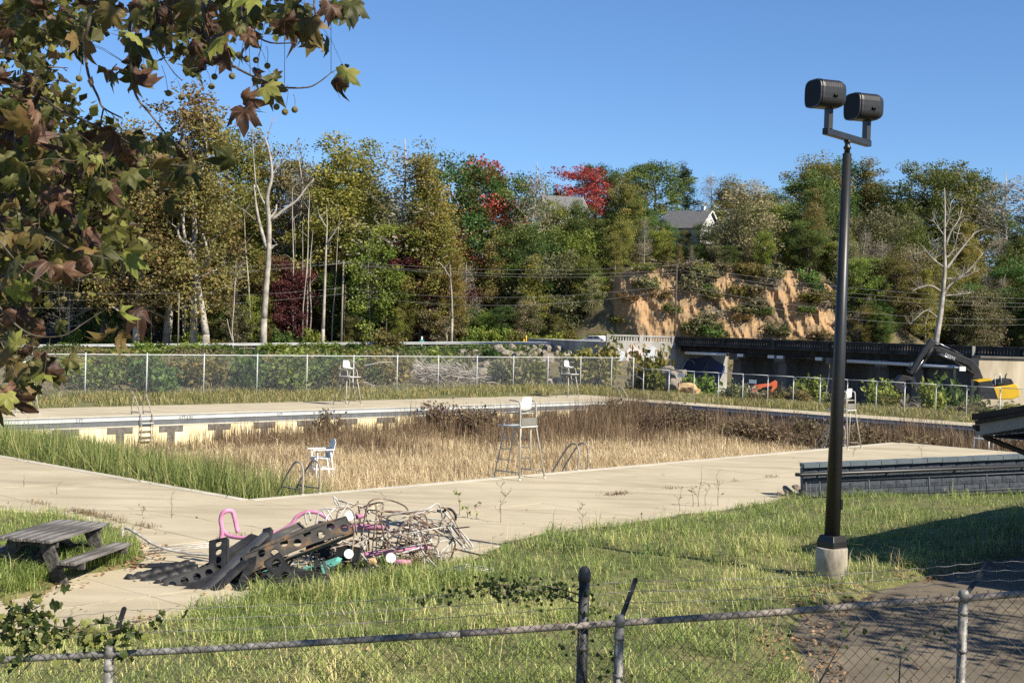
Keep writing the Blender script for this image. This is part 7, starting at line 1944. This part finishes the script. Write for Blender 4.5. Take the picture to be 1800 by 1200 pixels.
# the leaves past the three hundred largest, joined
r = random.Random(91); parts_ = []
for cx_, cy_, rx_, ry_, n in [(25, 200, 45, 60, 16), (60, 280, 60, 50, 22), (40, 360, 60, 50, 24), (110, 330, 60, 40, 14), (30, 450, 50, 50, 24), (20, 540, 35, 50, 16), (20, 630, 35, 45, 14), (70, 660, 40, 25, 8), (300, 15, 70, 22, 16), (420, 15, 70, 22, 18), (520, 25, 50, 28, 12), (600, 15, 40, 14, 6), (120, 20, 60, 25, 12), (20, 60, 40, 50, 14), (210, 280, 60, 35, 14), (300, 290, 50, 25, 8), (150, 420, 50, 30, 10), (470, 130, 30, 15, 3), (340, 60, 40, 30, 7)]:
    for k in range(n):
        kd = r.choices([0, 1, 2, 3], [5, 4.5, 2, .8])[0]; me_ = LMESH[('olive', 'brown', 'tan', 'lime')[kd]][r.randrange(4)]
        parts_.append((kd, me_, inv @ leaf_matrix(PY(r.gauss(cx_, rx_ * .6), r.gauss(cy_, ry_ * .6), r.uniform(7.4, 9.0)), r.uniform(.05, .105), r)))
mb = MB()
for kd, me_, m4 in parts_:
    mb.add([m4 @ v.co for v in me_.vertices], [tuple(p.vertices) for p in me_.polygons], kd, True)
o = mb.build('joined_leaves', [SL[k] for k in ('olive', 'brown', 'tan', 'lime')], SY); o["kind"] = 'stuff'
# seed balls hanging on stalks
M['ball'] = mat('seed_ball', [(.10, .085, .035), (.20, .17, .075)], scale=60, rough=.95, bump=.8, bscale=160)
bmx = bmesh.new(); bmesh.ops.create_icosphere(bmx, subdivisions=2, radius=1); sbm = bpy.data.meshes.new('seed_ball'); bmx.to_mesh(sbm); bmx.free(); sbm.materials.append(M['ball']); sbm.polygons.foreach_set('use_smooth', [True] * len(sbm.polygons))
for px, py in ((518, 193), (501, 197), (486, 188), (470, 116), (434, 104), (450, 106), (420, 97), (408, 134), (385, 101), (377, 135), (372, 152), (327, 93), (252, 118), (139, 138), (76, 60), (177, 4), (296, 164), (319, 171), (305, 229), (322, 253), (268, 342), (321, 341), (106, 330), (120, 331), (94, 322), (245, 290), (27, 630), (55, 640), (5, 680), (45, 685), (112, 526), (104, 528), (136, 519), (535, 27), (523, 24), (110, 98), (65, 420), (30, 365)):
    Y = rl.uniform(6.5, 7.2); p = PY(px, py, Y)
    o = link('seed_ball', sbm, SY); o.matrix_local = inv @ (Matrix.Translation(p) @ Matrix.Diagonal((.0165, .0165, .0165, 1)))
    mb = MB(); t = p + Vector((rl.gauss(0, .02), rl.gauss(0, .02), rl.uniform(.07, .14))); mb.tube([p, p.lerp(t, .6) + Vector((.006, 0, 0)), t], .0012, 4, caps=False); mb.xform(inv); mb.build('seed_stalk', M['twig'], SY)
# leaves deeper in the crown
r = np.random.RandomState(8); Cs = []
for cx_, cy_, rx_, ry_, n in ((40, 70, 60, 60, 420), (60, 190, 70, 40, 420), (50, 290, 80, 60, 900), (170, 285, 70, 45, 520), (60, 390, 80, 60, 1000), (160, 400, 60, 50, 420), (210, 440, 40, 25, 160), (20, 480, 50, 50, 520), (15, 560, 30, 50, 240), (300, 60, 70, 40, 200), (430, 30, 70, 30, 160), (140, 40, 60, 30, 160)):
    for k in range(n): Cs.append(tuple(PY(r.normal(cx_, rx_ * .6), r.normal(cy_, ry_ * .6), r.uniform(10.5, 15.5))))
Cs = np.array(Cs)
V, T, q_ = leaf_quads(Cs, r.uniform(.07, .15, len(Cs)), r.rand(len(Cs)), r, flat=.1, asp=.85)
LM['syc_far'] = leaf_mat('sycamore_inner_leaf', [(.045, .026, .012), (.055, .05, .014), (.095, .095, .022), (.21, .205, .05)], trans=.35)
V = V - np.array([tuple(SY.location)])
o = link('inner_foliage', np_mesh('inner_foliage', V, T, LM['syc_far'], q_), SY); o["kind"] = 'stuff'
# unseen rest of the crown, added overhead to shade the hanging branches
r = np.random.RandomState(12); n = 1500
Cs = np.stack([r.uniform(-3.4, 1.0, n), r.uniform(3.6, 6.2, n), r.uniform(6.7, 8.6, n)], 1); Cs = Cs[fbm(Cs[:, 0] * 1.6, Cs[:, 1] * 1.6 + Cs[:, 2], 3) > .46]
V, T, q_ = leaf_quads(Cs, r.uniform(.12, .22, len(Cs)), r.rand(len(Cs)), r, flat=.2, asp=.9)
o = link('shading_foliage', np_mesh('shading_foliage', V - np.array([tuple(SY.location)]), T, LM['syc_far'], q_), SY); o["kind"] = 'stuff'
limb([(-6.5, 8.0, 8.2), (-4.5, 6.6, 8.0), (-2.0, 5.2, 7.8), (.4, 4.6, 7.7)], .09, .02)
for pts in ([(-60, 60, 12), (40, 110, 12), (120, 120, 12.5)], [(-60, 240, 12), (60, 270, 12), (160, 300, 12.5), (230, 290, 12.5)], [(-60, 380, 12), (80, 400, 12), (200, 430, 12.5)], [(-60, 480, 12), (30, 500, 12), (60, 560, 12)]):
    sbranch(pts, .02, .004)
limb([T0, (-7.5, 11, 6.5), tuple(PY(-60, 60, 12))], .07, .02); limb([(-6.9, 8, 5.0), (-7.5, 11, 5.4), tuple(PY(-60, 240, 12))], .07, .02); limb([(-6.9, 8, 4.4), (-7.5, 11, 4.7), tuple(PY(-60, 380, 12))], .06, .02); limb([(-7, 8, 4.0), (-7.5, 11, 4.3), tuple(PY(-60, 480, 12))], .06, .02)

# ---------------------------------------------------------------- vines on the near fence
VL = {'dark': solid_leaf('vine_leaf_dark', [(.025, .04, .012), (.05, .075, .02), (.09, .11, .03)]), 'light': solid_leaf('vine_leaf_light', [(.13, .15, .035), (.22, .24, .06), (.30, .28, .09)], .4)}
VM = {k: [leaf_mesh('leaf', IVY, VL[k], .5, .2, i + 40) for i in range(3)] for k in VL}
def vine(label, blobs, stems, seed):
    r = random.Random(seed); o = empty('climbing_vine', (PY(*stems[0][0], YF).x, YF, .3), 0, label, 'vine'); iv = Matrix.Translation(-o.location)
    for pts in stems:
        q = spline([PY(x, y, YF + r.uniform(-.03, .12)) for x, y in pts], 5); mb = MB(); mb.tube(q, [.005 - .0035 * i / (len(q) - 1) for i in range(len(q))], 5); mb.xform(iv); mb.build('stem', M['twig'], o)
    for cx_, cy_, rx_, ry_, n, s0, s1, lt in blobs:
        for k in range(n):
            p = PY(r.gauss(cx_, rx_ * .6), r.gauss(cy_, ry_ * .6), YF + r.uniform(-.1, .22)); l = link('leaf', r.choice(VM['light' if r.random() < lt else 'dark']), o); l.matrix_local = iv @ leaf_matrix(p, r.uniform(s0, s1), r, .7)
vine('leafy vine smothering the left end of the near fence and its barbed wire', [(40, 1075, 60, 35, 66, .026, .055, .5), (100, 1105, 70, 35, 66, .026, .055, .45), (160, 1120, 60, 30, 46, .026, .052, .35), (215, 1120, 40, 30, 30, .028, .05, .35), (30, 1140, 40, 25, 36, .026, .046, .3), (20, 1095, 30, 30, 24, .028, .055, .3), (320, 1080, 8, 6, 1, .05, .055, 0), (270, 1090, 40, 22, 8, .024, .04, .1)],
     [[(-40, 1150), (20, 1100), (60, 1050), (90, 1035)], [(-40, 1120), (80, 1100), (180, 1110), (250, 1090), (300, 1070)], [(30, 1190), (90, 1130), (150, 1105), (210, 1075)], [(200, 1190), (195, 1120), (230, 1095)]], 3)
vine('dark leafy vine trailing along the barbed wire left of the black post', [(960, 1035, 60, 20, 120, .014, .028, .08), (880, 1030, 55, 16, 84, .014, .028, .06), (800, 1045, 45, 14, 26, .014, .028, .2), (740, 1050, 40, 16, 14, .018, .03, .3), (930, 1055, 60, 12, 28, .014, .024, .1), (820, 1110, 8, 6, 1, .045, .05, 1), (640, 1180, 6, 4, 1, .03, .035, 1)],
     [[(1020, 1060), (960, 1040), (880, 1028), (800, 1042), (720, 1055)], [(1020, 1045), (950, 1028), (870, 1035)]], 5)
vine('thin vine climbing the black post and the pale post beside it', [(1050, 1070, 26, 16, 18, .016, .03, .15), (1015, 1120, 16, 35, 14, .018, .034, .2), (1085, 1190, 30, 14, 12, .018, .03, .2), (1060, 1150, 20, 25, 8, .016, .028, .2), (980, 1140, 30, 20, 6, .016, .028, .3)], [[(1030, 1200), (1018, 1120), (1040, 1075), (1060, 1065)], [(1100, 1200), (1085, 1150), (1062, 1100)]], 7)
vine('sparse vine shoots woven into the mesh in front of the driveway', [(1500, 1100, 30, 22, 14, .016, .028, .25), (1480, 1120, 20, 14, 8, .016, .026, .2), (1650, 1110, 30, 25, 12, .012, .022, .3), (1580, 1160, 40, 25, 14, .012, .022, .3), (1440, 1150, 20, 25, 8, .014, .026, .3), (1380, 1140, 30, 20, 10, .014, .026, .3)], [[(1440, 1200), (1480, 1130), (1520, 1080), (1538, 1045)], [(1580, 1200), (1590, 1140), (1650, 1100), (1670, 1085)]], 9)

# ================================================================ trees off to the right whose shade falls on the driveway and the fence
def shade_tree(X, Y, H, W, seed, label, per=30):
    tr, cr = tree_proto(seed, H, W, .35, rnd_prof, 18, 70, per, .22, .9, .22, M['bark'], LM['olive'], .03, 4)
    o = empty('shade_tree', (X, Y, gz1(X, Y) - .1), 0, label, 'tree'); link('trunk', tr, o); link('crown', cr, o)
shade_tree(13.6, 12.6, 9.5, 2.6, 201, 'tree beyond the right edge of the driveway casting dappled shade', 26)
shade_tree(6.3, 4.5, 10.5, 2.4, 202, 'tree near the end of the fence casting dappled shade on its rail', 22)
